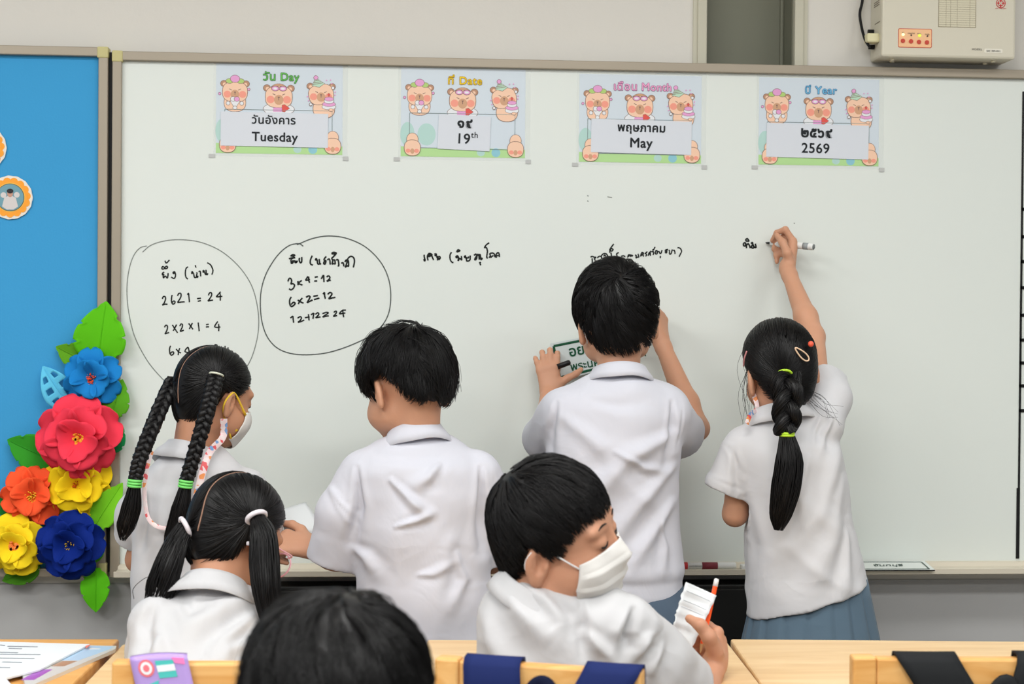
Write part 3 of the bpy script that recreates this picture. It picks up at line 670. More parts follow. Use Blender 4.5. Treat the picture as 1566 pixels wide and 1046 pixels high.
def leaf(base, tip, wpx, col, label, depth=0.012, lobes=5, slits=False, bend=0.25):
    b, t = at(base[0], base[1], -depth), at(tip[0], tip[1], -depth)
    ax = t - b; L = np.linalg.norm(ax); ax /= L; sd = np.cross(ax, [0, -1, 0]); Wm = wpx / 640.0 / 2
    nu, nv = 15, 36
    u = np.linspace(-1, 1, nu)[None, :]; v = np.linspace(0, 1, nv)[:, None]
    prof = np.sin(np.pi * np.clip(v, 0.02, 0.995) ** 0.75) ** 0.8
    if lobes: prof = prof * (1 - 0.16 * (np.abs(((v * lobes * 0.7 + 0.15 + 0.25 * np.sign(u)) % 1.0) - 0.0) < 0.13) * (np.abs(u) > 0.8))
    x = u * prof * Wm; h = 0.004 + bend * Wm * np.abs(u) * np.sin(np.pi * v) + 0.06 * L * np.sin(np.pi * v)
    G_ = b[None, None] + ax[None, None] * (v * L)[..., None] + sd[None, None] * x[..., None] + np.array([0, -1, 0.])[None, None] * (h + 0 * x)[..., None]
    root = empty('paper_leaf', b, label, 'paper leaf', 'paper leaves round the flowers')
    m = mat('paper_' + '_'.join(str(q) for q in col), col, 0.75, 0.12, bump=(200, 0.0002), var=(30, 0.05))
    if slits:
        V = G_.reshape(-1, 3); F = []
        for i in range(nv - 1):
            for j in range(nu - 1):
                if 7 < i < 30 and (i // 4) % 2 == 0 and j in (2, 3, 4, 9, 10, 11): continue
                F.append((i * nu + j, i * nu + j + 1, (i + 1) * nu + j + 1, (i + 1) * nu + j))
        o = mesh_np('blade', V, F, m, root, True); s_ = o.modifiers.new('thickness', 'SOLIDIFY'); s_.thickness = 0.0009
    else: sheet_obj('blade', G_, m, root)
    rb = MB(); rb.tube(np.array([b + ax * L * q + np.array([0, -(0.006 + 0.06 * L * math.sin(np.pi * q)), 0]) for q in np.linspace(0.03, 0.95, 14)]), np.linspace(0.0014, 0.0006, 14), 6)
    rb.build('midrib', m, root)
leaf((150, 560), (163, 461), 78, (92, 190, 24), 'broad bright green paper leaf, topmost beside the board frame', 0.012)
leaf((150, 560), (86, 530), 44, (92, 156, 30), 'olive green paper leaf left of the topmost green leaf', 0.010)
leaf((128, 560), (140, 522), 26, (30, 132, 60), 'small dark green paper leaf above the light blue flower', 0.013, 0)
leaf((112, 626), (66, 560), 48, (98, 196, 232), 'pale blue paper leaf with cut slits left of the blue flower', 0.010, 0, True)
leaf((170, 640), (188, 580), 44, (92, 168, 36), 'mid green paper leaf right of the light blue flower', 0.02)
leaf((172, 692), (188, 650), 28, (34, 160, 90), 'small teal green paper leaf right of the red rose', 0.022, 3)
leaf((88, 706), (12, 672), 56, (52, 150, 40), 'green paper leaf pointing left beside the red rose', 0.010)
leaf((140, 812), (188, 738), 44, (124, 206, 40), 'lime green paper leaf over the frame right of the yellow flower', 0.022)
leaf((40, 790), (-6, 756), 40, (26, 116, 48), 'dark green paper leaf at the left edge by the orange flower', 0.010)
leaf((62, 866), (4, 888), 34, (74, 136, 30), 'olive paper leaf under the yellow flower', 0.008, 4)
leaf((148, 868), (147, 936), 44, (98, 204, 30), 'bright green paper leaf hanging lowest below the board', 0.015, 4)
leaf((140, 860), (157, 818), 26, (90, 200, 40), 'narrow green paper leaf right of the navy flower', 0.026, 0)
# photo badges
M_ORG = mat('orange_print', (250, 164, 50), 0.5, 0.3)
BM = [mat('badge_white', (232, 226, 214), 0.5, 0.3), M_ORG, mat('badge_gold', (236, 190, 90), 0.5, 0.3), mat('badge_dark_edge', (66, 58, 40), 0.5, 0.3), mat('photo_teal', (112, 158, 172), 0.4, 0.3),
      mat('photo_shirt', (212, 206, 204), 0.5, 0.3), mat('photo_skin', (196, 150, 130), 0.5, 0.3), mat('photo_hair', (40, 36, 40), 0.5, 0.3)]
def badge(px, py, label):
    c = at(px, py, -0.003); R_ = 32.5 / 640.0
    root = empty('photo_badge', c, label, 'badge', 'orange flower badges on the notice board')
    def disc(mb, r, y, m, wob=0, n=60, cx=0, cz=0, ry=None):
        a = np.linspace(0, 2 * np.pi, n, endpoint=False)
        rr = r * (1 + wob * np.cos(15 * a))
        mb.prism([(c[0] + cx + q * math.cos(t), c[1] - y, c[2] + cz + q * (1 if ry is None else ry / r) * math.sin(t)) for q, t in zip(rr, a)], (0, 0.0006, 0), m)
    mb = MB(); disc(mb, R_, 0.001, 0, 0.012); mb.build('backing_card', BM, root)
    mb = MB()
    for i in range(15):
        a = 2 * np.pi * i / 15 + 0.1; disc(mb, R_ * 0.185, 0.0014 + 0.00004 * i, 1, 0, 16, R_ * 0.74 * math.cos(a), R_ * 0.74 * math.sin(a))
    disc(mb, R_ * 0.78, 0.0022, 1); disc(mb, R_ * 0.67, 0.0026, 2); disc(mb, R_ * 0.635, 0.003, 3)
    mb.build('flower_ring', BM, root)
    mb = MB(); disc(mb, R_ * 0.61, 0.0034, 4)
    disc(mb, R_ * 0.13, 0.0036, 5, 0, 16, -R_ * .3, R_ * .1); disc(mb, R_ * 0.13, 0.0036, 5, 0, 16, R_ * .3, R_ * .12)
    mb.prism([(c[0] + x * R_, c[1] - 0.0039, c[2] + z * R_) for x, z in ((-0.36, -0.42), (-0.26, -0.02), (-0.1, 0.06), (0.1, 0.06), (0.26, -0.02), (0.36, -0.42), (0.15, -0.56), (-0.15, -0.56))], (0, 0.0004, 0), 5)
    disc(mb, R_ * 0.13, 0.0042, 6, 0, 20, 0, R_ * 0.17, R_ * 0.16); disc(mb, R_ * 0.15, 0.0045, 7, 0, 20, 0, R_ * 0.29, R_ * 0.11)
    mb.build('photo_print', BM, root)
badge(16, 302, 'round orange flower badge with a photo of a person in a white shirt')
badge(-24, 226, 'orange flower badge cut by the left edge above the other badge')
# ================================================================== SCULPTING: smooth distance fields meshed by surface nets
def smin(a, b, k):
    if k <= 0: return np.minimum(a, b)
    h = np.clip(0.5 + 0.5 * (b - a) / k, 0, 1); return b + (a - b) * h - k * h * (1 - h)
def smax(a, b, k): return -smin(-a, -b, k)
def f_cap(a, b, ra, rb):
    a, b = np.asarray(a, float), np.asarray(b, float); ab = b - a; L2 = ab @ ab + 1e-12
    def fn(p):
        t = np.clip(((p - a) @ ab) / L2, 0, 1); return np.linalg.norm(p - a - t[:, None] * ab, axis=1) - (ra + (rb - ra) * t)
    r = max(ra, rb); return fn, np.minimum(a, b) - r, np.maximum(a, b) + r
def f_ell(c, r, R=None):
    c, r = np.asarray(c, float), np.asarray(r, float)
    def fn(p):
        q = p - c
        if R is not None: q = q @ R
        k0 = np.linalg.norm(q / r, axis=1); k1 = np.linalg.norm(q / (r * r), axis=1) + 1e-9
        return k0 * (k0 - 1) / k1
    m = r.max() if R is not None else r
    return fn, c - m, c + m
def f_stack(rows, caps=0.012):
    """rows (cx, cy, z, rx, ry) from low to high; rows blend smoothly; yaw via last column"""
    rows = np.array(sorted([tuple(map(float, r)) for r in rows], key=lambda r: r[2]))
    zz = np.linspace(rows[0, 2], rows[-1, 2], 200)
    def interp(col):
        z, v = rows[:, 2], rows[:, col]
        m = np.gradient(v, z); out = np.zeros_like(zz)
        i = np.clip(np.searchsorted(z, zz) - 1, 0, len(z) - 2); h = z[i + 1] - z[i]; t = (zz - z[i]) / h
        return (2 * t**3 - 3 * t**2 + 1) * v[i] + (t**3 - 2 * t**2 + t) * h * m[i] + (-2 * t**3 + 3 * t**2) * v[i + 1] + (t**3 - t**2) * h * m[i + 1]
    T = [interp(c) for c in range(rows.shape[1])]
    z0, z1 = rows[0, 2], rows[-1, 2]
    def fn(p):
        z = np.clip(p[:, 2], z0, z1)
        g = [np.interp(z, zz, T[c]) for c in range(rows.shape[1])]
        x, y = p[:, 0] - g[0], p[:, 1] - g[1]
        if rows.shape[1] > 5:
            c, s_ = np.cos(g[5]), np.sin(g[5]); x, y = x * c + y * s_, -x * s_ + y * c
        k0 = np.sqrt((x / g[3]) ** 2 + (y / g[4]) ** 2); k1 = np.sqrt((x / g[3] ** 2) ** 2 + (y / g[4] ** 2) ** 2) + 1e-9
        d = k0 * (k0 - 1) / k1
        return smax(d, np.maximum(p[:, 2] - z1, z0 - p[:, 2]), caps)
    R_ = rows[:, 3:5].max()
    lo = np.array([rows[:, 0].min() - R_, rows[:, 1].min() - R_, z0 - 0.01]); hi = np.array([rows[:, 0].max() + R_, rows[:, 1].max() + R_, z1 + 0.01])
    return fn, lo, hi
def f_half(p0, n):
    """half space on the side of n: d<0 where (p-p0).n < 0"""
    p0, n = np.asarray(p0, float), np.asarray(n, float); n = n / np.linalg.norm(n)
    return (lambda p: (p - p0) @ n), np.full(3, -9.), np.full(3, 9.)
def f_xf(f, c, R, s=1.0):
    """field f given in a local frame; placed with rotation R (columns = axes), scale s at c"""
    fn, lo, hi = f; c = np.asarray(c, float); R = np.asarray(R, float)
    C8 = np.array([[(lo, hi)[i][0], (lo, hi)[j][1], (lo, hi)[k][2]] for i in (0, 1) for j in (0, 1) for k in (0, 1)]) * s @ R.T + c
    return (lambda p: s * fn(((p - c) @ R) / s)), C8.min(0), C8.max(0)
class Sdf:
    def __init__(s): s.items = []
    def add(s, f, k=0.01): s.items.append((f[0], f[1], f[2], '+', k)); return s
    def cut(s, f, k=0.004): s.items.append((f[0], f[1], f[2], '-', k)); return s
    def keep(s, f, k=0.004): s.items.append((f[0], f[1], f[2], '&', k)); return s
    def value(s, p, items=None):
        d = np.full(len(p), 1.0)
        for fn, lo, hi, op, k in (s.items if items is None else items):
            if op == '+': d = smin(d, fn(p), k)
            elif op == '-': d = smax(d, -fn(p), k)
            else: d = smax(d, fn(p), k)
        return d
    def mesh(s, h):
        B = 14
        plus = [i for i in s.items if i[3] == '+']
        act = set()
        for fn, lo, hi, op, k in plus:
            a = np.floor((lo - k * 0.3 - 2 * h) / (B * h)).astype(int); b = np.floor((hi + k * 0.3 + 2 * h) / (B * h)).astype(int)
            for i in range(a[0], b[0] + 1):
                for j in range(a[1], b[1] + 1):
                    for l in range(a[2], b[2] + 1): act.add((i, j, l))
        g = np.arange(B + 1); GX, GY, GZ = np.meshgrid(g, g, g, indexing='ij')
        OFF = np.stack([GX, GY, GZ], -1).reshape(-1, 3)
        BIG = 1 << 20
        ids_all, pos_all, quads = [], [], []
        def gid(i): i = i + (BIG >> 1); return (i[..., 0].astype(np.int64) * BIG + i[..., 1]) * BIG + i[..., 2]
        for blk in act:
            b0 = np.array(blk) * B
            lo_b, hi_b = b0 * h, (b0 + B) * h
            its = [it for it in s.items if np.all(it[1] - it[4] - 2 * h < hi_b) and np.all(it[2] + it[4] + 2 * h > lo_b)]
            if not any(i[3] == '+' for i in its): continue
            # quick reject on the block centre
            ctr = ((lo_b + hi_b) / 2)[None]
            dc = s.value(ctr, its)[0]
            if abs(dc) > B * h * 2.2: continue
            P = (OFF + b0) * h
            D = s.value(P, its).reshape(B + 1, B + 1, B + 1)
            if D.min() > 0 or D.max() < 0: continue
            ins = D < 0
            cnt = np.zeros((B, B, B), int); acc = np.zeros((B, B, B, 3))
            for ax in range(3):
                o = [0, 0, 0]; o[ax] = 1; n1 = [B + 1] * 3; n1[ax] = B
                A0 = D[:n1[0], :n1[1], :n1[2]]; A1 = D[o[0]:, o[1]:, o[2]:]
                A1 = A1[:n1[0], :n1[1], :n1[2]]
                cr = (A0 < 0) != (A1 < 0)
                t = np.where(cr, A0 / np.where(cr, A0 - A1, 1), 0)
                e1, e2 = [a for a in range(3) if a != ax]
                for d1 in (0, 1):
                    for d2 in (0, 1):
                        sl = [slice(0, B)] * 3; sl[e1] = slice(d1, d1 + B); sl[e2] = slice(d2, d2 + B)
                        c_ = cr[tuple(sl)]; t_ = t[tuple(sl)]
                        cnt += c_; acc[..., ax] += t_ * c_; acc[..., e1] += d1 * c_; acc[..., e2] += d2 * c_
                # quads for edges owned by this block
                sl = [slice(0, B)] * 3
                c_ = cr[tuple(sl)]; I = np.argwhere(c_)
                if len(I):
                    inside0 = A0[tuple(sl)][c_] < 0
                    I = I + b0
                    q = []
                    for d1, d2 in ((0, 0), (-1, 0), (-1, -1), (0, -1)):
                        J = I.copy(); J[:, e1] += d1; J[:, e2] += d2; q.append(gid(J))
                    q = np.stack(q, 1)
                    flip = inside0 if ax != 1 else ~inside0
                    q[~flip] = q[~flip][:, ::-1]
                    quads.append(q)
            m = cnt > 0
            I = np.argwhere(m)
            if len(I):
                ids_all.append(gid(I + b0)); pos_all.append((I + b0 + acc[m] / cnt[m][:, None]) * h)
        ids = np.concatenate(ids_all); pos = np.concatenate(pos_all); Q = np.concatenate(quads)
        o = np.argsort(ids); ids = ids[o]; pos = pos[o]
        ix = np.searchsorted(ids, Q); ix = np.clip(ix, 0, len(ids) - 1); ok = (ids[ix] == Q).all(1)
        return pos, ix[ok].astype(np.int32)
def vnormals(V, F):
    a, b, c, d = (V[F[:, i]] for i in range(4)); n = np.cross(c - a, d - b)
    N = np.zeros_like(V)
    for i in range(4):
        for k in range(3): N[:, k] += np.bincount(F[:, i], n[:, k], len(V))
    return N / (np.linalg.norm(N, axis=1)[:, None] + 1e-12)
def relax(V, F, it=2, w=0.5):
    for _ in range(it):
        acc = np.zeros_like(V); cnt = np.zeros(len(V))
        for i in range(4):
            a, b = F[:, i], F[:, (i + 1) % 4]
            for k in range(3): acc[:, k] += np.bincount(a, V[b, k], len(V)) + np.bincount(b, V[a, k], len(V))
            cnt += np.bincount(a, minlength=len(V)) + np.bincount(b, minlength=len(V))
        V = V + w * (acc / np.maximum(cnt, 1)[:, None] - V)
    return V
def rot3(yaw=0.0, pitch=0.0, roll=0.0):
    """columns: right, forward, up; yaw turns to the figure's left, pitch nods down, roll tips to its right (degrees)"""
    M = Matrix.Rotation(math.radians(yaw), 3, 'Z') @ Matrix.Rotation(math.radians(-pitch), 3, 'X') @ Matrix.Rotation(math.radians(roll), 3, 'Y')
    return np.array(M)
def seg_dist2(P, a, b):
    ab = b - a; t = np.clip(((P - a) @ ab) / (ab @ ab + 1e-12), 0, 1); return np.linalg.norm(P - a - t[:, None] * ab, axis=1)
HQ = 1.0   # mesh step multiplier

# ------------------------------------------------------------------ head
def head_field():
    G = Sdf()
    e = lambda c, r, k=0.02, R=None: G.add(f_ell(c, r, R), k)
    e((0, -0.010, 0.034), (0.072, 0.088, 0.080)); e((0, -0.040, 0.000), (0.058, 0.056, 0.055), 0.03)
    e((0, 0.034, -0.028), (0.058, 0.052, 0.072), 0.03); e((0, 0.050, -0.080), (0.030, 0.028, 0.024), 0.03)
    for d in (-1, 1):
        e((d * 0.036, 0.050, -0.042), (0.028, 0.030, 0.028), 0.02); e((d * 0.050, 0.010, -0.055), (0.020, 0.034, 0.026), 0.03)
        e((d * 0.028, 0.070, 0.024), (0.024, 0.009, 0.009), 0.02)
    G.add(f_cap((0, 0.080, 0.004), (0, 0.095, -0.028), 0.007, 0.0095), 0.014)
    for d in (-1, 1): e((d * 0.010, 0.086, -0.032), (0.007, 0.009, 0.006), 0.008)
    for d in (-1, 1):
        G.cut(f_ell((d * 0.029, 0.097, 0.004), (0.016, 0.014, 0.010)), 0.014)
        e((d * 0.029, 0.0725, 0.003), (0.0150, 0.0125, 0.0105), 0.006)
    e((0, 0.0815, -0.0565), (0.019, 0.008, 0.0045), 0.006); e((0, 0.0805, -0.0655), (0.016, 0.008, 0.0055), 0.006)
    G.cut(f_ell((0, 0.0905, -0.0608), (0.019, 0.007, 0.0013)), 0.003)
    for d in (-1, 1):
        R_ = np.array(Matrix.Rotation(math.radians(d * 24), 3, 'Z') @ Matrix.Rotation(math.radians(-12), 3, 'X'))
        c = np.array([d * 0.0775, -0.012, -0.012])
        e(c, (0.0085, 0.0185, 0.0305), 0.008, R_)
        e(c + R_ @ np.array([d * 0.0, 0.0, -0.026]), (0.006, 0.010, 0.010), 0.006, R_)
        G.cut(f_ell(c + R_ @ np.array([d * 0.0095, 0.003, 0.003]), (0.0105, 0.0115, 0.0190), R_), 0.003)
        e(c + R_ @ np.array([d * 0.002, -0.004, 0.002]), (0.0028, 0.0025, 0.013), 0.003, R_)
        e(c + R_ @ np.array([d * 0.002, 0.012, -0.004]), (0.004, 0.004, 0.006), 0.004, R_)
    def fn(p): return G.value(p)
    return fn, np.array([-0.1, -0.11, -0.115]), np.array([0.1, 0.115, 0.12])
HEAD = head_field()
def head_surface(u_dirs, off=0.0, origin=(0, 0, 0), r0=0.02, r1=0.19):
    """march rays from the head origin; returns local points on the surface + off"""
    o = np.asarray(origin, float); u = u_dirs / np.linalg.norm(u_dirs, axis=-1, keepdims=True); sh = u.shape
    u = u.reshape(-1, 3); a = np.full(len(u), r1)
    for _ in range(60):
        d = HEAD[0](o + u * a[:, None]) - off; a = a - d * 0.7
    return (o + u * a[:, None]).reshape(sh)

# ------------------------------------------------------------------ hands
def hand(G, W, d, n, side, sc=1.0, curl=None, spread=(8, 2, -3, -9), thumb=None, k=0.007):
    """W wrist, d wrist->knuckles, n palm normal (palmar side), side=+1 thumb along cross(d,n), -1 opposite; returns joints"""
    W, d, n = (np.asarray(v, float) for v in (W, d, n)); d = d / np.linalg.norm(d); n = n - d * (n @ d); n /= np.linalg.norm(n); s_ = side * np.cross(d, n)
    curl = curl or [(20, 25, 15)] * 4
    offs = [0.0235, 0.0080, -0.0075, -0.0220]; fwd = [0.064, 0.067, 0.064, 0.058]
    seg = [(0.030, 0.019, 0.015), (0.033, 0.021, 0.016), (0.031, 0.020, 0.016), (0.024, 0.015, 0.014)]
    rad = [(0.0088, 0.0080, 0.0074, 0.0062), (0.0090, 0.0082, 0.0075, 0.0063), (0.0086, 0.0078, 0.0072, 0.0060), (0.0076, 0.0068, 0.0062, 0.0053)]
    J = {}
    for i in range(4):
        K = W + (d * fwd[i] + s_ * offs[i]) * sc
        G.add(f_cap(W + s_ * offs[i] * 0.55 * sc + d * 0.006 * sc, K, 0.0125 * sc, rad[i][0] * 1.12 * sc), 0.012)
        a = math.radians(spread[i]); dd = d * math.cos(a) + s_ * math.sin(a)
        th = 0; p = K; J[i] = [K]
        for j in range(3):
            th += math.radians(curl[i][j]); v = dd * math.cos(th) + n * math.sin(th); q = p + v * seg[i][j] * sc
            G.add(f_cap(p, q, rad[i][j] * sc, rad[i][j + 1] * sc), 0.0035 if j else k); p = q; J[i].append(q)
    tb = W + (d * 0.018 + s_ * 0.021 + n * 0.004) * sc
    t = thumb or [(0.55, 0.75, 0.3), (0.8, 0.5, 0.35), (0.9, 0.25, 0.3)]
    p = tb; J['t'] = [p]; G.add(f_cap(W + s_ * 0.006 * sc, tb, 0.014 * sc, 0.0125 * sc), 0.012)
    for j, L in enumerate((0.032, 0.026, 0.020)):
        v = d * t[j][0] + s_ * t[j][1] + n * t[j][2]; v = v / np.linalg.norm(v); q = p + v * L * sc
        G.add(f_cap(p, q, (0.0122, 0.0098, 0.0088)[j] * sc, (0.0100, 0.0088, 0.0068)[j] * sc), 0.008 if j == 0 else 0.004); p = q; J['t'].append(q)
    return J
def chain(G, pts, radii, k=0.004):
    for i in range(len(pts) - 1): G.add(f_cap(pts[i], pts[i + 1], radii[i], radii[i + 1]), k)
def arm(G, S_, E, W, sc=1.0):
    S_, E, W = (np.asarray(v, float) for v in (S_, E, W))
    G.add(f_cap(S_, E, 0.030 * sc, 0.0270 * sc), 0.012)
    M = E + (W - E) * 0.28
    G.add(f_cap(E, M, 0.0270 * sc, 0.0275 * sc), 0.012); G.add(f_cap(M, W, 0.0275 * sc, 0.0175 * sc), 0.015)
    d = (W - E) / np.linalg.norm(W - E)
    G.add(f_cap(W - d * 0.02, W + d * 0.012, 0.0185 * sc, 0.0165 * sc), 0.012)

# ------------------------------------------------------------------ materials for people
M_SKIN = mat('skin', (200, 149, 120), 0.52, 0.35, sss=0.12, var=(14, 0.06), bump=(220, 0.00025))
M_SKIN2 = mat('skin_tan', (190, 138, 108), 0.52, 0.35, sss=0.12, var=(14, 0.06), bump=(220, 0.00025))
M_SKIN3 = mat('skin_fair', (212, 162, 134), 0.52, 0.35, sss=0.12, var=(14, 0.06), bump=(220, 0.00025))
M_SKIN_B = mat('skin_warm', (198, 145, 116), 0.52, 0.35, sss=0.12, var=(14, 0.06), bump=(220, 0.00025))
def hair_mat():
    m = bpy.data.materials.new('black_hair'); m.use_nodes = True
    b = m.node_tree.nodes['Principled BSDF']; b.inputs['Base Color'].default_value = (0.0050, 0.0045, 0.0048, 1); b.inputs['Roughness'].default_value = 0.42
    b.inputs['Specular IOR Level'].default_value = 0.32
    return m
M_HAIR = hair_mat()
def cotton(name, col, crease=0.28):
    m = mat(name, col, 0.85, 0.15, sheen=0.1)
    nt = m.node_tree; b = nt.nodes['Principled BSDF']; tc = nt.nodes.new('ShaderNodeTexCoord')
    n1 = nt.nodes.new('ShaderNodeTexNoise'); n1.inputs['Scale'].default_value = 9.0; n1.inputs['Detail'].default_value = 3.0; n1.inputs['Roughness'].default_value = 0.55; n1.inputs['Distortion'].default_value = 0.8
    mp = nt.nodes.new('ShaderNodeMapping'); mp.inputs['Rotation'].default_value = (0.2, 0.5, 0.3); mp.inputs['Scale'].default_value = (1.3, 1.0, 0.85)
    nt.links.new(tc.outputs['Object'], mp.inputs[0]); nt.links.new(mp.outputs[0], n1.inputs['Vector'])
    b1 = nt.nodes.new('ShaderNodeBump'); b1.inputs['Distance'].default_value = 0.010; b1.inputs['Strength'].default_value = 0.32
    nt.links.new(n1.outputs[0], b1.inputs['Height'])
    # pressed-in creases: warped cell edges
    nw = nt.nodes.new('ShaderNodeTexNoise'); nw.inputs['Scale'].default_value = 6.0; nw.inputs['Detail'].default_value = 2.0; nt.links.new(tc.outputs['Object'], nw.inputs['Vector'])
    ma = nt.nodes.new('ShaderNodeVectorMath'); ma.operation = 'MULTIPLY_ADD'; ma.inputs[1].default_value = (0.16, 0.16, 0.16)
    nt.links.new(nw.outputs['Color'], ma.inputs[0]); nt.links.new(tc.outputs['Object'], ma.inputs[2])
    m2 = nt.nodes.new('ShaderNodeMapping'); m2.inputs['Rotation'].default_value = (0.0, 0.7, 0.0); m2.inputs['Scale'].default_value = (1.2, 0.7, 1.5); nt.links.new(ma.outputs[0], m2.inputs[0])
    vo = nt.nodes.new('ShaderNodeTexVoronoi'); vo.feature = 'DISTANCE_TO_EDGE'; vo.inputs['Scale'].default_value = 7.5; nt.links.new(m2.outputs[0], vo.inputs['Vector'])
    mr = nt.nodes.new('ShaderNodeMapRange'); mr.interpolation_type = 'SMOOTHSTEP'; mr.inputs['From Max'].default_value = 0.28; nt.links.new(vo.outputs['Distance'], mr.inputs['Value'])
    n3 = nt.nodes.new('ShaderNodeTexNoise'); n3.inputs['Scale'].default_value = 5.0; nt.links.new(tc.outputs['Object'], n3.inputs['Vector'])
    mu = nt.nodes.new('ShaderNodeMath'); mu.operation = 'MULTIPLY'; nt.links.new(mr.outputs[0], mu.inputs[0]); nt.links.new(n3.outputs[0], mu.inputs[1])
    b3 = nt.nodes.new('ShaderNodeBump'); b3.inputs['Distance'].default_value = 0.006; b3.inputs['Strength'].default_value = crease
    nt.links.new(mu.outputs[0], b3.inputs['Height']); nt.links.new(b1.outputs[0], b3.inputs['Normal']); nt.links.new(b3.outputs[0], b.inputs['Normal'])
    return m
M_SHIRT = cotton('white_cotton', (207, 207, 210)); M_SHIRT_B = cotton('bluish_white_cotton', (202, 203, 212)); M_SHIRT_W = cotton('warm_white_cotton', (197, 197, 199))
M_SHORTS = cotton('blue_grey_twill', (84, 100, 118), 0.2)
M_SKIRT = cotton('blue_grey_skirting', (88, 108, 124), 0.15)
M_SOCK = mat('white_sock', (230, 230, 230), 0.9, 0.1); M_SHOE = mat('black_shoe', (24, 24, 26), 0.4, 0.4)

# ------------------------------------------------------------------ hair
def unit(v): v = np.asarray(v, float); return v / (np.linalg.norm(v, axis=-1, keepdims=True) + 1e-12)
class Scalp:
    """hair shell in head frame: centre, outer radii; rz(phi) hair line, phi 0 front .. 180 back (degrees, by side)"""
    def __init__(s, c=(0, -0.012, 0.034), skull=(0.0725, 0.0885, 0.0805), thick=(0.014, 0.012, 0.018), line=None, tip=None, side_line=None):
        s.c = np.asarray(c, float); s.sk = np.asarray(skull, float); s.th = np.asarray(thick, float)
        s.line = line; s.tip = tip or line; s.sl = side_line
    def zline(s, u, tab):
        az = np.degrees(np.arctan2(np.abs(u[..., 0]) / s.sk[0] * s.sk[1] * 0 + np.abs(u[..., 0]), u[..., 1]))
        return np.interp(az, [t[0] for t in tab], [t[1] for t in tab])
    def r(s, u, f):
        """radius along direction u at fraction f of the hair thickness; the nape runs down the neck"""
        low = 1 + 0.85 * np.clip(-u[..., 1] * 1.6, 0, 1) * (u[..., 2] < 0)
        S3 = np.stack([low * 0 + 1, low * 0 + 1, low], -1)
        a = 1 / np.linalg.norm(u / (s.sk * S3), axis=-1)
        R_ = (s.sk + s.th) * S3; b = 1 / np.linalg.norm(u / R_, axis=-1)
        return a + (b - a) * f
    def pt(s, u, f): return s.c + u * s.r(u, f)[..., None]
def tubes_from_paths(P, R_, sides=3):
    """P (N,M,3), R_ (N,M) -> verts, quads"""
    N, M_, _ = P.shape
    T = np.gradient(P, axis=1); T = unit(T)
    a = np.zeros_like(T); a[..., 0] = 0.31; a[..., 1] = 0.59; a[..., 2] = 0.74
    n = unit(np.cross(T, a)); b = np.cross(T, n)
    ang = np.linspace(0, 2 * np.pi, sides, endpoint=False)
    V = P[:, :, None, :] + R_[:, :, None, None] * (np.cos(ang)[None, None, :, None] * n[:, :, None, :] + np.sin(ang)[None, None, :, None] * b[:, :, None, :])
    idx = np.arange(N * M_ * sides).reshape(N, M_, sides)
    A = idx[:, :-1, :]; B_ = np.roll(A, -1, axis=2); D = idx[:, 1:, :]; C_ = np.roll(D, -1, axis=2)
    F = np.stack([A, B_, C_, D], -1).reshape(-1, 4)
    return V.reshape(-1, 3), F
class HairMesh:
    def __init__(s): s.V = []; s.F = []; s.n = 0
    def add(s, V, F): s.V.append(V); s.F.append(F + s.n); s.n += len(V)
    def build(s, name, parent, m=None):
        return mesh_np(name, np.concatenate(s.V), np.concatenate(s.F).astype(np.int32), m or M_HAIR, parent, True)
def cap_mesh(sc, Hc, HR, hs, f=0.75, tabs=None, nphi=72, nth=26, drop=0.0):
    tab = tabs or sc.tip
    ph = np.linspace(0, 2 * np.pi, nphi, endpoint=False)
    rows = []
    for i in range(nth + 1):
        q = i / nth
        row = []
        for p in ph:
            # polar angle where the shell meets the hair line along this azimuth
            lo, hi = 0.02, 2.8
            row.append((p, q))
        rows.append(row)
    # find theta_max per azimuth
    ths = np.linspace(0.05, 2.75, 200); tm = np.zeros(nphi)
    for j, p in enumerate(ph):
        u = np.stack([np.sin(ths) * np.sin(p), np.sin(ths) * np.cos(p), np.cos(ths)], -1)
        z = sc.pt(u, f)[:, 2]; zl = sc.zline(u, tab) + drop
        ok = np.where(z < zl)[0]; tm[j] = ths[ok[0]] if len(ok) else 2.7
    q = np.linspace(0, 1, nth + 1)[:, None]; th = q * tm[None, :]
    u = np.stack([np.sin(th) * np.sin(ph)[None], np.sin(th) * np.cos(ph)[None], np.cos(th)], -1)
    fade = np.clip((1 - q) / 0.12, 0, 1) ** 0.5
    P = sc.c + u * sc.r(u, f * fade + 0.02 * (1 - fade) + 0 * th)[..., None]
    # inner skin closes the shell
    Pi = sc.c + u[::-1] * (sc.r(u[::-1], 0.0) - 0.006)[..., None]
    Q = np.concatenate([P, Pi]); m = len(Q); idx = np.arange(m * nphi).reshape(m, nphi)
    A = idx[:-1]; B_ = np.roll(A, -1, 1); D = idx[1:]; C_ = np.roll(D, -1, 1)
    F = np.stack([A, D, C_, B_], -1).reshape(-1, 4)
    V = Q.reshape(-1, 3) * hs @ HR.T + Hc
    return V, F
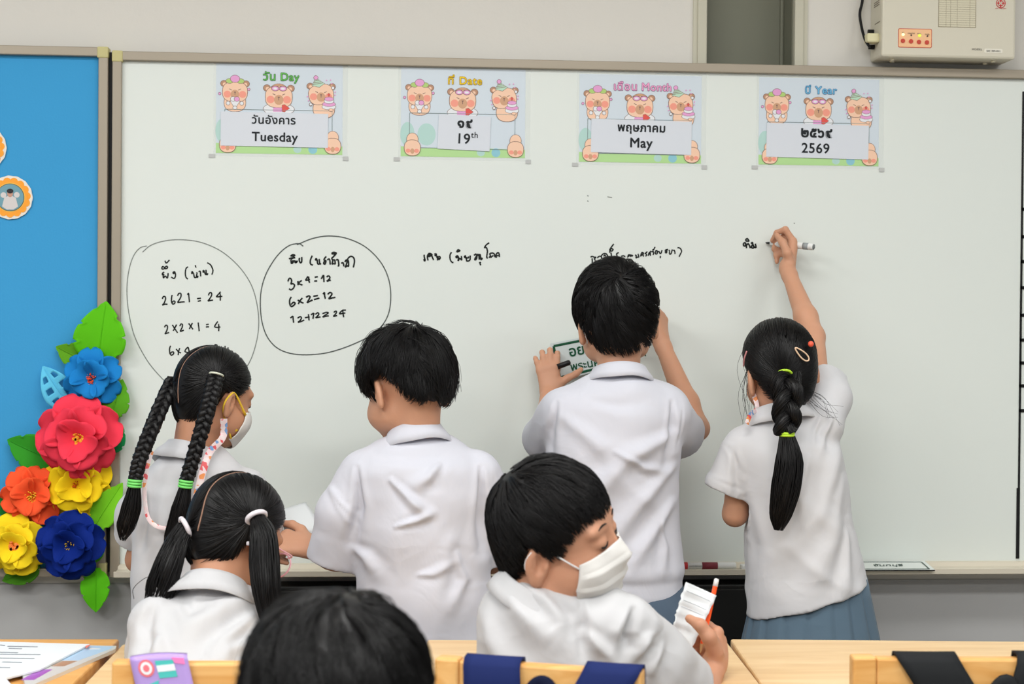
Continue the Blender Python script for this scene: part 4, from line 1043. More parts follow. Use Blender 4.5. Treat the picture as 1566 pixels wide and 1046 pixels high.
def short_hair(sc, Hc, HR, hs, n=2600, whorl=(0.15, -0.7, 0.75), swirl=25, length=0.62, rad=0.0012, seed=1, grav=0.12, clump=260, lift=0.25, front=None, noise=0.16, M_=9, rag=0.006):
    r = np.random.RandomState(seed); w = unit(np.array(whorl, float))
    H = HairMesh(); H.add(*cap_mesh(sc, Hc, HR, hs, 0.50))
    cu = unit(r.normal(size=(clump * 3, 3))); cu = cu[sc.pt(cu, 0)[:, 2] > sc.zline(cu, sc.line)][:clump]
    u = unit(r.normal(size=(n * 3, 3)))
    u = u[sc.pt(u, 0.0)[:, 2] > sc.zline(u, sc.line)][:n]; N = len(u)
    ci = np.argmax(u @ cu.T, axis=1)
    ca = r.normal(size=len(cu)) * noise * 2.2; ch = r.uniform(-0.25, 0.35, len(cu)); cl = r.uniform(0.75, 1.2, len(cu))
    u = unit(u * 0.55 + cu[ci] * 0.45)
    t = unit(u * (u @ w)[:, None] - w)
    a = np.radians(swirl) + ca[ci] + r.normal(size=N) * noise * 0.6
    if front is not None:   # comb the front towards a given direction
        fw = np.clip((u[:, 1] - 0.05) / 0.4, 0, 1)[:, None]; t = unit(t * (1 - fw) + np.asarray(front, float) * fw); t = unit(t - u * np.sum(t * u, 1, keepdims=True))
    t = t * np.cos(a)[:, None] + np.cross(u, t) * np.sin(a)[:, None]
    L = length * cl[ci] * r.uniform(0.8, 1.15, N); f0 = 0.56 + 0.28 * ch[ci]; f1 = 1.0 + lift * (ch[ci] + r.normal(size=N) * 0.35)
    P = np.zeros((N, M_, 3)); alive = np.ones(N, bool); uu = u.copy(); last = None
    over = r.uniform(-0.004, 0.004, N) + rag * ch[ci]
    for k in range(M_):
        q = k / (M_ - 1); f = f0 + (f1 - f0) * min(1, q * 1.6)
        p = sc.pt(uu, np.zeros(N) + f)
        if last is not None:
            alive = alive & (p[:, 2] > sc.zline(uu, sc.tip) - over); p = np.where(alive[:, None], p, last + (p - last) * 0.05)
        P[:, k] = p; last = p
        t = t + np.array([0, 0, -grav]) * 0.3; t = unit(t - uu * np.sum(t * uu, 1, keepdims=True))
        un = unit(uu + t * (L / (M_ - 1))[:, None]); t = unit(t - un * np.sum(t * un, 1, keepdims=True)); uu = un
    R_ = rad * np.linspace(1, 0.25, M_)[None, :] * r.uniform(0.7, 1.25, N)[:, None]
    V, F = tubes_from_paths(P, R_); H.add(V * hs @ HR.T + Hc, F)
    return H
def pulled_hair(sc, Hc, HR, hs, ties, part=None, n=1800, seed=1, rad=0.0009, gap=0.0025, M_=10, flyaway=0):
    """ties: list of (local direction, side_sign or 0); strands lie flat and run to the tie"""
    r = np.random.RandomState(seed); H = HairMesh(); H.add(*cap_mesh(sc, Hc, HR, hs, 0.62))
    u = unit(r.normal(size=(n * 3, 3))); u = u[sc.pt(u, 0)[:, 2] > sc.zline(u, sc.line)]
    if part is not None: u = u[np.abs(u[:, 0] - part) > gap / 0.08]
    u = u[:n]; N = len(u)
    tv = np.zeros((N, 3))
    for d, sg in ties:
        m = np.ones(N, bool) if sg == 0 else ((u[:, 0] - (part or 0)) * sg > 0); tv[m] = unit(np.array(d, float))
    P = np.zeros((N, M_, 3)); om = np.arccos(np.clip(np.sum(u * tv, 1), -1, 1)); so = np.sin(om) + 1e-6
    fj = r.uniform(0.50, 0.80, N); mx = r.uniform(0.75, 1.0, N)
    for k in range(M_):
        q = k / (M_ - 1) * mx
        v = (np.sin((1 - q) * om) / so)[:, None] * u + (np.sin(q * om) / so)[:, None] * tv
        v = unit(v + np.array([0, 0, -0.06]) * (np.sin(np.pi * q) * (om > 0.5))[:, None])
        P[:, k] = sc.pt(v, fj + 0.10 * np.sin(np.pi * q))
    R_ = rad * np.interp(np.linspace(0, 1, M_), [0, .2, 1], [.3, 1, .6])[None, :] * r.uniform(0.7, 1.3, N)[:, None]
    V, F = tubes_from_paths(P, R_); H.add(V * hs @ HR.T + Hc, F)
    return H
def tie_dir(p, Hc, HR, hs, sc):
    return unit(((np.asarray(p) - Hc) @ HR) / hs - sc.c)
def tail(path, radius, n=160, seed=1, rad=0.0012, M_=16, spread=1.0, flat=0.75, core=True):
    """loose hanging bundle along a world path with a radius profile"""
    r = np.random.RandomState(seed); H = HairMesh(); C = spline(path, M_ * 2)[::2] if len(path) > 2 else spline(path, M_)
    M2 = len(C); rr = np.interp(np.linspace(0, 1, M2), np.linspace(0, 1, len(radius)), radius)
    T, Nn, Bn = frames(C)
    Nx = unit(np.cross(T, np.array([0, 1.0, 0]))); Ny = np.cross(T, Nx)
    a = r.uniform(0, 6.283, n); q = np.sqrt(r.uniform(0.3, 1.12, n))
    end = r.uniform(0.80, 1.04, n); tw = r.normal(size=n) * 0.45
    P = np.zeros((n, M2, 3)); s_ = np.linspace(0, 1, M2)
    for k in range(M2):
        sk = np.clip(s_[k] * end, 0, 1); aa = a + tw * s_[k]
        ck = np.stack([np.interp(sk, s_, C[:, i]) for i in range(3)], -1); rk = np.interp(sk, s_, rr)
        P[:, k] = ck + (rk * q * np.cos(aa))[:, None] * Nx[k] + (rk * q * np.sin(aa) * flat)[:, None] * Ny[k]
    R_ = rad * np.linspace(1, 0.35, M2)[None, :] * r.uniform(0.7, 1.3, n)[:, None]
    H.add(*tubes_from_paths(P, R_))
    if core:
        m = int(M2 * 0.86); V, F = tube_vf(C[:m], rr[:m] * 0.70 * np.r_[np.ones(m - 3), 0.8, 0.55, 0.25], 12, True, None)
        H.add(np.asarray(V), np.array([f for f in F if len(f) == 4]))
    return H
def braid(path, r0, r1, turns, seed=1, per=26, face=(0, -1, 0)):
    """three-strand plait along a world path; the flat of the plait looks towards face"""
    r = np.random.RandomState(seed); H = HairMesh(); n = 90
    C = spline(path, n); T, _, _ = frames(C); fz = np.asarray(face, float)
    Yv = unit(fz - T * (T @ fz)[:, None]); Xv = np.cross(T, Yv); s_ = np.linspace(0, 1, n); R_ = r0 + (r1 - r0) * s_
    for k in range(3):
        ph = 2 * np.pi * turns * s_ + 2 * np.pi * k / 3
        X = R_ * 0.85 * np.sin(ph); Y = R_ * 0.52 * np.sin(2 * ph)
        Pk = C + Xv * X[:, None] + Yv * Y[:, None]
        V, F = tube_vf(Pk, R_ * 0.60, 10, True); H.add(np.asarray(V), np.array([f for f in F if len(f) == 4]))
        Tk, Nk, Bk = frames(Pk)
        a = r.uniform(0, 6.283, per); tw = 1.2
        P = np.stack([Pk + (R_ * 0.60)[:, None] * (np.cos(a_ + tw * ph)[:, None] * Nk + np.sin(a_ + tw * ph)[:, None] * Bk) for a_ in a])
        P += r.normal(size=(per, 1, 3)) * 0.0006
        H.add(*tubes_from_paths(P[:, ::2], np.full((per, len(s_[::2])), 0.0011)))
    return H
def band(name, c, axis, R_, r, m, parent, rings=1, gap=0.006):
    mb = MB(); axis = unit(axis); a = unit(np.cross(axis, [0.3, 0.8, 0.5])); b = np.cross(axis, a); t = np.linspace(0, 2 * np.pi, 29)
    for i in range(rings):
        cc = np.asarray(c) + axis * gap * (i - (rings - 1) / 2)
        mb.tube(cc + R_ * (np.cos(t)[:, None] * a + np.sin(t)[:, None] * b), r, 8, 0, False)
    return mb.build(name, m, parent, True)
def flyaways(root, Hc, n, seed, spots, L=0.07, m=None):
    pass

# ------------------------------------------------------------------ clothes
def fold_displace(V, F, folds, noise=0.0016, seed=0, crumple=5):
    """folds: (list of world points, width, height); applied along normals"""
    N = vnormals(V, F); D = np.zeros(len(V)); r = np.random.RandomState(seed)
    for _ in range(7):
        k = r.normal(size=3) * 26; D += noise * 0.55 * np.sin(V @ k + r.uniform(0, 6.28))
    # soft crumples: warped ridges
    Wp = V + 0.022 * np.stack([np.sin(V @ (r.normal(size=3) * 17) + r.uniform(0, 6)) for _ in range(3)], -1)
    for _ in range(crumple):
        k = r.normal(size=3) * [17, 6, 13]; q = np.sin(Wp @ k + r.uniform(0, 6.28)); msk = np.clip(np.sin(V @ (r.normal(size=3) * 12) + r.uniform(0, 6.28)), 0, 1)
        D += noise * 2.3 * msk * (np.exp(-(q / 0.42) ** 2) - 0.3)
    for pts, wd, amp in folds:
        pts = [np.asarray(p, float) for p in pts]; best = np.full(len(V), 9.0); tt = np.zeros(len(V)); tot = len(pts) - 1
        for i in range(tot):
            a, b = pts[i] * [1, .06, 1], pts[i + 1] * [1, .06, 1]; Q = V * [1, .06, 1]
            ab = b - a; t = np.clip(((Q - a) @ ab) / (ab @ ab + 1e-12), 0, 1); d = np.linalg.norm(Q - a - t[:, None] * ab, axis=1)
            m = d < best; best[m] = d[m]; tt[m] = (i + t[m]) / tot
        env = np.sin(np.pi * np.clip(tt * 0.9 + 0.05, 0, 1)) ** 0.6
        wv = wd * (0.6 + 0.9 * tt); g = np.exp(-(best / wv) ** 2) - 0.25 * np.exp(-((best - 1.9 * wv) / (1.1 * wv)) ** 2)
        D += 1.5 * amp * env * g * np.clip((0.45 - N[:, 1]) * 4, 0, 1)
    return V + N * D[:, None]
def collar(parent, c, R, rx, ry, stand=0.022, fall=0.036, flare=0.018, gap=38, m=None, tilt=0.0, front_drop=0.03):
    """folded shirt collar round the neck: c centre of neck base, R frame (right, forward, up)"""
    n = 56; th = np.radians(np.linspace(-180 + gap, 180 - gap, n))      # 0 = back
    prof = [(0.0, -0.012, 0.0), (0.001, stand * 0.6, 0.0), (0.003, stand, 0.0), (0.0065, stand + 0.001, 0.0), (0.010, stand - 0.005, 0.3), (0.010 + flare * 0.6, stand - fall * 0.55, 0.7), (0.010 + flare, stand - fall, 1.0)]
    G_ = np.zeros((n, len(prof), 3))
    for i, t in enumerate(th):
        fr_ = (1 - math.cos(t)) / 2
        for j, (dr, dz, w_) in enumerate(prof):
            x = -(rx + dr) * math.sin(t) * -1; y = -(ry + dr) * math.cos(t)
            z = dz - front_drop * fr_ + tilt * math.sin(t) - w_ * 0.022 * fr_ ** 2 + 0.0012 * w_ * math.sin(5 * t)
            G_[i, j] = c + R @ np.array([x, y, z])
    return sheet_obj('collar', G_, m or M_SHIRT, parent, 0.0022)
# ================================================================== PEOPLE
def make_body(root, G, m, h=0.0030, it=1):
    V, F = G.mesh(h * HQ); V = relax(V, F, it, 0.4)
    return mesh_np('body', V, F, m, root, True)
def shirt_field(rows, sleeves, extra=(), k=0.035, neck=None):
    G = Sdf(); R_ = []
    for py, xl, xr, Y, ry in rows:
        a, b = at(xl, py, Y), at(xr, py, Y); R_.append(((a[0] + b[0]) / 2, Y, (a[2] + b[2]) / 2, (b[0] - a[0]) / 2, ry))
    G.add(f_stack(R_, 0.02), 0.01)
    for ch in sleeves:
        pts = [np.asarray(c[:3], float) for c in ch]; rr = [c[3] for c in ch]
        for i in range(len(pts) - 1): G.add(f_cap(pts[i], pts[i + 1], rr[i], rr[i + 1]), k if i == 0 else 0.02)
    for f, kk in extra: G.add(f, kk)
    for ch in sleeves:
        pts = [np.asarray(c[:3], float) for c in ch]; rr = [c[3] for c in ch]
        d = unit(pts[-1] - pts[-2])
        # clean sleeve end: cut flat just past the end point and bore the opening
        e = pts[-1] + d * rr[-1] * 0.15
        blob = Sdf().add(f_half(e, -d)).keep((f_ell(pts[-1] + d * rr[-1] * 0.9, (rr[-1] * 1.5,) * 3)))
        G.cut(((lambda p, b=blob: b.value(p)), e - rr[-1] * 2.4, e + rr[-1] * 2.4), 0.003)
        G.cut(f_cap(e - d * 0.035, e + d * 0.03, rr[-1] - 0.015, rr[-1] - 0.013), 0.003)
    if neck is not None: G.cut(neck, 0.006)
    return G
def make_shirt(root, G, m, folds=(), h=0.0042, noise=0.0016, seed=0, it=2):
    V, F = G.mesh(h * HQ); V = relax(V, F, it, 0.5)
    F2 = [(([at(*q) if not isinstance(q, np.ndarray) else q for q in pts]), w_, a_) for pts, w_, a_ in folds]
    V = fold_displace(V, F, F2, noise, seed)
    return mesh_np('shirt', V, F, m, root, True)
def P(px, py, Y, r=None):
    p = at(px, py, Y); return p if r is None else np.append(p, r)
def place_head(G, Hc, HR, hs=1.0, neck_to=None, nr=0.046, neck_from=(0, -0.030, -0.045)):
    G.add(f_xf(HEAD, Hc, HR, hs), 0.0)
    a = Hc + HR @ (np.array(neck_from) * hs)
    G.add(f_cap(a, neck_to, nr, nr * 1.02), 0.022)
def legs(G, hipc, hw, knees, ankles, toes, sc=1.0):
    for i, d in enumerate((-1, 1)):
        hp = np.asarray(hipc) + np.array([d * hw * 0.85, 0, -0.03])
        G.add(f_cap(hp, knees[i], 0.054 * sc, 0.045 * sc), 0.03); G.add(f_cap(knees[i], ankles[i], 0.044 * sc, 0.030 * sc), 0.02)
        G.add(f_cap(ankles[i], np.asarray(ankles[i]) + np.array([0, 0, -0.03]), 0.030 * sc, 0.028 * sc), 0.01)
        G.add(f_cap(np.asarray(ankles[i]) + np.array([0, 0, -0.035]), np.asarray(toes[i]), 0.028 * sc, 0.024 * sc), 0.015)
def shoes(root, ankles, toes):
    for a, t in zip(ankles, toes):
        a, t = np.asarray(a, float), np.asarray(t, float); d = unit((t - a) * [1, 1, 0])
        G = Sdf(); G.add(f_cap(np.array([a[0], a[1], 0.036]) - d * 0.025, np.array([t[0], t[1], 0.032]) + d * 0.015, 0.036, 0.034), 0.01)
        G.add(f_cap(np.array([a[0], a[1], 0.05]), np.array([a[0], a[1], 0.07]), 0.037, 0.036), 0.02)
        G.keep(f_half((0, 0, 0.0), (0, 0, -1)), 0.004)
        G.keep(f_half((0, 0, 0.088), (0, 0, 1)), 0.003)
        V, F = G.mesh(0.006); mesh_np('shoe', V, F, M_SHOE, root, True)
        S2 = Sdf().add(f_cap(np.array([a[0], a[1], 0.07]), np.array([a[0], a[1], 0.15]), 0.034, 0.036), 0.01); V, F = S2.mesh(0.006); mesh_np('sock', V, F, M_SOCK, root, True)
def face_bits(root, Hc, HR, hs=1.0, lash=1.0):
    for d in (-1, 1):
        x = np.linspace(0.016, 0.044, 9) * d
        dirs = np.stack([x, np.full(9, 0.082), 0.026 + 0.004 * np.sin(np.linspace(0.3, 2.6, 9))], -1)
        mb = MB(); mb.tube((head_surface(dirs, 0.0004) * hs) @ HR.T + Hc, np.array([.6, 1, 1.2, 1.3, 1.3, 1.2, 1, .8, .4]) * 0.0013, 6); mb.build('eyebrow', M_HAIR, root, True)
        x = np.linspace(0.0165, 0.0425, 9) * d
        dirs = np.stack([x, np.full(9, 0.084), -0.001 - 0.0035 * np.sin(np.linspace(0, np.pi, 9))], -1)
        mb = MB(); mb.tube((head_surface(dirs, 0.0003) * hs) @ HR.T + Hc, np.array([.5, .9, 1.1, 1.2, 1.2, 1.2, 1.1, .9, .5]) * 0.0012 * lash, 6); mb.build('eyelashes', M_HAIR, root, True)
def cuff(root, pts_c, d, r, m, name='sleeve_hem'):
    pass
BOYLINE = [(0, .066), (30, .060), (52, .03), (70, -.012), (80, -.006), (90, .014), (102, .012), (115, -.022), (135, -.050), (180, -.058)]
BOYTIP = [(0, .050), (30, .045), (52, .015), (70, -.022), (80, -.014), (90, .016), (102, .014), (115, -.022), (135, -.062), (180, -.074)]
GIRLLINE = [(0, .070), (35, .062), (60, .032), (75, .004), (88, .016), (100, .010), (115, -.020), (140, -.050), (180, -.056)]

def seated_legs(G, hipc, fwd, hw=0.075, L=0.30, sc=1.0):
    f = unit(np.array([fwd[0], fwd[1], 0.0])); r = np.array([f[1], -f[0], 0.0]); hipc = np.asarray(hipc, float)
    kn, an, to = [], [], []
    for d in (-1, 1):
        h = hipc + r * d * hw; k = h + f * L + r * d * 0.02; k[2] = 0.43; a = k.copy() + f * 0.02; a[2] = 0.085; t = a + f * 0.12; t[2] = 0.03
        G.add(f_cap(h, k, 0.062, 0.048), 0.03); G.add(f_cap(k, a, 0.045, 0.030), 0.02); G.add(f_cap(a, t, 0.030, 0.024), 0.015)
        kn.append(k); an.append(a); to.append(t)
    return kn, an, to
def blur_grid(A, it):
    for _ in range(it):
        B = A.copy(); B[1:-1, 1:-1] = (A[1:-1, 1:-1] * 2 + A[:-2, 1:-1] + A[2:, 1:-1] + A[1:-1, :-2] + A[1:-1, 2:]) / 6; A = B
    return A
def face_mask(root, Hc, HR, hs, m, loop_m, phimax=64, top=27, bot=-40, pleats=True, name='face_mask', loops=(-1, 1), side_drop=6, loop_r=0.0013):
    ns, nt = 41, 29
    s_ = np.linspace(-1, 1, ns)[None, :]; t = np.linspace(0, 1, nt)[:, None]
    ph = np.radians(phimax * (1 - 0.10 * np.abs(t - 0.5) * 2 + 0.16 * t ** 3)) * s_
    el = np.radians(top + (bot - top) * t - side_drop * np.abs(s_) ** 1.5 * (1 - t) + 6 * np.abs(s_) ** 2 * t)
    el, ph = np.broadcast_arrays(el, ph)
    dirs = np.stack([np.sin(ph) * np.cos(el), np.cos(ph) * np.cos(el), np.sin(el)], -1)
    o = (0, 0.005, -0.045)
    Pm = head_surface(dirs, 0.004, o)
    rad = np.linalg.norm(Pm - np.array(o), axis=-1)
    for _ in range(60):      # stretch over nose and chin like cloth
        b = rad.copy(); b[1:-1, 1:-1] = (rad[:-2, 1:-1] + rad[2:, 1:-1] + rad[1:-1, :-2] + rad[1:-1, 2:]) / 4; rad = np.maximum(rad, b)
    if pleats: rad = rad + 0.0042 * (1 - ((t * 3.6 + 0.2) % 1.0)) ** 2 * (np.abs(s_) < 0.93) * (t > 0.12) * (t < 0.9)
    rad = rad + 0.0012 * np.sin(9 * s_ + 5 * t)
    Pm = np.array(o) + dirs * rad[..., None]
    o_ = sheet_obj(name, (Pm * hs) @ HR.T + Hc, m, root, 0.0016)
    for d in loops:
        j = 0 if d < 0 else ns - 1
        a, b = Pm[2, j], Pm[-3, j]
        L = spline([a, np.array([d * 0.076, 0.000, 0.012]), np.array([d * 0.0835, -0.020, 0.006]), np.array([d * 0.0815, -0.030, -0.016]), np.array([d * 0.073, -0.018, -0.040]), b], 30)
        MB().tube((L * hs) @ HR.T + Hc, loop_r, 6).build('ear_loop', loop_m, root, True)
    return Pm
M_MASK = mat('white_mask', (222, 220, 216), 0.8, 0.15, bump=(500, 0.0002)); M_ELASTIC = mat('white_elastic', (226, 226, 226), 0.7, 0.2)
def loc(Hc, HR, hs, p): return (np.asarray(p, float) * hs) @ HR.T + Hc
def skirt(root, top_c, rx, ry, z1, rx2, ry2, n=18, m=None, amp=0.012, sweep=(0, 0)):
    th = np.linspace(0, 2 * np.pi, n * 8 + 1); zz = np.linspace(0, 1, 10)
    G_ = np.zeros((len(zz), len(th), 3))
    for i, q in enumerate(zz):
        saw = ((th * n / (2 * np.pi)) % 1.0); ple = amp * (0.35 + 0.65 * q) * (saw ** 0.6 - 0.5)
        a, b = rx + (rx2 - rx) * q + ple, ry + (ry2 - ry) * q + ple
        G_[i, :, 0] = top_c[0] + a * np.cos(th) + sweep[0] * q; G_[i, :, 1] = top_c[1] + b * np.sin(th) + sweep[1] * q; G_[i, :, 2] = top_c[2] + (z1 - top_c[2]) * q
    return sheet_obj('skirt', G_, m or M_SKIRT, root, 0.003)
def simple_part(name, root, fs, m, h=0.006, k=0.02, noise=0.0, seed=0, cuts=()):
    G = Sdf()
    for f in fs: G.add(f, k)
    for c in cuts: G.cut(c, 0.004)
    V, F = G.mesh(h)
    if noise: V = fold_displace(V, F, [], noise, seed)
    return mesh_np(name, V, F, m, root, True)
def standing_lower(G, hip, sc=1.0):
    kn = [hip + [-0.075, 0.0, -0.25], hip + [0.075, 0.0, -0.25]]; an = [np.array([hip[0] - .075, hip[1], 0.085]), np.array([hip[0] + .075, hip[1], 0.085])]
    to = [an[0] + [-.01, .12, -.055], an[1] + [.01, .12, -.055]]
    for i in range(2): kn[i][2] = min(kn[i][2], 0.42)
    legs(G, hip, 0.065, kn, an, to, sc); return kn, an, to

GIRLLOW = [(0, .070), (35, .062), (60, .034), (75, .010), (88, .020), (100, .006), (112, -.035), (135, -.072), (180, -.080)]
# ---------------------------------------------------------------- boy writing with a licence-plate card held to the board
def boy_at_board():
    root = empty('person', (P(945, 900, -0.42)[0], -0.42, 0), 'tallest boy in white shirt at the board, pressing a green lettered card to it', 'person', 'pupils in white school shirts')
    Hc = P(942, 491, -0.36); HR = rot3(2, 2, -5); hs = 1.0
    G = Sdf(); nb_ = P(945, 585, -0.405)
    place_head(G, Hc, HR, hs, nb_, 0.0455)
    SL, SR_ = P(862, 632, -0.42), P(1026, 632, -0.42)
    G.add(f_cap(SL + [.01, 0, -.01], SR_ + [-.01, 0, -.01], 0.034, 0.034), 0.02); G.add(f_cap(P(945, 640, -0.42), P(945, 880, -0.42), 0.085, 0.085), 0.04)
    EL, WL = P(826, 676, -0.215), P(841, 600, -0.082); ER, WR = P(1066, 655, -0.235), P(1010, 520, -0.095)
    arm(G, SL, EL, WL); arm(G, SR_, ER, WR)
    hand(G, WL, (-0.08, 0.16, 0.95), (0.10, 0.95, -0.16), -1, 0.90, [(14, 40, 30), (10, 36, 34), (8, 34, 32), (4, 32, 30)], (8, 3, -4, -12), [(0.45, 0.85, 0.0), (0.40, 0.90, 0.15), (0.55, 0.70, 0.4)])
    hand(G, WR, (0.02, 0.36, 0.93), (-0.75, 0.6, -0.2), 1, 0.98, [(50, 45, 20), (50, 55, 30), (60, 60, 40), (60, 65, 40)], (3, 1, -2, -5), [(0.75, 0.3, 0.6), (0.9, 0.1, 0.45), (0.95, 0.0, 0.2)])
    hip = P(947, 930, -0.42); kn = [hip + [-0.085, 0.01, -0.27], hip + [0.085, 0.0, -0.27]]; an = [np.array([hip[0] - .09, -0.43, 0.08]), np.array([hip[0] + .09, -0.42, 0.08])]
    to = [an[0] + [-.02, .13, -.055], an[1] + [.02, .13, -.055]]
    legs(G, hip, 0.07, kn, an, to)
    make_body(root, G, M_SKIN)
    shoes(root, an, to)
    sh = Sdf(); sh.add(f_stack([(hip[0], -0.42, hip[2] - 0.12, 0.155, 0.12), (hip[0], -0.42, hip[2], 0.148, 0.115), (hip[0], -0.42, hip[2] + 0.06, 0.135, 0.095)]), 0.01)
    for d in (-1, 1): sh.add(f_cap(hip + [d * 0.075, 0, -0.08], hip + [d * 0.085, 0, -0.24], 0.082, 0.088), 0.02); sh.cut(f_cap(hip + [d * 0.085, 0, -0.26], hip + [d * 0.09, 0, -0.4], 0.075, 0.09), 0.004)
    V, F = sh.mesh(0.007); mesh_np('shorts', fold_displace(V, F, [], 0.002, 4), F, M_SHORTS, root, True)
    rows = [(572, 898, 996, -0.41, 0.058), (590, 872, 1022, -0.415, 0.072), (620, 842, 1046, -0.42, 0.090), (660, 836, 1044, -0.425, 0.100), (720, 832, 1036, -0.425, 0.102), (800, 832, 1038, -0.42, 0.102), (850, 840, 1042, -0.42, 0.104), (878, 842, 1044, -0.42, 0.106),
            (884, 848, 1042, -0.42, 0.102), (892, 848, 1042, -0.42, 0.103), (918, 852, 1045, -0.42, 0.106)]
    Gs = shirt_field(rows, [[P(866, 634, -0.42, .056), P(838, 672, -0.30, .056)], [P(1020, 634, -0.42, .056), P(1040, 668, -0.29, .056)]], k=0.022)
    # hem tilts down to the left
    Y_ = -.52
    folds = [([(1036, 664, Y_), (960, 700, Y_), (880, 790, Y_)], 0.016, 0.007), ([(1036, 716, Y_), (980, 770, Y_), (915, 850, Y_)], 0.015, 0.006), ([(1034, 770, Y_), (990, 830, Y_), (960, 872, Y_)], 0.013, 0.006),
             ([(866, 640, Y_), (920, 684, Y_), (985, 700, Y_)], 0.016, 0.004), ([(1034, 615, Y_), (1034, 655, Y_), (1024, 712, Y_)], 0.007, -0.007), ([(856, 618, Y_), (846, 660, Y_), (844, 712, Y_)], 0.007, -0.007),
             ([(905, 612, Y_), (950, 620, Y_), (1000, 612, Y_)], 0.012, -0.003), ([(1014, 800, Y_), (1022, 840, Y_), (1018, 876, Y_)], 0.007, 0.004), ([(940, 690, Y_), (985, 716, Y_), (1020, 722, Y_)], 0.007, 0.005)]
    folds += [([(823, 632, Y_), (834, 660, Y_), (844, 690, Y_)], 0.0035, -0.003), ([(1052, 618, Y_), (1047, 655, Y_), (1040, 690, Y_)], 0.0035, -0.003)]
    make_shirt(root, Gs, M_SHIRT_B, folds, seed=3)
    collar(root, P(947, 578, -0.408), rot3(0, 6, 0), 0.052, 0.052, 0.030, 0.030, 0.016, m=M_SHIRT_B, tilt=0.0)
    sc = Scalp(thick=(.021, .016, .025), line=BOYLINE, tip=BOYTIP)
    short_hair(sc, Hc, HR, hs, n=6800, whorl=(0.02, -0.80, 0.62), swirl=38, length=0.55, seed=11, lift=0.14, noise=0.10, clump=520, rad=0.0009).build('hair', root)
    # mask loop seen by each ear
    for d in (-1, 1):
        L = np.array([(d * 0.074, 0.012, 0.010), (d * 0.080, -0.020, 0.008), (d * 0.078, -0.030, -0.015), (d * 0.070, -0.018, -0.038), (d * 0.062, 0.03, -0.055)])
        MB().tube(spline(L * hs @ HR.T + Hc, 20), 0.0014, 6).build('mask_loop', mat('white_elastic', (226, 226, 226), 0.7, 0.2), root, True)
    return root
boy_at_board()
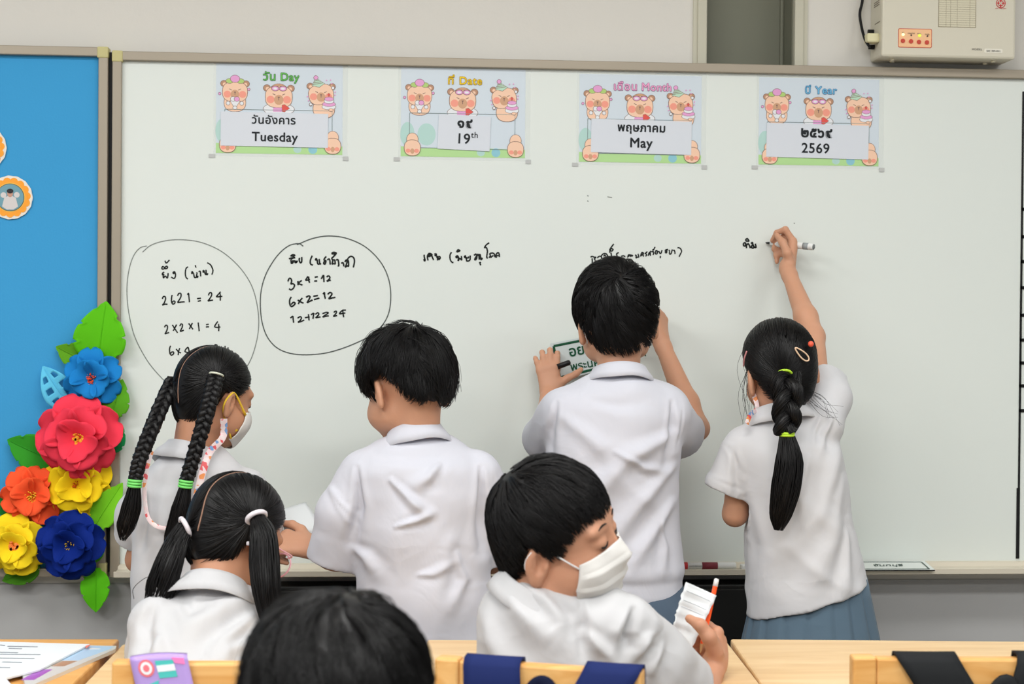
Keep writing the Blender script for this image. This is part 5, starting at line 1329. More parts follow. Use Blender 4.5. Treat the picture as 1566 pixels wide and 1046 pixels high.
# ---------------------------------------------------------------- boy in the middle, looking down at a paper on his left
def boy_middle():
    Yb = -0.57
    root = empty('person', (P(640, 900, Yb)[0], Yb, 0), 'thick-haired boy in oversized white shirt, head turned left toward the sheet he holds', 'person', 'pupils in white school shirts')
    Hc = P(621, 593, -0.53); HR = rot3(34, 17, 0); hs = 1.0
    G = Sdf(); nb_ = P(638, 690, Yb + 0.01)
    place_head(G, Hc, HR, hs, nb_, 0.046)
    SL, SR_ = P(556, 728, Yb), P(728, 728, Yb)
    G.add(f_cap(SL, SR_, 0.045, 0.045), 0.03); G.add(f_cap(P(642, 750, Yb), P(646, 950, Yb), 0.085, 0.085), 0.04)
    EL, WL = P(516, 852, -0.565), P(478, 838, -0.50); ER, WR = P(762, 850, -0.52), P(722, 868, -0.36)
    arm(G, SL, EL, WL); arm(G, SR_, ER, WR)
    hand(G, WL, (-0.93, 0.30, 0.14), (0.25, 0.55, -0.78), -1, 1.02, [(30, 60, 35), (40, 65, 40), (48, 70, 40), (52, 70, 40)], (4, 1, -2, -6), [(0.7, 0.65, -0.1), (0.9, 0.35, 0.0), (0.95, 0.1, 0.2)])
    hand(G, WR, (-0.7, 0.6, -0.2), (0.2, 0.5, -0.8), 1, 0.9)
    hip = P(646, 985, Yb); kn, an, to = standing_lower(G, hip)
    make_body(root, G, M_SKIN); shoes(root, an, to)
    simple_part('shorts', root, [f_cap(hip + [-0.045, 0, 0.03], hip + [0.045, 0, 0.03], 0.082, 0.082)] + [f_cap(hip + [d * 0.07, 0, -0.02], hip + [d * 0.075, 0, -0.20], 0.075, 0.085) for d in (-1, 1)], M_SHORTS, 0.008)
    rows = [(664, 592, 682, -0.555, 0.055), (682, 566, 708, -0.56, 0.070), (708, 536, 738, Yb, 0.088), (745, 528, 750, Yb, 0.098), (800, 534, 748, Yb, 0.104), (860, 541, 750, Yb, 0.106), (940, 541, 756, Yb, 0.112), (1040, 536, 764, Yb, 0.120)]
    Gs = shirt_field(rows, [[P(560, 726, Yb, .052), P(530, 782, Yb, .055), P(507, 856, -0.555, .054)], [P(730, 728, Yb, .052), P(752, 785, Yb + .02, .054), P(762, 848, -0.52, .050)]], k=0.012)
    Y_ = -.68
    folds = [([(672, 712, Y_), (655, 732, Y_), (628, 748, Y_)], 0.010, 0.007), ([(598, 736, Y_), (632, 770, Y_), (652, 786, Y_)], 0.008, 0.007), ([(606, 806, Y_), (640, 796, Y_), (662, 786, Y_)], 0.006, 0.006), ([(640, 760, Y_), (610, 820, Y_), (600, 900, Y_)], 0.030, 0.006),
             ([(545, 720, Y_), (548, 780, Y_), (536, 836, Y_)], 0.008, -0.010), ([(738, 720, Y_), (738, 780, Y_), (742, 850, Y_)], 0.008, -0.010), ([(520, 765, Y_), (505, 756, Y_), (535, 800, Y_)], 0.006, 0.003),
             ([(690, 830, Y_), (670, 900, Y_), (672, 970, Y_)], 0.022, 0.005), ([(540, 846, Y_), (560, 858, Y_), (575, 880, Y_)], 0.010, 0.007), ([(700, 850, Y_), (712, 890, Y_), (690, 930, Y_)], 0.009, 0.005), ([(640, 880, Y_), (662, 878, Y_), (700, 860, Y_)], 0.007, 0.004),
             ([(575, 700, Y_), (640, 704, Y_), (700, 698, Y_)], 0.012, -0.003)]
    folds += [([(500, 752, Y_), (518, 778, Y_), (544, 806, Y_)], 0.0035, -0.0035), ([(756, 716, Y_), (760, 750, Y_), (752, 790, Y_)], 0.0035, -0.003)]
    make_shirt(root, Gs, M_SHIRT_B, folds, seed=5)
    collar(root, P(636, 678, -0.553), rot3(10, 10, -5), 0.050, 0.050, 0.038, 0.036, 0.018, m=M_SHIRT_B)
    # dropped-shoulder seams
    for pts in ([(506, 756, Yb - 0.075), (520, 778, Yb - 0.072), (536, 800, Yb - 0.055)],):
        pass
    line = [(0, .066), (30, .060), (52, .03), (68, .002), (80, .004), (92, .026), (104, .028), (118, .014), (138, -.022), (155, -.040), (180, -.046)]
    tip = [(0, .040), (30, .035), (52, .012), (68, -.020), (80, -.004), (92, .022), (104, .024), (118, .006), (138, -.036), (155, -.054), (180, -.060)]
    sc = Scalp(thick=(.024, .020, .022), line=line, tip=tip)
    short_hair(sc, Hc, HR, hs, n=5200, whorl=(0.0, -0.55, 0.83), swirl=14, length=0.85, seed=21, lift=0.30, noise=0.2, clump=230, rad=0.0010, rag=0.004).build('hair', root)
    face_bits(root, Hc, HR, hs)
    # sheet in his left hand
    pr = empty('paper_sheet', P(455, 800, -0.42), 'blank white paper sheet held in front of the board by the thick-haired boy', 'paper')
    c = [P(424, 781, -0.40), P(467, 768, -0.36), P(484, 800, -0.40), P(480, 830, -0.45), P(436, 826, -0.45)]
    G_ = np.zeros((9, 9, 3))
    A_, B_, C_, D_ = P(424, 781, -0.40), P(467, 768, -0.36), P(489, 808, -0.42), P(441, 836, -0.452)
    for i, u in enumerate(np.linspace(0, 1, 9)):
        for j, v in enumerate(np.linspace(0, 1, 9)): G_[i, j] = (A_ * (1 - u) + B_ * u) * (1 - v) + (D_ * (1 - u) + C_ * u) * v + np.array([0, 0.004, 0.006]) * np.sin(np.pi * v)
    sheet_obj('sheet', G_, mat('bright_paper', (228, 232, 234), 0.6, 0.2), pr, 0.0006)
boy_middle()

# ---------------------------------------------------------------- girl with two plaits, on the left
def girl_plaits():
    Yb = -0.50
    root = empty('person', (P(300, 900, Yb)[0], Yb, 0), 'standing girl with two long black plaits tied by green bands, wearing a mask', 'person', 'pupils in white school shirts')
    Hc = P(327, 609, -0.46); HR = rot3(-46, 14, 0); hs = 0.89
    G = Sdf(); nb_ = P(295, 708, Yb)
    place_head(G, Hc, HR, hs, nb_, 0.044)
    SL, SR_ = P(228, 752, Yb), P(378, 752, Yb + 0.02)
    G.add(f_cap(SL, SR_, 0.042, 0.042), 0.03); G.add(f_cap(P(300, 770, Yb), P(302, 950, Yb), 0.08, 0.08), 0.04)
    EL, WL = P(212, 856, -0.42), P(250, 850, -0.27); ER, WR = P(404, 852, -0.44), P(390, 846, -0.27)
    arm(G, SL, EL, WL, 0.95); arm(G, SR_, ER, WR, 0.95)
    hand(G, WL, (0.6, 0.7, 0.2), (0.5, -0.3, -0.7), 1, 0.88); hand(G, WR, (-0.3, 0.9, 0.2), (-0.5, 0.2, -0.7), -1, 0.88)
    hip = P(302, 990, Yb); kn, an, to = standing_lower(G, hip)
    make_body(root, G, M_SKIN2); shoes(root, an, to)
    skirt(root, P(302, 975, Yb), 0.105, 0.085, 0.40, 0.19, 0.15)
    rows = [(674, 262, 334, -0.480, 0.048), (690, 250, 348, -0.485, 0.058), (708, 234, 364, Yb, 0.070), (738, 216, 384, Yb, 0.082), (770, 205, 396, Yb, 0.092), (820, 200, 402, Yb, 0.096), (900, 199, 404, Yb, 0.10), (990, 196, 410, Yb, 0.11)]
    Gs = shirt_field(rows, [[P(230, 752, Yb, .048), P(215, 790, -0.45, .047), P(208, 820, -0.42, .046)], [P(374, 752, Yb + 0.02, .050), P(392, 790, -0.46, .048), P(400, 815, -0.44, .046)]], k=0.014)
    Y_ = -.60
    folds = [([(362, 745, Y_), (352, 770, Y_), (356, 800, Y_)], 0.008, -0.006), ([(395, 730, Y_), (372, 738, Y_), (352, 756, Y_)], 0.008, 0.004), ([(330, 760, Y_), (310, 830, Y_), (300, 900, Y_)], 0.026, 0.006), ([(250, 740, Y_), (246, 830, Y_), (252, 930, Y_)], 0.022, 0.005), ([(218, 760, Y_), (216, 800, Y_), (210, 840, Y_)], 0.007, -0.006)]
    make_shirt(root, Gs, M_SHIRT, folds, seed=7)
    collar(root, P(297, 690, -0.482), rot3(-22, 6, 7), 0.050, 0.050, 0.020, 0.034, 0.024, m=M_SHIRT)
    sc = Scalp(thick=(.010, .008, .010), line=[(0, .060), (30, .050), (50, .026), (66, .006), (78, .002), (88, .020), (100, .006), (112, -.035), (135, -.072), (180, -.080)])
    tl, tr_ = tie_dir(P(270, 584, -0.50), Hc, HR, hs, sc), tie_dir(P(331, 575, -0.525), Hc, HR, hs, sc)
    H = pulled_hair(sc, Hc, HR, hs, [(tl, -1), (tr_, 1)], 0.0, n=4600, seed=31); H.build('hair', root)
    # parting line
    ang = np.radians(np.linspace(25, 128, 30)); u = np.stack([0 * ang, -np.sin(ang), np.cos(ang)], -1); u[:, 0] += 0.05 * np.sin(3 * ang)
    MB().tube(loc(Hc, HR, hs, sc.pt(unit(u), np.full(30, 0.58))), np.linspace(0.0007, 0.0013, 30), 6, 0, True).build('hair_parting', mat('scalp_skin', (150, 116, 98), 0.6, 0.2), root, True)
    pl = [P(265, 582, -0.47), P(247, 620, -0.53), P(228, 665, -0.60), P(213, 705, -0.625), P(206, 736, -0.628)]
    H = braid(pl, 0.0122, 0.0098, 5.4, 1); H.build('braid', root)
    tail([P(206, 740, -0.628), P(201, 775, -0.625), P(192, 806, -0.62), P(187, 828, -0.615)], [0.010, 0.0185, 0.018, 0.006], 150, 2).build('hair_tail', root)
    pr_ = [P(331, 574, -0.535), P(323, 605, -0.565), P(312, 645, -0.585), P(297, 695, -0.61), P(284, 738, -0.62)]
    H = braid(pr_, 0.0126, 0.0098, 5.6, 3); H.build('braid', root)
    tail([P(284, 742, -0.62), P(276, 780, -0.62), P(264, 825, -0.615), P(256, 862, -0.61)], [0.010, 0.0175, 0.017, 0.006], 150, 4).build('hair_tail', root)
    M_GB = mat('green_hair_band', (120, 214, 110), 0.5, 0.3)
    band('hair_band', P(206, 739, -0.628), [-.1, 0, -1], 0.0125, 0.0026, M_GB, root, 3, 0.0055); band('hair_band', P(284, 740, -0.62), [-.15, 0, -1], 0.0125, 0.0026, M_GB, root, 3, 0.0055)
    band('hair_band', P(331, 573, -0.545), [-.2, -.3, -1], 0.0135, 0.0022, mat('pale_hair_band', (210, 214, 196), 0.5, 0.3), root)
    # mask, yellow loops, lanyard
    M_YE = mat('yellow_elastic', (236, 196, 60), 0.6, 0.25)
    face_mask(root, Hc, HR, hs, M_MASK, M_YE, 66, 22, -44, False, loops=(1, -1), loop_r=0.0022)
    face_bits(root, Hc, HR, hs)
    tc = MB()
    for p_ in ((0.060, 0.050, -0.022), (0.060, 0.030, -0.060)):
        q = loc(Hc, HR, hs, p_); tc.tube(np.array([q + [-0.006, -0.005, 0.008], q + [0.004, -0.005, -0.008]]), [0.0042, 0.0038], 8)
    tc.build('loop_toggle', M_YE, root, True)
    M_LAN = lanyard_mat()
    L = spline([loc(Hc, HR, hs, (0.080, -0.022, -0.050)), P(341, 668, -0.53), P(322, 690, -0.585), P(312, 715, -0.606), P(300, 760, -0.612), P(290, 790, -0.615), P(282, 806, -0.612)], 40)
    MB().tube(L, 0.0072, 6, 0, True, ((0.3, -1, 0), 0.12)).build('lanyard', M_LAN, root)
    L = spline([P(232, 690, -0.575), P(224, 720, -0.60), P(221, 756, -0.606), P(226, 790, -0.61), P(238, 804, -0.612), P(254, 808, -0.612), P(270, 808, -0.612)], 40)
    MB().tube(L, 0.0042, 6, 0, True, ((0.2, -1, 0), 0.16)).build('lanyard', M_LAN, root)
def lanyard_mat():
    if 'lanyard_print' in MATS: return MATS['lanyard_print']
    m = bpy.data.materials.new('lanyard_print'); m.use_nodes = True; nt = m.node_tree; b = nt.nodes['Principled BSDF']; b.inputs['Roughness'].default_value = 0.5
    tc = nt.nodes.new('ShaderNodeTexCoord'); v = nt.nodes.new('ShaderNodeTexVoronoi'); v.inputs['Scale'].default_value = 120.0; nt.links.new(tc.outputs['Object'], v.inputs['Vector'])
    r = nt.nodes.new('ShaderNodeValToRGB'); r.color_ramp.interpolation = 'CONSTANT'
    el = r.color_ramp.elements; el[0].position = 0; el[0].color = lin((238, 214, 216)); el[1].position = 0.52; el[1].color = lin((226, 92, 96))
    for p_, c_ in ((0.64, (236, 222, 222)), (0.76, (120, 160, 210)), (0.82, (240, 226, 224)), (0.92, (236, 150, 90))):
        e = el.new(p_); e.color = lin(c_)
    sp = nt.nodes.new('ShaderNodeSeparateColor'); nt.links.new(v.outputs['Color'], sp.inputs[0]); nt.links.new(sp.outputs[0], r.inputs[0]); nt.links.new(r.outputs[0], b.inputs['Base Color'])
    MATS['lanyard_print'] = m; return m
girl_plaits()

# ---------------------------------------------------------------- girl writing, arm raised, on the right
def girl_writing():
    Yb = -0.43
    root = empty('person', (P(1225, 900, Yb)[0], Yb, 0), 'girl with one plaited ponytail reaching up to write on the board', 'person', 'pupils in white school shirts')
    Hc = P(1192, 567, -0.40); HR = rot3(8, -2, -9); hs = 0.93
    G = Sdf(); nb_ = P(1196, 652, Yb + 0.01)
    place_head(G, Hc, HR, hs, nb_, 0.043)
    SL, SR_ = P(1135, 684, Yb), P(1254, 640, Yb)
    G.add(f_cap(SL, SR_ + [0, 0, -.02], 0.03, 0.03), 0.03); G.add(f_cap(P(1210, 710, Yb), P(1232, 900, Yb), 0.07, 0.07), 0.04)
    EL, WL = P(1124, 786, -0.405), P(1152, 745, -0.25); ER, WR = P(1244, 515, -0.24), P(1204, 412, -0.085)
    arm(G, SL, EL, WL, 0.95); arm(G, SR_, ER, WR, 0.93)
    hand(G, WL, (0.3, 0.6, 0.7), (0.6, -0.3, 0.3), 1, 0.88)
    K = [P(1213, 369, -0.060), P(1213, 377, -0.050), P(1210, 387, -0.045), P(1206, 396, -0.045)]
    for kx in K: G.add(f_cap(WR, kx, 0.0125, 0.0095), 0.010)
    G.add(f_cap(P(1207, 400, -.07), P(1211, 378, -.06), 0.0125, 0.011), 0.01)
    rr = [0.0088, 0.0078, 0.0070, 0.0058]
    chain(G, [K[0], P(1201, 351, -.056), P(1188, 356, -.040), P(1181, 368, -.026)], rr)
    chain(G, [K[1], P(1200, 361, -.036), P(1187, 370, -.022), P(1183, 381, -.020)], rr)
    chain(G, [K[2], P(1197, 375, -.026), P(1187, 382, -.018), P(1186, 391, -.022)], [.0082, .0074, .0066, .0056])
    chain(G, [K[3], P(1195, 387, -.026), P(1188, 393, -.020), P(1188, 401, -.026)], [.0074, .0066, .0060, .0052])
    chain(G, [P(1208, 402, -.085), P(1204, 387, -.090), P(1197, 371, -.078), P(1188, 360, -.058)], [.0125, .0100, .0090, .0068], 0.006)
    hip = P(1235, 925, Yb); kn, an, to = standing_lower(G, hip)
    make_body(root, G, M_SKIN, 0.0027); shoes(root, an, to)
    zc = P(1240, 900, Yb)
    skirt(root, [zc[0] + 0.002, Yb, zc[2] + 0.025], 0.117, 0.092, 0.37, 0.195, 0.165, 17, amp=0.014)
    rows = [(624, 1160, 1234, -0.415, 0.050), (642, 1146, 1256, -0.42, 0.060), (658, 1134, 1268, -0.425, 0.070), (684, 1124, 1284, Yb, 0.086), (725, 1126, 1294, Yb, 0.094), (780, 1134, 1302, Yb, 0.100), (850, 1139, 1316, Yb, 0.108), (905, 1141, 1328, Yb, 0.114), (985, 1144, 1342, Yb, 0.122)]
    Gs = shirt_field(rows, [[P(1142, 684, Yb, .050), P(1113, 748, Yb + 0.015, .0505)], [P(1250, 652, Yb, .056), P(1262, 612, -0.38, .052), P(1264, 582, -0.33, .046)]], k=0.014)
    a, b = P(1150, 962, Yb - .1), P(1332, 905, Yb - .1); d = b - a; Gs.keep(f_half(a, np.array([d[2], 0.0, -d[0]])), 0.003)
    Y_ = -.54
    folds = [([(1286, 640, Y_), (1270, 668, Y_), (1262, 690, Y_)], 0.007, 0.006), ([(1268, 636, Y_), (1256, 664, Y_), (1250, 684, Y_)], 0.006, 0.005), ([(1296, 690, Y_), (1262, 780, Y_), (1200, 850, Y_)], 0.022, 0.007), ([(1300, 740, Y_), (1275, 830, Y_), (1230, 915, Y_)], 0.020, 0.006),
             ([(1190, 760, Y_), (1195, 840, Y_), (1180, 930, Y_)], 0.02, 0.005), ([(1150, 770, Y_), (1160, 840, Y_), (1152, 930, Y_)], 0.014, -0.006), ([(1305, 820, Y_), (1300, 870, Y_), (1290, 915, Y_)], 0.012, 0.006), ([(1135, 690, Y_), (1136, 730, Y_), (1142, 765, Y_)], 0.007, -0.006), ([(1240, 700, Y_), (1225, 760, Y_), (1230, 800, Y_)], 0.010, 0.004)]
    folds += [([(1080, 724, Y_), (1112, 742, Y_), (1146, 756, Y_)], 0.0035, -0.003), ([(1104, 664, Y_), (1128, 690, Y_), (1146, 730, Y_)], 0.004, -0.003)]
    make_shirt(root, Gs, M_SHIRT, folds, seed=9)
    # stitched hem
    L = [P(1146, 951, Yb - 0.06), P(1170, 946, Yb - 0.105), P(1225, 931, Yb - 0.125), P(1290, 911, Yb - 0.10), P(1326, 899, Yb - 0.05)]
    collar(root, P(1192, 633, -0.412), rot3(4, 4, -6), 0.053, 0.053, 0.026, 0.034, 0.022, m=M_SHIRT)
    sc = Scalp(thick=(.013, .014, .014), line=GIRLLOW, tip=GIRLLOW)
    tie = tie_dir(P(1198, 576, -0.50), Hc, HR, hs, sc)
    pulled_hair(sc, Hc, HR, hs, [(tie, 0)], None, n=5000, seed=41).build('hair', root)
    T0 = P(1198, 578, -0.515)
    bp = [T0, P(1204, 600, -0.545), P(1203, 632, -0.56), P(1203, 662, -0.565)]
    braid(bp, 0.025, 0.019, 0.95, 5, per=60).build('braid', root)
    tail([P(1203, 664, -0.565), P(1207, 705, -0.572), P(1201, 750, -0.572), P(1193, 790, -0.57), P(1190, 814, -0.57)], [0.014, 0.028, 0.030, 0.023, 0.009], 420, 6).build('hair_tail', root)
    M_LB = mat('lime_hair_band', (186, 226, 60), 0.5, 0.3)
    band('hair_band', T0 + [0, 0.0, 0.0], [0.1, -0.8, -0.5], 0.0195, 0.0030, M_LB, root); band('hair_band', P(1203, 664, -0.565), [0, 0, -1], 0.0145, 0.0028, M_LB, root, 2, 0.004)
    # stray strands
    r = np.random.RandomState(5); paths = []
    for i in range(34):
        sx, sy = r.choice([-1, 1]), 0
        if i < 16: a = P(1140 + r.uniform(0, 24), 512 + r.uniform(-10, 70), -0.42); b = a + [-0.012 + r.uniform(-.012, .006), 0, -0.06]; c = a + [-0.004 + r.uniform(-.012, .012), 0, -0.13 + r.uniform(-.03, .03)]
        elif i < 26: a = P(1242 + r.uniform(-6, 4), 600 + r.uniform(-10, 20), -0.46); b = a + [0.02, -0.03, -0.02 + r.uniform(-.01, .01)]; c = a + [0.045 + r.uniform(-.02, .01), -0.05, -0.045 + r.uniform(-.03, .02)]
        else: a = P(1175 + r.uniform(-25, 20), 496 + r.uniform(0, 12), -0.40); b = a + [0.02, 0, 0.012]; c = a + [0.05, 0, 0.0 + r.uniform(-.01, .01)]
        paths.append(spline([a, b, c], 9))
    Pp = np.array(paths); 
    for Pq in (Pp[:16][Pp[:16, 0, 0] < 9], Pp[16:26], Pp[26:]):
        H = HairMesh(); H.add(*tubes_from_paths(Pq, np.broadcast_to(np.linspace(0.0006, 0.00025, 9), (len(Pq), 9)))); H.build('stray_hair', root)
    # hair clips
    M_CL = mat('beige_clip', (228, 196, 166), 0.35, 0.4)
    L = loc(Hc, HR, hs, 0 * np.zeros((1, 3)))
    def onhead(px, py):
        o = CAM; d = unit(CF + CR * ((px - IW / 2) / FPX) + CU * ((IH / 2 - py) / FPX)); t = np.linspace(2.9, 3.7, 1600); q = ((o + d * t[:, None]) - Hc) @ HR / hs
        v = np.linalg.norm((q - sc.c) / (sc.sk + sc.th), axis=1); i = np.argmax(v < 1.06)
        return o + d * t[i]
    a, b = onhead(1216, 532), onhead(1236, 551)
    ax = unit(b - a); side = unit(np.cross(ax, [0, -1, 0])); mid = (a + b) / 2; Ln = np.linalg.norm(b - a) / 2
    t = np.linspace(0, 2 * np.pi, 37)
    pts = mid + np.outer(np.cos(t) * Ln, ax) + np.outer(np.sin(t) * 0.0062 * (1 + 0.35 * np.cos(t)), side) + np.array([0, -0.002, 0])
    MB().tube(pts, 0.0017, 6, 0, False).build('hair_clip', M_CL, root, True)
    p_ = onhead(1139, 548); pts = spline([onhead(1142, 537), p_ + [-0.001, -0.001, 0], onhead(1137, 560)], 14); MB().tube(pts, 0.0018, 6).build('hair_clip', mat('pink_clip', (206, 140, 140), 0.35, 0.4), root, True)
    p_ = onhead(1234, 526); q = Sdf().add(f_ell(p_ + [0.008, -0.002, 0.0], (0.0062, 0.006, 0.0065))); V, F = q.mesh(0.0015); mesh_np('hair_bobble', V, F, mat('coral_bead', (240, 96, 70), 0.35, 0.4), root, True)
    L = spline([loc(Hc, HR, hs, (-0.078, -0.01, -0.03)), P(1158, 622, -0.43), P(1148, 634, -0.47), P(1142, 648, -0.49)], 20)
    MB().tube(L, 0.0050, 6, 0, True, ((0, -1, 0), 0.16)).build('mask_strap', lanyard_mat(), root)
    # marker in her hand
    mk = empty('marker_pen', P(1205, 374, -0.05), 'white marker pen held by the writing girl, tip toward the board', 'marker')
    a, b = P(1171, 371.3, -0.006), P(1244, 377.5, -0.085); u = b - a; Ln = np.linalg.norm(u); u = u / Ln
    M_WP = mat('white_plastic', (226, 228, 226), 0.35, 0.45)
    MB().tube(np.array([a + u * q for q in (0.012, 0.016, 0.030, 0.034, Ln - 0.004, Ln)]), [0.0035, 0.005, 0.0066, 0.0082, 0.0082, 0.0078], 20).build('barrel', M_WP, mk, True)
    MB().tube(np.array([a, a + u * 0.004, a + u * 0.0125]), [0.0012, 0.0024, 0.0034], 12).build('nib', mat('dark_nib', (50, 52, 52), 0.6, 0.2), mk, True)
    MB().tube(np.array([b - u * 0.0005, b + u * 0.0012]), [0.0068, 0.0064], 18).build('end_plug', mat('grey_plug', (120, 124, 124), 0.5, 0.3), mk, True)
    MB().tube(np.array([b - u * 0.026, b - u * 0.012]), [0.00835, 0.00835], 18).build('print_label', mat('grey_print', (150, 156, 158), 0.5, 0.3), mk, True)
girl_writing()
# ---------------------------------------------------------------- seated girl with two pigtails and pink glasses
def girl_pigtails():
    Yb = -0.98
    root = empty('person', (P(300, 1000, -1.15)[0], -1.15, 0), 'seated girl with low pigtails and pink glasses, head bent over her desk', 'person', 'pupils in white school shirts')
    Hc = P(360, 822, -0.86); HR = rot3(-38, 25, 3); hs = 0.97
    G = Sdf(); nb_ = P(330, 905, -0.93)
    place_head(G, Hc, HR, hs, nb_, 0.046)
    SL, SR_ = P(238, 950, Yb), P(390, 948, Yb + 0.03)
    G.add(f_cap(SL + [0.01, 0.03, -0.015], SR_ + [-0.01, 0.03, -0.015], 0.026, 0.026), 0.03); hip = np.array([P(300, 1000, -1.15)[0], -1.17, 0.46])
    G.add(f_cap(P(305, 975, Yb + 0.02), hip, 0.06, 0.085), 0.04)
    EL, WL = P(230, 1050, -0.92), P(300, 1018, -0.80); ER, WR = P(412, 1040, -0.92), P(395, 1005, -0.80)
    EL[2] = max(EL[2], 0.715); ER[2] = max(ER[2], 0.715); WL[2] = WR[2] = 0.712
    arm(G, SL, EL, WL, 0.92); arm(G, SR_, ER, WR, 0.92)
    hand(G, WL, (0.8, 0.6, 0.0), (0.0, 0.1, -1), 1, 0.86); hand(G, WR, (-0.3, 0.9, 0.0), (0.0, 0.1, -1), -1, 0.86)
    kn, an, to = seated_legs(G, hip, (0, 1), 0.07, 0.33)
    make_body(root, G, M_SKIN2); shoes(root, an, to)
    simple_part('skirt', root, [f_cap(hip + [-0.03, 0, 0.0], hip + [0.03, 0, 0.0], 0.105, 0.105)] + [f_cap(hip + [d * 0.06, 0.02, 0], hip + [d * 0.08, 0.27, -0.02], 0.088, 0.086) for d in (-1, 1)], M_SKIRT, 0.008, 0.04)
    rows = [(884, 300, 366, -0.925, 0.050), (900, 272, 380, -0.93, 0.062), (916, 236, 396, -0.95, 0.072), (940, 206, 410, -0.97, 0.085), (975, 196, 414, -1.0, 0.095), (1020, 191, 418, -1.04, 0.10), (1090, 190, 424, -1.09, 0.11), (1150, 190, 424, -1.12, 0.12), (1250, 192, 424, -1.15, 0.125)]
    Gs = shirt_field(rows, [[P(238, 950, Yb, .046), P(235, 1000, -0.95, .047), P(233, 1030, -0.93, .046)], [P(386, 950, Yb + .03, .050), P(404, 1000, -0.93, .050), P(410, 1020, -0.92, .048)]], k=0.014)
    Y_ = -1.10
    folds = [([(385, 925, Y_), (330, 945, Y_), (270, 975, Y_)], 0.016, 0.006), ([(262, 930, Y_), (285, 945, Y_), (310, 944, Y_)], 0.009, -0.005), ([(380, 955, Y_), (340, 985, Y_), (320, 1010, Y_)], 0.012, 0.006), ([(225, 930, Y_), (214, 970, Y_), (222, 1010, Y_)], 0.010, -0.005), ([(385, 985, Y_), (350, 1000, Y_), (340, 1020, Y_)], 0.010, 0.005), ([(240, 980, Y_), (235, 1010, Y_)], 0.014, 0.005)]
    make_shirt(root, Gs, M_SHIRT_W, [(a_, b_, c_ * 1.5) for a_, b_, c_ in folds], seed=12)
    collar(root, P(328, 906, -0.932), rot3(-8, 20, 3), 0.051, 0.051, 0.030, 0.040, 0.030, m=M_SHIRT_W)
    sc = Scalp(thick=(.014, .012, .010), line=[(0, .070), (35, .062), (60, .034), (75, .010), (88, .020), (100, .004), (112, -.036), (135, -.072), (180, -.080)])
    pulled_hair(sc, Hc, HR, hs, [(tie_dir(P(283, 806, -0.92), Hc, HR, hs, sc), -1), (tie_dir(P(392, 792, -0.95), Hc, HR, hs, sc), 1)], 0.0, n=4600, seed=51).build('hair', root)
    ang = np.radians(np.linspace(12, 122, 34)); u = np.stack([0.035 * np.sin(4 * ang), -np.sin(ang), np.cos(ang)], -1)
    MB().tube(loc(Hc, HR, hs, sc.pt(unit(u), np.full(34, 0.58))), np.linspace(0.0010, 0.0017, 34), 6, 0, True).build('hair_parting', mat('scalp_skin', (160, 126, 106), 0.6, 0.2), root, True)
    tl = [P(283, 806, -0.93), P(270, 830, -0.95), P(258, 862, -0.965), P(246, 900, -0.97), P(236, 930, -0.975)]
    tail(tl, [0.014, 0.019, 0.024, 0.027, 0.020], 300, 7).build('pigtail', root)
    tr_ = [P(393, 792, -0.96), P(402, 818, -0.985), P(404, 860, -1.0), P(407, 900, -1.015), P(414, 945, -1.02), P(420, 975, -1.01)]
    tail(tr_, [0.013, 0.023, 0.026, 0.025, 0.020, 0.010], 340, 8).build('pigtail', root)
    M_WB = mat('white_hair_band', (226, 220, 226), 0.5, 0.3)
    band('hair_band', P(283, 806, -0.93), [0.75, 0.3, 0.35], 0.0165, 0.0044, M_WB, root); band('hair_band', P(392, 791, -0.958), [-0.35, 0.5, 0.7], 0.0165, 0.0046, M_WB, root)
    q = P(383, 831, -0.965); MB().box(q - [0.007, 0.003, 0.0035], q + [0.007, 0.003, 0.0035], bevel=0.002).build('hair_clip', M_WB, root)
    # one loose bent hair on the left
    pth = spline([P(240, 880, -0.97), P(222, 884, -0.98), P(204, 900, -0.985), P(205, 916, -0.99)], 14); MB().tube(pth, 0.0006, 5).build('stray_hair', M_HAIR, root)
    # glasses
    M_PK = mat('pink_frame', (232, 172, 186), 0.3, 0.5)
    gl = MB()
    ring_t = np.linspace(0, 2 * np.pi, 33)
    for d in (-1, 1):
        c = np.array([d * 0.033, 0.108, -0.016]); gl.tube(loc(Hc, HR, hs, np.stack([c[0] + 0.028 * np.cos(ring_t), np.full(33, c[1]) - 0.15 * np.abs(c[0] + 0.028 * np.cos(ring_t)) ** 1.0 * 0.4, c[2] + 0.024 * np.sin(ring_t)], -1)), 0.0016, 6, 0, False)
        gl.tube(loc(Hc, HR, hs, spline([(d * 0.056, 0.095, -0.002), (d * 0.073, 0.086, 0.002), (d * 0.079, 0.04, 0.002), (d * 0.082, -0.010, 0.006), (d * 0.080, -0.026, -0.012)], 20)), 0.0016, 6)
    gl.tube(loc(Hc, HR, hs, spline([(-0.007, 0.104, -0.006), (0, 0.107, -0.003), (0.007, 0.104, -0.006)], 8)), 0.0015, 6)
    gl.build('glasses', M_PK, root, True)
    face_bits(root, Hc, HR, hs)
girl_pigtails()

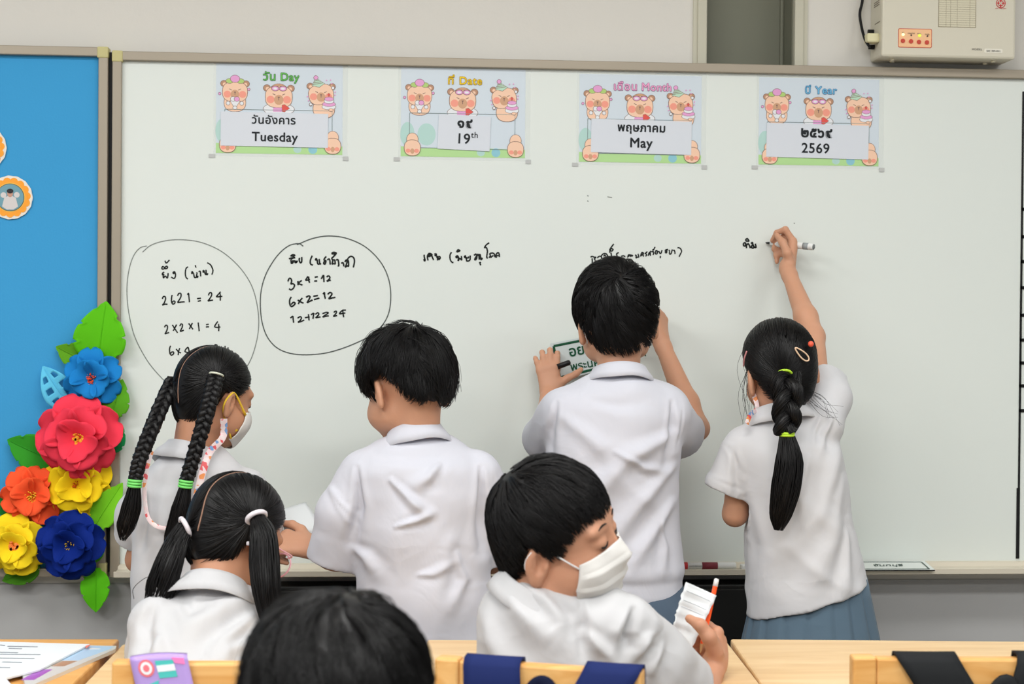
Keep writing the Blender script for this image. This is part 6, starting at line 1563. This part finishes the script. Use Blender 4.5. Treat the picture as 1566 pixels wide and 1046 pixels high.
# ---------------------------------------------------------------- seated boy in a mask, turned to the right
def boy_mask():
    DY = 0.07; Yb = -1.42 + DY; PG = globals()['P']
    def P(x, y, Y, r=None): return PG(x, y, Y + DY, r)
    hip = np.array([P(830, 1000, -1.42)[0], -1.36 + DY, 0.46])
    root = empty('person', (hip[0], hip[1], 0), 'seated boy in a white pleated face mask turning right with a torn paper', 'person', 'pupils in white school shirts')
    Hc = P(854, 820, -1.40); HR = rot3(-114, -3, 17); hs = 1.02
    G = Sdf(); nb_ = P(822, 922, -1.40)
    place_head(G, Hc, HR, hs, nb_, 0.050, (0, -0.025, -0.05))
    SL, SR_ = P(784, 938, -1.36), P(935, 955, -1.43)
    G.add(f_cap(SL + [0.01, 0.01, -.02], SR_ + [-.01, 0.01, -.02], 0.03, 0.03), 0.03); G.add(f_cap(P(840, 980, -1.40), hip, 0.07, 0.095), 0.04)
    ER, WR = P(1066, 1075, -1.29), P(1092, 1016, -1.205); EL, WL = P(788, 1050, -1.16), P(830, 1030, -1.02)
    WL[2] = max(WL[2], 0.715)
    arm(G, SL, EL, WL); arm(G, SR_, ER, WR, 1.05)
    hand(G, WL, (0.8, 0.5, 0.0), (0.0, 0.1, -1), 1, 0.9)
    K = [P(1097, 967, -1.190), P(1101, 979, -1.180), P(1102, 991, -1.180), P(1101, 1003, -1.185)]
    for kx in K: G.add(f_cap(WR, kx, 0.0150, 0.0105), 0.012)
    G.add(f_cap(P(1094, 1004, -1.215), P(1090, 980, -1.22), 0.0135, 0.0120), 0.012)
    chain(G, [K[0], P(1084, 958, -1.158), P(1070, 968, -1.145), P(1061, 976, -1.160)], [.0098, .0088, .0080, .0066])
    chain(G, [K[1], P(1084, 974, -1.150), P(1067, 982, -1.145), P(1057, 986, -1.162)], [.0100, .0090, .0082, .0068])
    chain(G, [K[2], P(1086, 990, -1.150), P(1068, 995, -1.148), P(1060, 998, -1.165)], [.0098, .0088, .0080, .0066])
    chain(G, [K[3], P(1087, 1004, -1.155), P(1074, 1008, -1.152), P(1067, 1009, -1.165)], [.0088, .0078, .0072, .0060])
    chain(G, [P(1094, 998, -1.225), P(1084, 974, -1.238), P(1071, 956, -1.236), P(1054, 946, -1.222)], [.0140, .0118, .0100, .0074], 0.008)
    kn, an, to = seated_legs(G, hip, (0.35, 1), 0.08, 0.34)
    make_body(root, G, M_SKIN_B, 0.0026); shoes(root, an, to)
    simple_part('shorts', root, [f_cap(hip + [-0.03, 0, 0.0], hip + [0.03, 0, 0.0], 0.115, 0.115)] + [f_cap(hip + [d * 0.06, 0.02, 0], hip + [d * 0.085 + 0.07, 0.24, -0.02], 0.09, 0.086) for d in (-1, 1)], M_SHORTS, 0.008, 0.04)
    rows = [(882, 782, 872, -1.40, 0.052), (900, 752, 912, -1.40, 0.070), (922, 738, 950, -1.40, 0.085), (950, 731, 968, -1.40, 0.098), (985, 728, 978, -1.40, 0.105), (1040, 727, 985, -1.40, 0.112), (1120, 725, 990, -1.39, 0.125), (1230, 722, 985, -1.385, 0.135), (1330, 725, 975, -1.38, 0.14)]
    rows = [(a_, b_, c_, d_ + DY, e_ * 0.88) for a_, b_, c_, d_, e_ in rows]
    Gs = shirt_field(rows, [[P(784, 938, -1.37, .052), P(782, 1000, -1.25, .053), P(788, 1030, -1.20, .052)], [P(930, 958, -1.43, .062), P(990, 1012, -1.38, .066), P(1040, 1052, -1.315, .060)]], k=0.02)
    Y_ = -1.53 + DY
    folds = [([(775, 915, Y_), (800, 945, Y_), (850, 990, Y_)], 0.014, 0.006), ([(850, 925, Y_), (880, 950, Y_), (890, 985, Y_)], 0.010, -0.005), ([(800, 905, Y_), (840, 930, Y_), (868, 955, Y_)], 0.010, 0.005), ([(900, 975, Y_), (935, 1010, Y_), (950, 1040, Y_)], 0.011, 0.006), ([(980, 945, Y_), (968, 980, Y_), (975, 1010, Y_)], 0.009, -0.008),
             ([(985, 930, Y_), (1005, 960, Y_), (1020, 985, Y_)], 0.012, 0.006), ([(1000, 985, Y_), (985, 1010, Y_), (960, 1030, Y_)], 0.012, 0.006), ([(1025, 1005, Y_), (1010, 1030, Y_), (1000, 1050, Y_)], 0.010, 0.006), ([(750, 960, Y_), (756, 1000, Y_), (780, 1040, Y_)], 0.012, 0.004), ([(895, 920, Y_), (898, 960, Y_), (896, 1010, Y_)], 0.006, -0.0035)]
    make_shirt(root, Gs, M_SHIRT_W, [(a_, b_, c_ * 1.5) for a_, b_, c_ in folds], seed=14, h=0.0038)
    collar(root, P(826, 900, -1.40), rot3(-92, 8, 8), 0.055, 0.055, 0.022, 0.030, 0.018, gap=20, m=M_SHIRT_W)
    line = [(0, .064), (25, .060), (48, .038), (66, -.006), (76, -.010), (86, .016), (102, .014), (116, -.022), (138, -.050), (180, -.058)]
    tip = [(0, .044), (25, .042), (46, .034), (64, .002), (76, -.006), (86, .012), (102, .008), (116, -.030), (138, -.062), (180, -.070)]
    sc = Scalp(thick=(.014, .010, .016), line=line, tip=tip)
    short_hair(sc, Hc, HR, hs, n=4600, whorl=(0.1, -0.60, 0.80), swirl=10, length=0.80, seed=61, lift=0.12, noise=0.11, clump=420, rad=0.0010, rag=0.005).build('hair', root)
    face_mask(root, Hc, HR, hs, M_MASK, M_ELASTIC, 62, 25, -42, True, loops=(1, -1), loop_r=0.0015)
    face_bits(root, Hc, HR, hs, 1.7)
    # torn strip of paper and pencil
    pp = empty('paper_scrap', P(1055, 950, -1.20), 'torn ruled paper strip held up by the masked boy', 'paper')
    A_, B_, C_, D_ = P(1049, 890, -1.185), P(1096, 911, -1.185), P(1058, 992, -1.215), P(1022, 978, -1.215)
    G_ = np.zeros((25, 11, 3)); r = np.random.RandomState(2)
    for i, v in enumerate(np.linspace(0, 1, 25)):
        jag = r.uniform(-0.05, 0.05)
        for j, u in enumerate(np.linspace(0, 1, 11)):
            uu = u + (jag if j == 0 else 0) * (0.2 < v)
            G_[i, j] = (A_ * (1 - uu) + B_ * uu) * (1 - v) + (D_ * (1 - uu) + C_ * uu) * v + np.array([0, 0.010, 0]) * math.sin(np.pi * u) * (0.4 + v) + np.array([0, 0.0012, 0.0006]) * math.sin(34 * v)
    sheet_obj('sheet', G_, mat('bright_paper', (228, 232, 234), 0.6, 0.2), pp, 0.0007)
    ln = MB()
    for v in (0.16, 0.30, 0.44):
        i = int(v * 24); ln.tube(G_[i, 1:-1] + [0, -0.0008, 0], 0.0004, 4)
    ln.build('ruled_lines', mat('faint_rule', (196, 200, 206), 0.6, 0.2), pp)
    pc = empty('pencil', P(1088, 925, -1.175), 'orange pencil with a white eraser end behind the torn paper', 'pencil')
    a, b = P(1096, 886, -1.165), P(1074, 985, -1.195); u = unit(b - a); L = np.linalg.norm(b - a)
    M_OP = mat('orange_paint', (250, 92, 36), 0.4, 0.4)
    MB().tube(np.array([a + u * 0.012, a + u * L]), 0.0042, 6).build('shaft', M_OP, pc)
    MB().tube(np.array([a - u * 0.001, a, a + u * 0.0125]), [0.0030, 0.0041, 0.0043], 14).build('eraser', mat('white_eraser', (232, 230, 228), 0.6, 0.3), pc, True)
    MB().tube(np.array([a + u * L, a + u * (L + 0.016)]), [0.0042, 0.0008], 6).build('pencil_tip', mat('bare_wood', (214, 176, 130), 0.6, 0.3), pc)
boy_mask()

# ---------------------------------------------------------------- pupil nearest the camera, seen from behind
def pupil_front():
    Yb = -2.16
    c = P(515, 1092, Yb)
    root = empty('person', (c[0], Yb, 0), 'pupil nearest the camera, only the black-haired back of the head showing', 'person', 'pupils in white school shirts')
    Hc = c; HR = rot3(-4, 4, 0); hs = 1.0
    G = Sdf(); nb_ = Hc + [0, -0.03, -0.17]; hip = np.array([c[0], Yb - 0.02, 0.45])
    place_head(G, Hc, HR, hs, nb_, 0.047)
    SL, SR_ = Hc + [-0.13, -0.03, -0.225], Hc + [0.13, -0.03, -0.225]
    G.add(f_cap(SL, SR_, 0.045, 0.045), 0.03); G.add(f_cap(Hc + [0, -0.03, -0.25], hip, 0.085, 0.10), 0.04)
    EL, WL = SL + [-0.03, 0.10, -0.19], SL + [0.04, 0.28, -0.20]; ER, WR = SR_ + [0.03, 0.10, -0.19], SR_ + [-0.04, 0.28, -0.20]
    arm(G, SL, EL, WL); arm(G, SR_, ER, WR)
    hand(G, WL, (0.4, 0.9, 0), (0, 0.1, -1), 1, 0.9); hand(G, WR, (-0.4, 0.9, 0), (0, 0.1, -1), -1, 0.9)
    kn, an, to = seated_legs(G, hip, (0, 1), 0.08, 0.32)
    make_body(root, G, M_SKIN, 0.004); shoes(root, an, to)
    simple_part('shorts', root, [f_cap(hip + [-0.03, 0, 0.0], hip + [0.03, 0, 0.0], 0.115, 0.115)] + [f_cap(hip + [d * 0.07, 0.02, 0], hip + [d * 0.09, 0.24, -0.02], 0.09, 0.086) for d in (-1, 1)], M_SHORTS, 0.008, 0.04)
    z0 = nb_[2]; G2 = Sdf()
    G2.add(f_stack([(c[0], Yb - 0.03, z0 - 0.01, 0.06, 0.056), (c[0], Yb - 0.03, z0 - 0.06, 0.14, 0.085), (c[0], Yb - 0.03, z0 - 0.16, 0.15, 0.105), (c[0], Yb - 0.02, 0.46, 0.145, 0.115)]), 0.01)
    for s_, e in ((SL, EL), (SR_, ER)): G2.add(f_cap(s_, s_ + (e - s_) * 0.75, 0.056, 0.056), 0.03)
    make_shirt(root, G2, M_SHIRT_W, [], h=0.007)
    collar(root, nb_ + [0, 0, 0.0], rot3(0, 4, 0), 0.052, 0.052, 0.026, 0.034, 0.020, m=M_SHIRT_W)
    sc = Scalp(thick=(.024, .020, .022), line=BOYLINE, tip=BOYTIP)
    short_hair(sc, Hc, HR, hs, n=5200, whorl=(0.12, -0.10, 0.99), swirl=24, length=0.95, seed=71, lift=0.22, noise=0.14, clump=330, rad=0.0010).build('hair', root)
    face_bits(root, Hc, HR, hs)
pupil_front()
# ================================================================== FURNITURE AND THINGS ON IT
M_DESK = wood_mat('light_oak_laminate', (226, 188, 136), (240, 208, 160), (1.0, 9, 9), 0.38)
M_DESK2 = wood_mat('orange_pine', (218, 158, 86), (236, 182, 110), (1.0, 10, 10), 0.4)
M_CHAIR = wood_mat('honey_pine', (220, 160, 88), (238, 188, 120), (1.5, 12, 12), 0.4)
M_STEEL = mat('grey_steel_tube', (120, 122, 124), 0.4, 0.4, metal=0.6)
def desk(corner_fl, corner_fr, depth, label, m, rot=0.0, wid=None, z=0.68):
    a, b = atz(corner_fl[0], corner_fl[1], z), atz(corner_fr[0], corner_fr[1], z)
    W_ = float(np.linalg.norm((b - a)[:2])) if wid is None else wid
    ang = math.atan2(b[1] - a[1], b[0] - a[0]) + rot
    o = b if wid is not None else a
    M_ = Matrix.Translation(Vector(o)) @ Matrix.Rotation(ang, 4, 'Z')
    x0, x1 = (-W_, 0) if wid is not None else (0, W_)
    root = empty('school_desk', (o[0], o[1], 0), label, 'desk', 'wooden pupil desks')
    MB().box((x0, -depth, -0.024), (x1, 0, 0), bevel=0.004).xf(M_).build('desk_top', m, root)
    MB().box((x0 + 0.03, -depth + 0.04, -0.15), (x1 - 0.03, -0.03, -0.135)).box((x0 + 0.03, -0.045, -0.15), (x1 - 0.03, -0.03, -0.024)).xf(M_).build('book_shelf', m, root)
    for x in (x0 + 0.045, x1 - 0.045):
        for y in (-depth + 0.05, -0.05):
            MB().box((x - 0.016, y - 0.016, -z + 0.0), (x + 0.016, y + 0.016, -0.024), bevel=0.003).xf(M_).build('leg', m, root)
    return M_, root
dA, rA = desk((-100, 977), (182.5, 977), 0.42, 'orange pine desk at the left edge with papers and a magazine on it', M_DESK2, 0.0, 0.60)
dB, rB = desk((187, 985), (648, 984), 0.40, 'light wooden desk in front of the seated girl with pigtails', M_DESK)
dC, rC = desk((655, 983), (1111, 980), 0.40, 'light wooden desk in front of the masked boy', M_DESK, math.radians(-3.0), 0.57)
dD, rD = desk((1117, 977), (1578, 976), 0.40, 'bare pale wooden desk at the right behind the chair with a black strap', M_DESK, math.radians(-3.0))
# pencil mark on the right desk
def chair(px0, py0, px1, py1, label, z=0.78, m=None, left_in=True):
    """back rail seen from behind; top corners given in photo pixels"""
    a, b = atz(px0, py0, z), atz(px1, py1, z); W_ = float(np.linalg.norm((b - a)[:2])); ang = math.atan2(b[1] - a[1], b[0] - a[0])
    M_ = Matrix.Translation(Vector(a)) @ Matrix.Rotation(ang, 4, 'Z'); m = m or M_CHAIR
    root = empty('school_chair', ((a[0] + b[0]) / 2, (a[1] + b[1]) / 2 + 0.15, 0), label, 'chair', 'wooden pupil chairs')
    for x in (0.0, W_ - 0.036): MB().box((x, 0, -z), (x + 0.036, 0.030, 0.0), bevel=0.004).xf(M_).build('back_post', m, root)
    MB().box((0.036, 0.003, -0.115), (W_ - 0.036, 0.027, -0.002), bevel=0.004).xf(M_).build('back_rail', m, root)
    MB().box((0.036, 0.003, -0.24), (W_ - 0.036, 0.022, -0.17), bevel=0.004).xf(M_).build('back_rail', m, root)
    MB().box((-0.01, 0.0, -z + 0.385), (W_ + 0.01, 0.36, -z + 0.405), bevel=0.005).xf(M_).build('seat', m, root)
    for x in (0.0, W_ - 0.036): MB().box((x, 0.31, -z), (x + 0.036, 0.345, -z + 0.385), bevel=0.004).xf(M_).build('front_leg', m, root)
    for x in (0.008, W_ - 0.028): MB().box((x, 0.03, -z + 0.15), (x + 0.02, 0.31, -z + 0.18), bevel=0.003).xf(M_).build('stretcher', m, root)
    return M_, W_, root
cL, wL, _ = chair(170, 1013, 500, 1013, 'wooden chair with a purple patterned pouch hung over its back')
cM, wM, _ = chair(664, 1006, 981, 1027, 'wooden chair behind the masked boy with navy straps over its back', 0.80)
cR, wR, _ = chair(1305, 1005, 1640, 1007, 'wooden chair at the right with a black strap over its back')
def ribbon_over(M_, x0, x1, skew, name, m, root, drop=0.16, front=0.02, th=0.004, lift=0.002, tw=0.0, back=0.06):
    """a strap lying over the chair rail: from the far side, over the top, down the near side"""
    prof = [(0.034, -back), (0.033, -0.012), (0.028, 0.0 + lift), (0.015, 0.0025 + lift), (0.002, 0.0 + lift), (-0.004, -0.008), (-0.006, -0.03), (-0.008, -drop * 0.6), (-0.012, -drop)]
    nx = 7; G_ = np.zeros((len(prof), nx, 3)); Mn = np.array(M_)
    for i, (y, z) in enumerate(prof):
        t = i / (len(prof) - 1); sh = skew * max(0.0, -z if y < 0.0 else 0.0)
        for j in range(nx):
            u = j / (nx - 1); p = np.array([x0 + (x1 - x0) * u + sh, y - 0.002 * math.sin(np.pi * u), z + tw * (u - 0.5), 1.0]); G_[i, j] = (Mn @ p)[:3]
    return sheet_obj(name, G_, m, root, th)
M_NAVY = mat('navy_webbing', (30, 42, 92), 0.8, 0.15, bump=(900, 0.0004)); M_BLKW = mat('black_webbing', (30, 32, 34), 0.7, 0.2, bump=(900, 0.0004))
bp = empty('backpack', np.array(cM @ Vector((wM / 2, -0.08, -0.3))), 'navy school bag hanging by two straps on the back of the middle chair', 'bag')
ribbon_over(cM, 0.045, 0.128, 0.06, 'shoulder_strap', M_NAVY, bp, 0.2, th=0.005)
ribbon_over(cM, 0.222, 0.302, -0.55, 'shoulder_strap', M_NAVY, bp, 0.2, th=0.005)
mid = [np.array(cM @ Vector((x, -0.012, z)))[:3] for x, z in ((0.132, -0.10), (0.142, -0.045), (0.160, -0.022), (0.178, -0.036), (0.192, -0.10))]
MB().tube(spline(mid, 24), 0.010, 8, 0, True, ((0, -1, 0), 0.4)).build('haul_loop', mat('navy_dark', (16, 22, 48), 0.8, 0.15), bp, True)
MB().box((0.03, -0.13, -0.50), (0.31, -0.014, -0.12), bevel=0.03).xf(cM).build('bag_body', M_NAVY, bp, True)
bp2 = empty('backpack', np.array(cR @ Vector((wR / 2, -0.08, -0.3))), 'black school bag hanging by wide straps on the back of the right chair', 'bag')
ribbon_over(cR, 0.066, 0.158, 0.62, 'shoulder_strap', M_BLKW, bp2, 0.2, th=0.005)
ribbon_over(cR, 0.250, 0.320, -0.30, 'shoulder_strap', M_BLKW, bp2, 0.2, th=0.005, lift=0.004)
mid = [np.array(cR @ Vector((x, -0.014, z)))[:3] for x, z in ((0.185, -0.10), (0.205, -0.060), (0.226, -0.034), (0.243, -0.052), (0.262, -0.10))]
MB().tube(spline(mid, 24), 0.013, 8, 0, True, ((0, -1, 0), 0.4)).build('haul_loop', M_BLKW, bp2, True)
MB().box((0.05, -0.13, -0.50), (0.33, -0.016, -0.13), bevel=0.03).xf(cR).build('bag_body', M_BLKW, bp2, True)
# purple printed pouch over the left chair back
pu = empty('printed_pouch', np.array(cL @ Vector((0.07, 0.0, 0.0))), 'lilac pouch with sweets printed on it draped over the left chair back', 'pouch')
def pouch_pt(u, v, lift=0.0):
    """u across 0..1, v down the near side 0..1"""
    x = 0.028 + 0.083 * u + 0.028 * v; y = -0.004 - 0.010 * v - lift; z = 0.006 - 0.115 * v + 0.004 * u + 0.003 * math.sin(np.pi * u)
    if v < 0: y = -0.004 - 0.20 * v - lift * 0.3; z = 0.006 + 0.004 * u + 0.003 * math.sin(np.pi * u) - 6.0 * v * v * (1 if v < -0.1 else 0) + lift
    p = np.array(cL) @ np.array([x, y, z, 1.0]); return p[:3]
G_ = np.array([[pouch_pt(u, v) for u in np.linspace(0, 1, 9)] for v in (-0.19, -0.15, -0.08, 0.0, 0.05, 0.2, 0.4, 0.7, 1.0)])
sheet_obj('pouch_body', G_, mat('lilac_vinyl', (178, 150, 214), 0.35, 0.45), pu, 0.003)
pm = [mat('print_pink', (240, 130, 190), 0.4, 0.3), mat('print_teal', (80, 190, 184), 0.4, 0.3), mat('print_white', (232, 236, 238), 0.4, 0.3), mat('print_blue', (64, 110, 196), 0.4, 0.3), mat('print_yellow', (240, 216, 70), 0.4, 0.3), mat('print_rose', (232, 120, 130), 0.4, 0.3)]
pr = MB()
def pouch_shape(pts, m, k=0):
    pr.prism(np.array([pouch_pt(u, v, 0.0022 + 0.0004 * k) for u, v in pts]), np.array(cL.to_3x3() @ Vector((0, -0.0003, 0))), m)
def pe(cu, cv, ru, rv, m, k=0, n=18): pouch_shape([(cu + ru * math.cos(a), cv + rv * math.sin(a)) for a in np.linspace(0, 2 * np.pi, n, endpoint=False)], m, k)
pe(0.25, 0.14, 0.14, 0.11, 5); pe(0.25, 0.14, 0.10, 0.08, 2, 1); pe(0.25, 0.14, 0.055, 0.045, 5, 2)
pouch_shape([(0.42, 0.06), (0.74, 0.05), (0.76, 0.26), (0.44, 0.28)], 1); pouch_shape([(0.43, 0.12), (0.75, 0.10), (0.755, 0.18), (0.435, 0.20)], 2, 1)
pouch_shape([(0.72, 0.02), (0.94, 0.02), (0.94, 0.10), (0.76, 0.09)], 0)
pouch_shape([(0.18, 0.38), (0.36, 0.34), (0.30, 0.72), (0.16, 0.64)], 3); pouch_shape([(0.24, 0.34), (0.42, 0.30), (0.36, 0.46), (0.26, 0.5)], 1, 1)
pe(0.56, 0.62, 0.17, 0.22, 4); pe(0.57, 0.63, 0.13, 0.18, 0, 1); pe(0.86, 0.44, 0.07, 0.06, 4); pe(0.88, 0.66, 0.05, 0.05, 4)
pr.build('printed_pattern', pm, pu)
# books and papers on the left desk
def on_desk(px, py, z): return atz(px, py, z)
def slab(name, label, cat, corners, z, th, mats_, pname, inner=None, group=None):
    P_ = np.array([on_desk(x, y, z) for x, y in corners]); root = empty(name, P_.mean(0) - [0, 0, th], label, cat, group)
    mb = MB(); mb.prism(P_ - [0, 0, th], (0, 0, th), 0); mb.build(pname, mats_, root)
    return P_, root
M_PAPER = mat('bright_paper', (228, 232, 234), 0.6, 0.2)
z0 = 0.68
Pm_, mg = slab('magazine', 'glossy magazine with blue and purple cover under the white papers on the left desk', 'magazine', [(20, 984), (178, 988), (176, 993), (40, 1052)], z0 + 0.006, 0.006, mat('page_edge', (214, 210, 200), 0.6, 0.2), 'pages')
cv = MB(); cm = [mat('cover_sky', (174, 208, 236), 0.3, 0.45), mat('cover_purple', (160, 84, 186), 0.3, 0.45), mat('cover_grey', (204, 206, 204), 0.3, 0.45), mat('cover_brown', (176, 138, 112), 0.3, 0.45), mat('cover_white', (230, 232, 232), 0.3, 0.45)]
def quad(mb, pts, z, m): mb.prism(np.array([on_desk(x, y, z) for x, y in pts]), (0, 0, 0.0004), m)
quad(cv, [(20, 984), (178, 988), (176, 993), (40, 1052)], z0 + 0.0061, 2)
quad(cv, [(60, 986), (174, 989), (168, 993), (120, 1010), (70, 1010)], z0 + 0.0064, 0); quad(cv, [(95, 1011), (118, 1011), (98, 1019), (78, 1019)], z0 + 0.0064, 3); quad(cv, [(60, 1024), (80, 1024), (52, 1040), (32, 1040)], z0 + 0.0064, 1); quad(cv, [(138, 991), (154, 992), (152, 993), (136, 993)], z0 + 0.0067, 4)
cv.build('cover_print', cm, mg)
Pw, ws = slab('worksheet', 'stack of white printed worksheets lying on the left desk', 'paper', [(-40, 980), (137, 985), (60, 1024), (12, 1036), (-70, 1040)], z0 + 0.0105, 0.003, M_PAPER, 'sheets')
tx = MB()
for (x, y, l) in ((12, 988, 46), (0, 986, 8), (14, 991, 20), (-4, 997, 32), (0, 1000, 62), (-2, 1006, 55), (4, 1012, 30), (-10, 1020, 26)):
    quad(tx, [(x, y), (x + l, y + 0.8), (x + l - 1, y + 1.7), (x - 1, y + 0.9)], z0 + 0.0106, 0)
tx.build('printed_text', mat('grey_text', (120, 126, 134), 0.6, 0.2), ws)
Pb, bk = slab('booklet', 'thin dark-edged booklet curling at the left corner of the near papers', 'booklet', [(-60, 1034), (8, 1036), (22, 1052), (-60, 1056)], z0 + 0.0145, 0.003, [mat('booklet_white', (222, 222, 224), 0.5, 0.3)], 'pages')
# red tab on the stack
mb = MB(); mb.prism(np.array([on_desk(x, y, z0 + 0.0107) for x, y in ((131, 988), (138, 985.6), (137, 988), (131, 992))]), (0, 0, 0.0006), 0); mb.build('tab', mat('coral_tab', (232, 130, 116), 0.5, 0.3), ws)

# ------------------------------------------------ things along the board's tray
trz = BZ0 - 0.0115
def tray_pt(px, py, z): return atz(px, py, z)
a, b = P(1030, 876, -0.045), P(1125, 874.5, -0.045); a[2] = b[2] = trz + 0.009
rp = empty('marker_pen', (a + b) / 2, 'white marker with a red cap lying in the tray beside the tallest boy', 'marker')
u = unit(b - a); L = np.linalg.norm(b - a)
MB().tube(np.array([a + u * 0.032, a + u * (L - 0.002), a + u * L]), [0.0085, 0.0085, 0.007], 16).build('barrel', mat('white_plastic', (226, 228, 226), 0.35, 0.45), rp, True)
MB().tube(np.array([a, a + u * 0.002, a + u * 0.033]), [0.006, 0.0092, 0.0092], 16).build('cap', mat('red_cap', (206, 50, 54), 0.35, 0.45), rp, True)
MB().tube(np.array([a + u * 0.068, a + u * 0.106]), 0.0087, 16).build('printed_sleeve', mat('dark_red_print', (128, 46, 58), 0.4, 0.4), rp, True)
tt = text_part('lettering', 'WHITEBOARD', mat('grey_letter', (120, 124, 122), 0.5, 0.2), rp, (a[0] + 0.036, a[1] - 0.0088, a[2] - 0.0015), 0.0052, align='LEFT', extrude=0.0001)
a, b = P(1133, 875, -0.05), P(1170, 874, -0.05); a[2] = b[2] = trz + 0.008
ch = empty('eraser_block', (a + b) / 2, 'small white eraser block in the tray behind the writing girl', 'eraser')
MB().box((a[0], -0.06, trz), (b[0], -0.035, trz + 0.012), bevel=0.003).build('block', mat('white_plastic', (226, 228, 226), 0.35, 0.45), ch)
# name card leaning in the tray, right of the writing girl
nc = empty('province_card', P(1380, 868, -0.05), 'white province card with a dark green border lying in the tray at right', 'sign card')
za = BZ0 + 0.001
A_, B_ = P(1300, 857.8, -0.006), P(1414, 857.8, -0.006); D_, C_ = P(1300, 871.6, -0.090), P(1430, 871.4, -0.090)
nrm = unit(np.cross(B_ - A_, D_ - A_)); nrm = nrm if nrm[2] > 0 else -nrm
def card_pt(u, v, l=0.0): return (A_ * (1 - u) + B_ * u) * (1 - v) + (D_ * (1 - u) + C_ * u) * v + nrm * l
MB().prism(np.array([card_pt(0, 0), card_pt(1, 0), card_pt(1, 1), card_pt(0, 1)]), -nrm * 0.003, 0, 1).build('board', [mat('card_white', (226, 232, 228), 0.4, 0.35), mat('card_edge_black', (34, 32, 30), 0.5, 0.3)], nc)
M_GRN = mat('dark_green_print', (14, 78, 52), 0.45, 0.3)
bd = MB()
def cline(u0, v0, u1, v1, w_): 
    q0, q1 = card_pt(u0, v0, 0.0006), card_pt(u1, v1, 0.0006); bd.tube(np.array([q0, q1]), w_, 6, 0, True, (nrm, 0.2))
cline(0.0, 0.13, 0.94, 0.13, 0.0022); cline(0.94, 0.13, 0.94, 0.92, 0.0022); cline(0.0, 0.92, 0.94, 0.92, 0.0022)
bd.build('border', mat('dark_grey_green', (70, 88, 82), 0.45, 0.3), nc)
ux = unit(B_ - A_); vy = unit(A_ - D_)
Rm = Matrix(((ux[0], -nrm[0], vy[0], 0), (ux[1], -nrm[1], vy[1], 0), (ux[2], -nrm[2], vy[2], 0), (0, 0, 0, 1)))
p_ = card_pt(0.47, 0.62, 0.001); text_part('lettering', 'จันทบุรี', mat('dark_grey_green', (70, 88, 82), 0.45, 0.3), nc, p_, 0.026, rot=Rm, extrude=0.0002, offset=0.0004)
# green lettered card held by the tallest boy
gc = empty('province_card', P(888, 548, -0.03), 'white card with green border and green letters held to the board by the tallest boy', 'sign card')
A_, B_, C_, D_ = P(841.5, 525.5, -0.024), P(935, 507, -0.020), P(945, 560, -0.020), P(853, 583, -0.024)
nrm = unit(np.cross(B_ - A_, D_ - A_)); nrm = nrm if nrm[1] < 0 else -nrm
MB().prism(np.array([card_pt(0, 0), card_pt(1, 0), card_pt(1, 1), card_pt(0, 1)]), -nrm * 0.003, 0).build('board', mat('card_grey_white', (204, 214, 214), 0.4, 0.35), gc)
bd = MB()
for q in ((0.045, 0.08, 0.955, 0.08), (0.955, 0.08, 0.955, 0.92), (0.955, 0.92, 0.045, 0.92), (0.045, 0.92, 0.045, 0.08)): cline(*q, 0.0030)
bd.build('border', M_GRN, gc)
ux = unit(B_ - A_); vy = unit(A_ - D_)
Rm = Matrix(((ux[0], -nrm[0], vy[0], 0), (ux[1], -nrm[1], vy[1], 0), (ux[2], -nrm[2], vy[2], 0), (0, 0, 0, 1)))
p_ = card_pt(0.26, 0.44, 0.001); text_part('lettering', 'อย 426', M_GRN, gc, p_, 0.034, rot=Rm, align='LEFT', extrude=0.0002, offset=0.0007)
p_ = card_pt(0.24, 0.82, 0.001); text_part('lettering', 'พระนครศรีอยุธยา', M_GRN, gc, p_, 0.0265, rot=Rm, align='LEFT', extrude=0.0002, offset=0.0004)
# capped black marker under his thumb
a, b = P(855, 560, -0.084), P(871.5, 554, -0.080); u = unit(b - a)
bm_ = empty('marker_pen', (a + b) / 2, 'short black marker pinched under the thumb on the green lettered card', 'marker')
MB().tube(np.array([a - u * 0.004, b - u * 0.003, b, b + u * 0.001]), [0.0066, 0.0066, 0.0056, 0.003], 16).build('barrel', mat('black_plastic', (16, 15, 16), 0.4, 0.4), bm_, True)
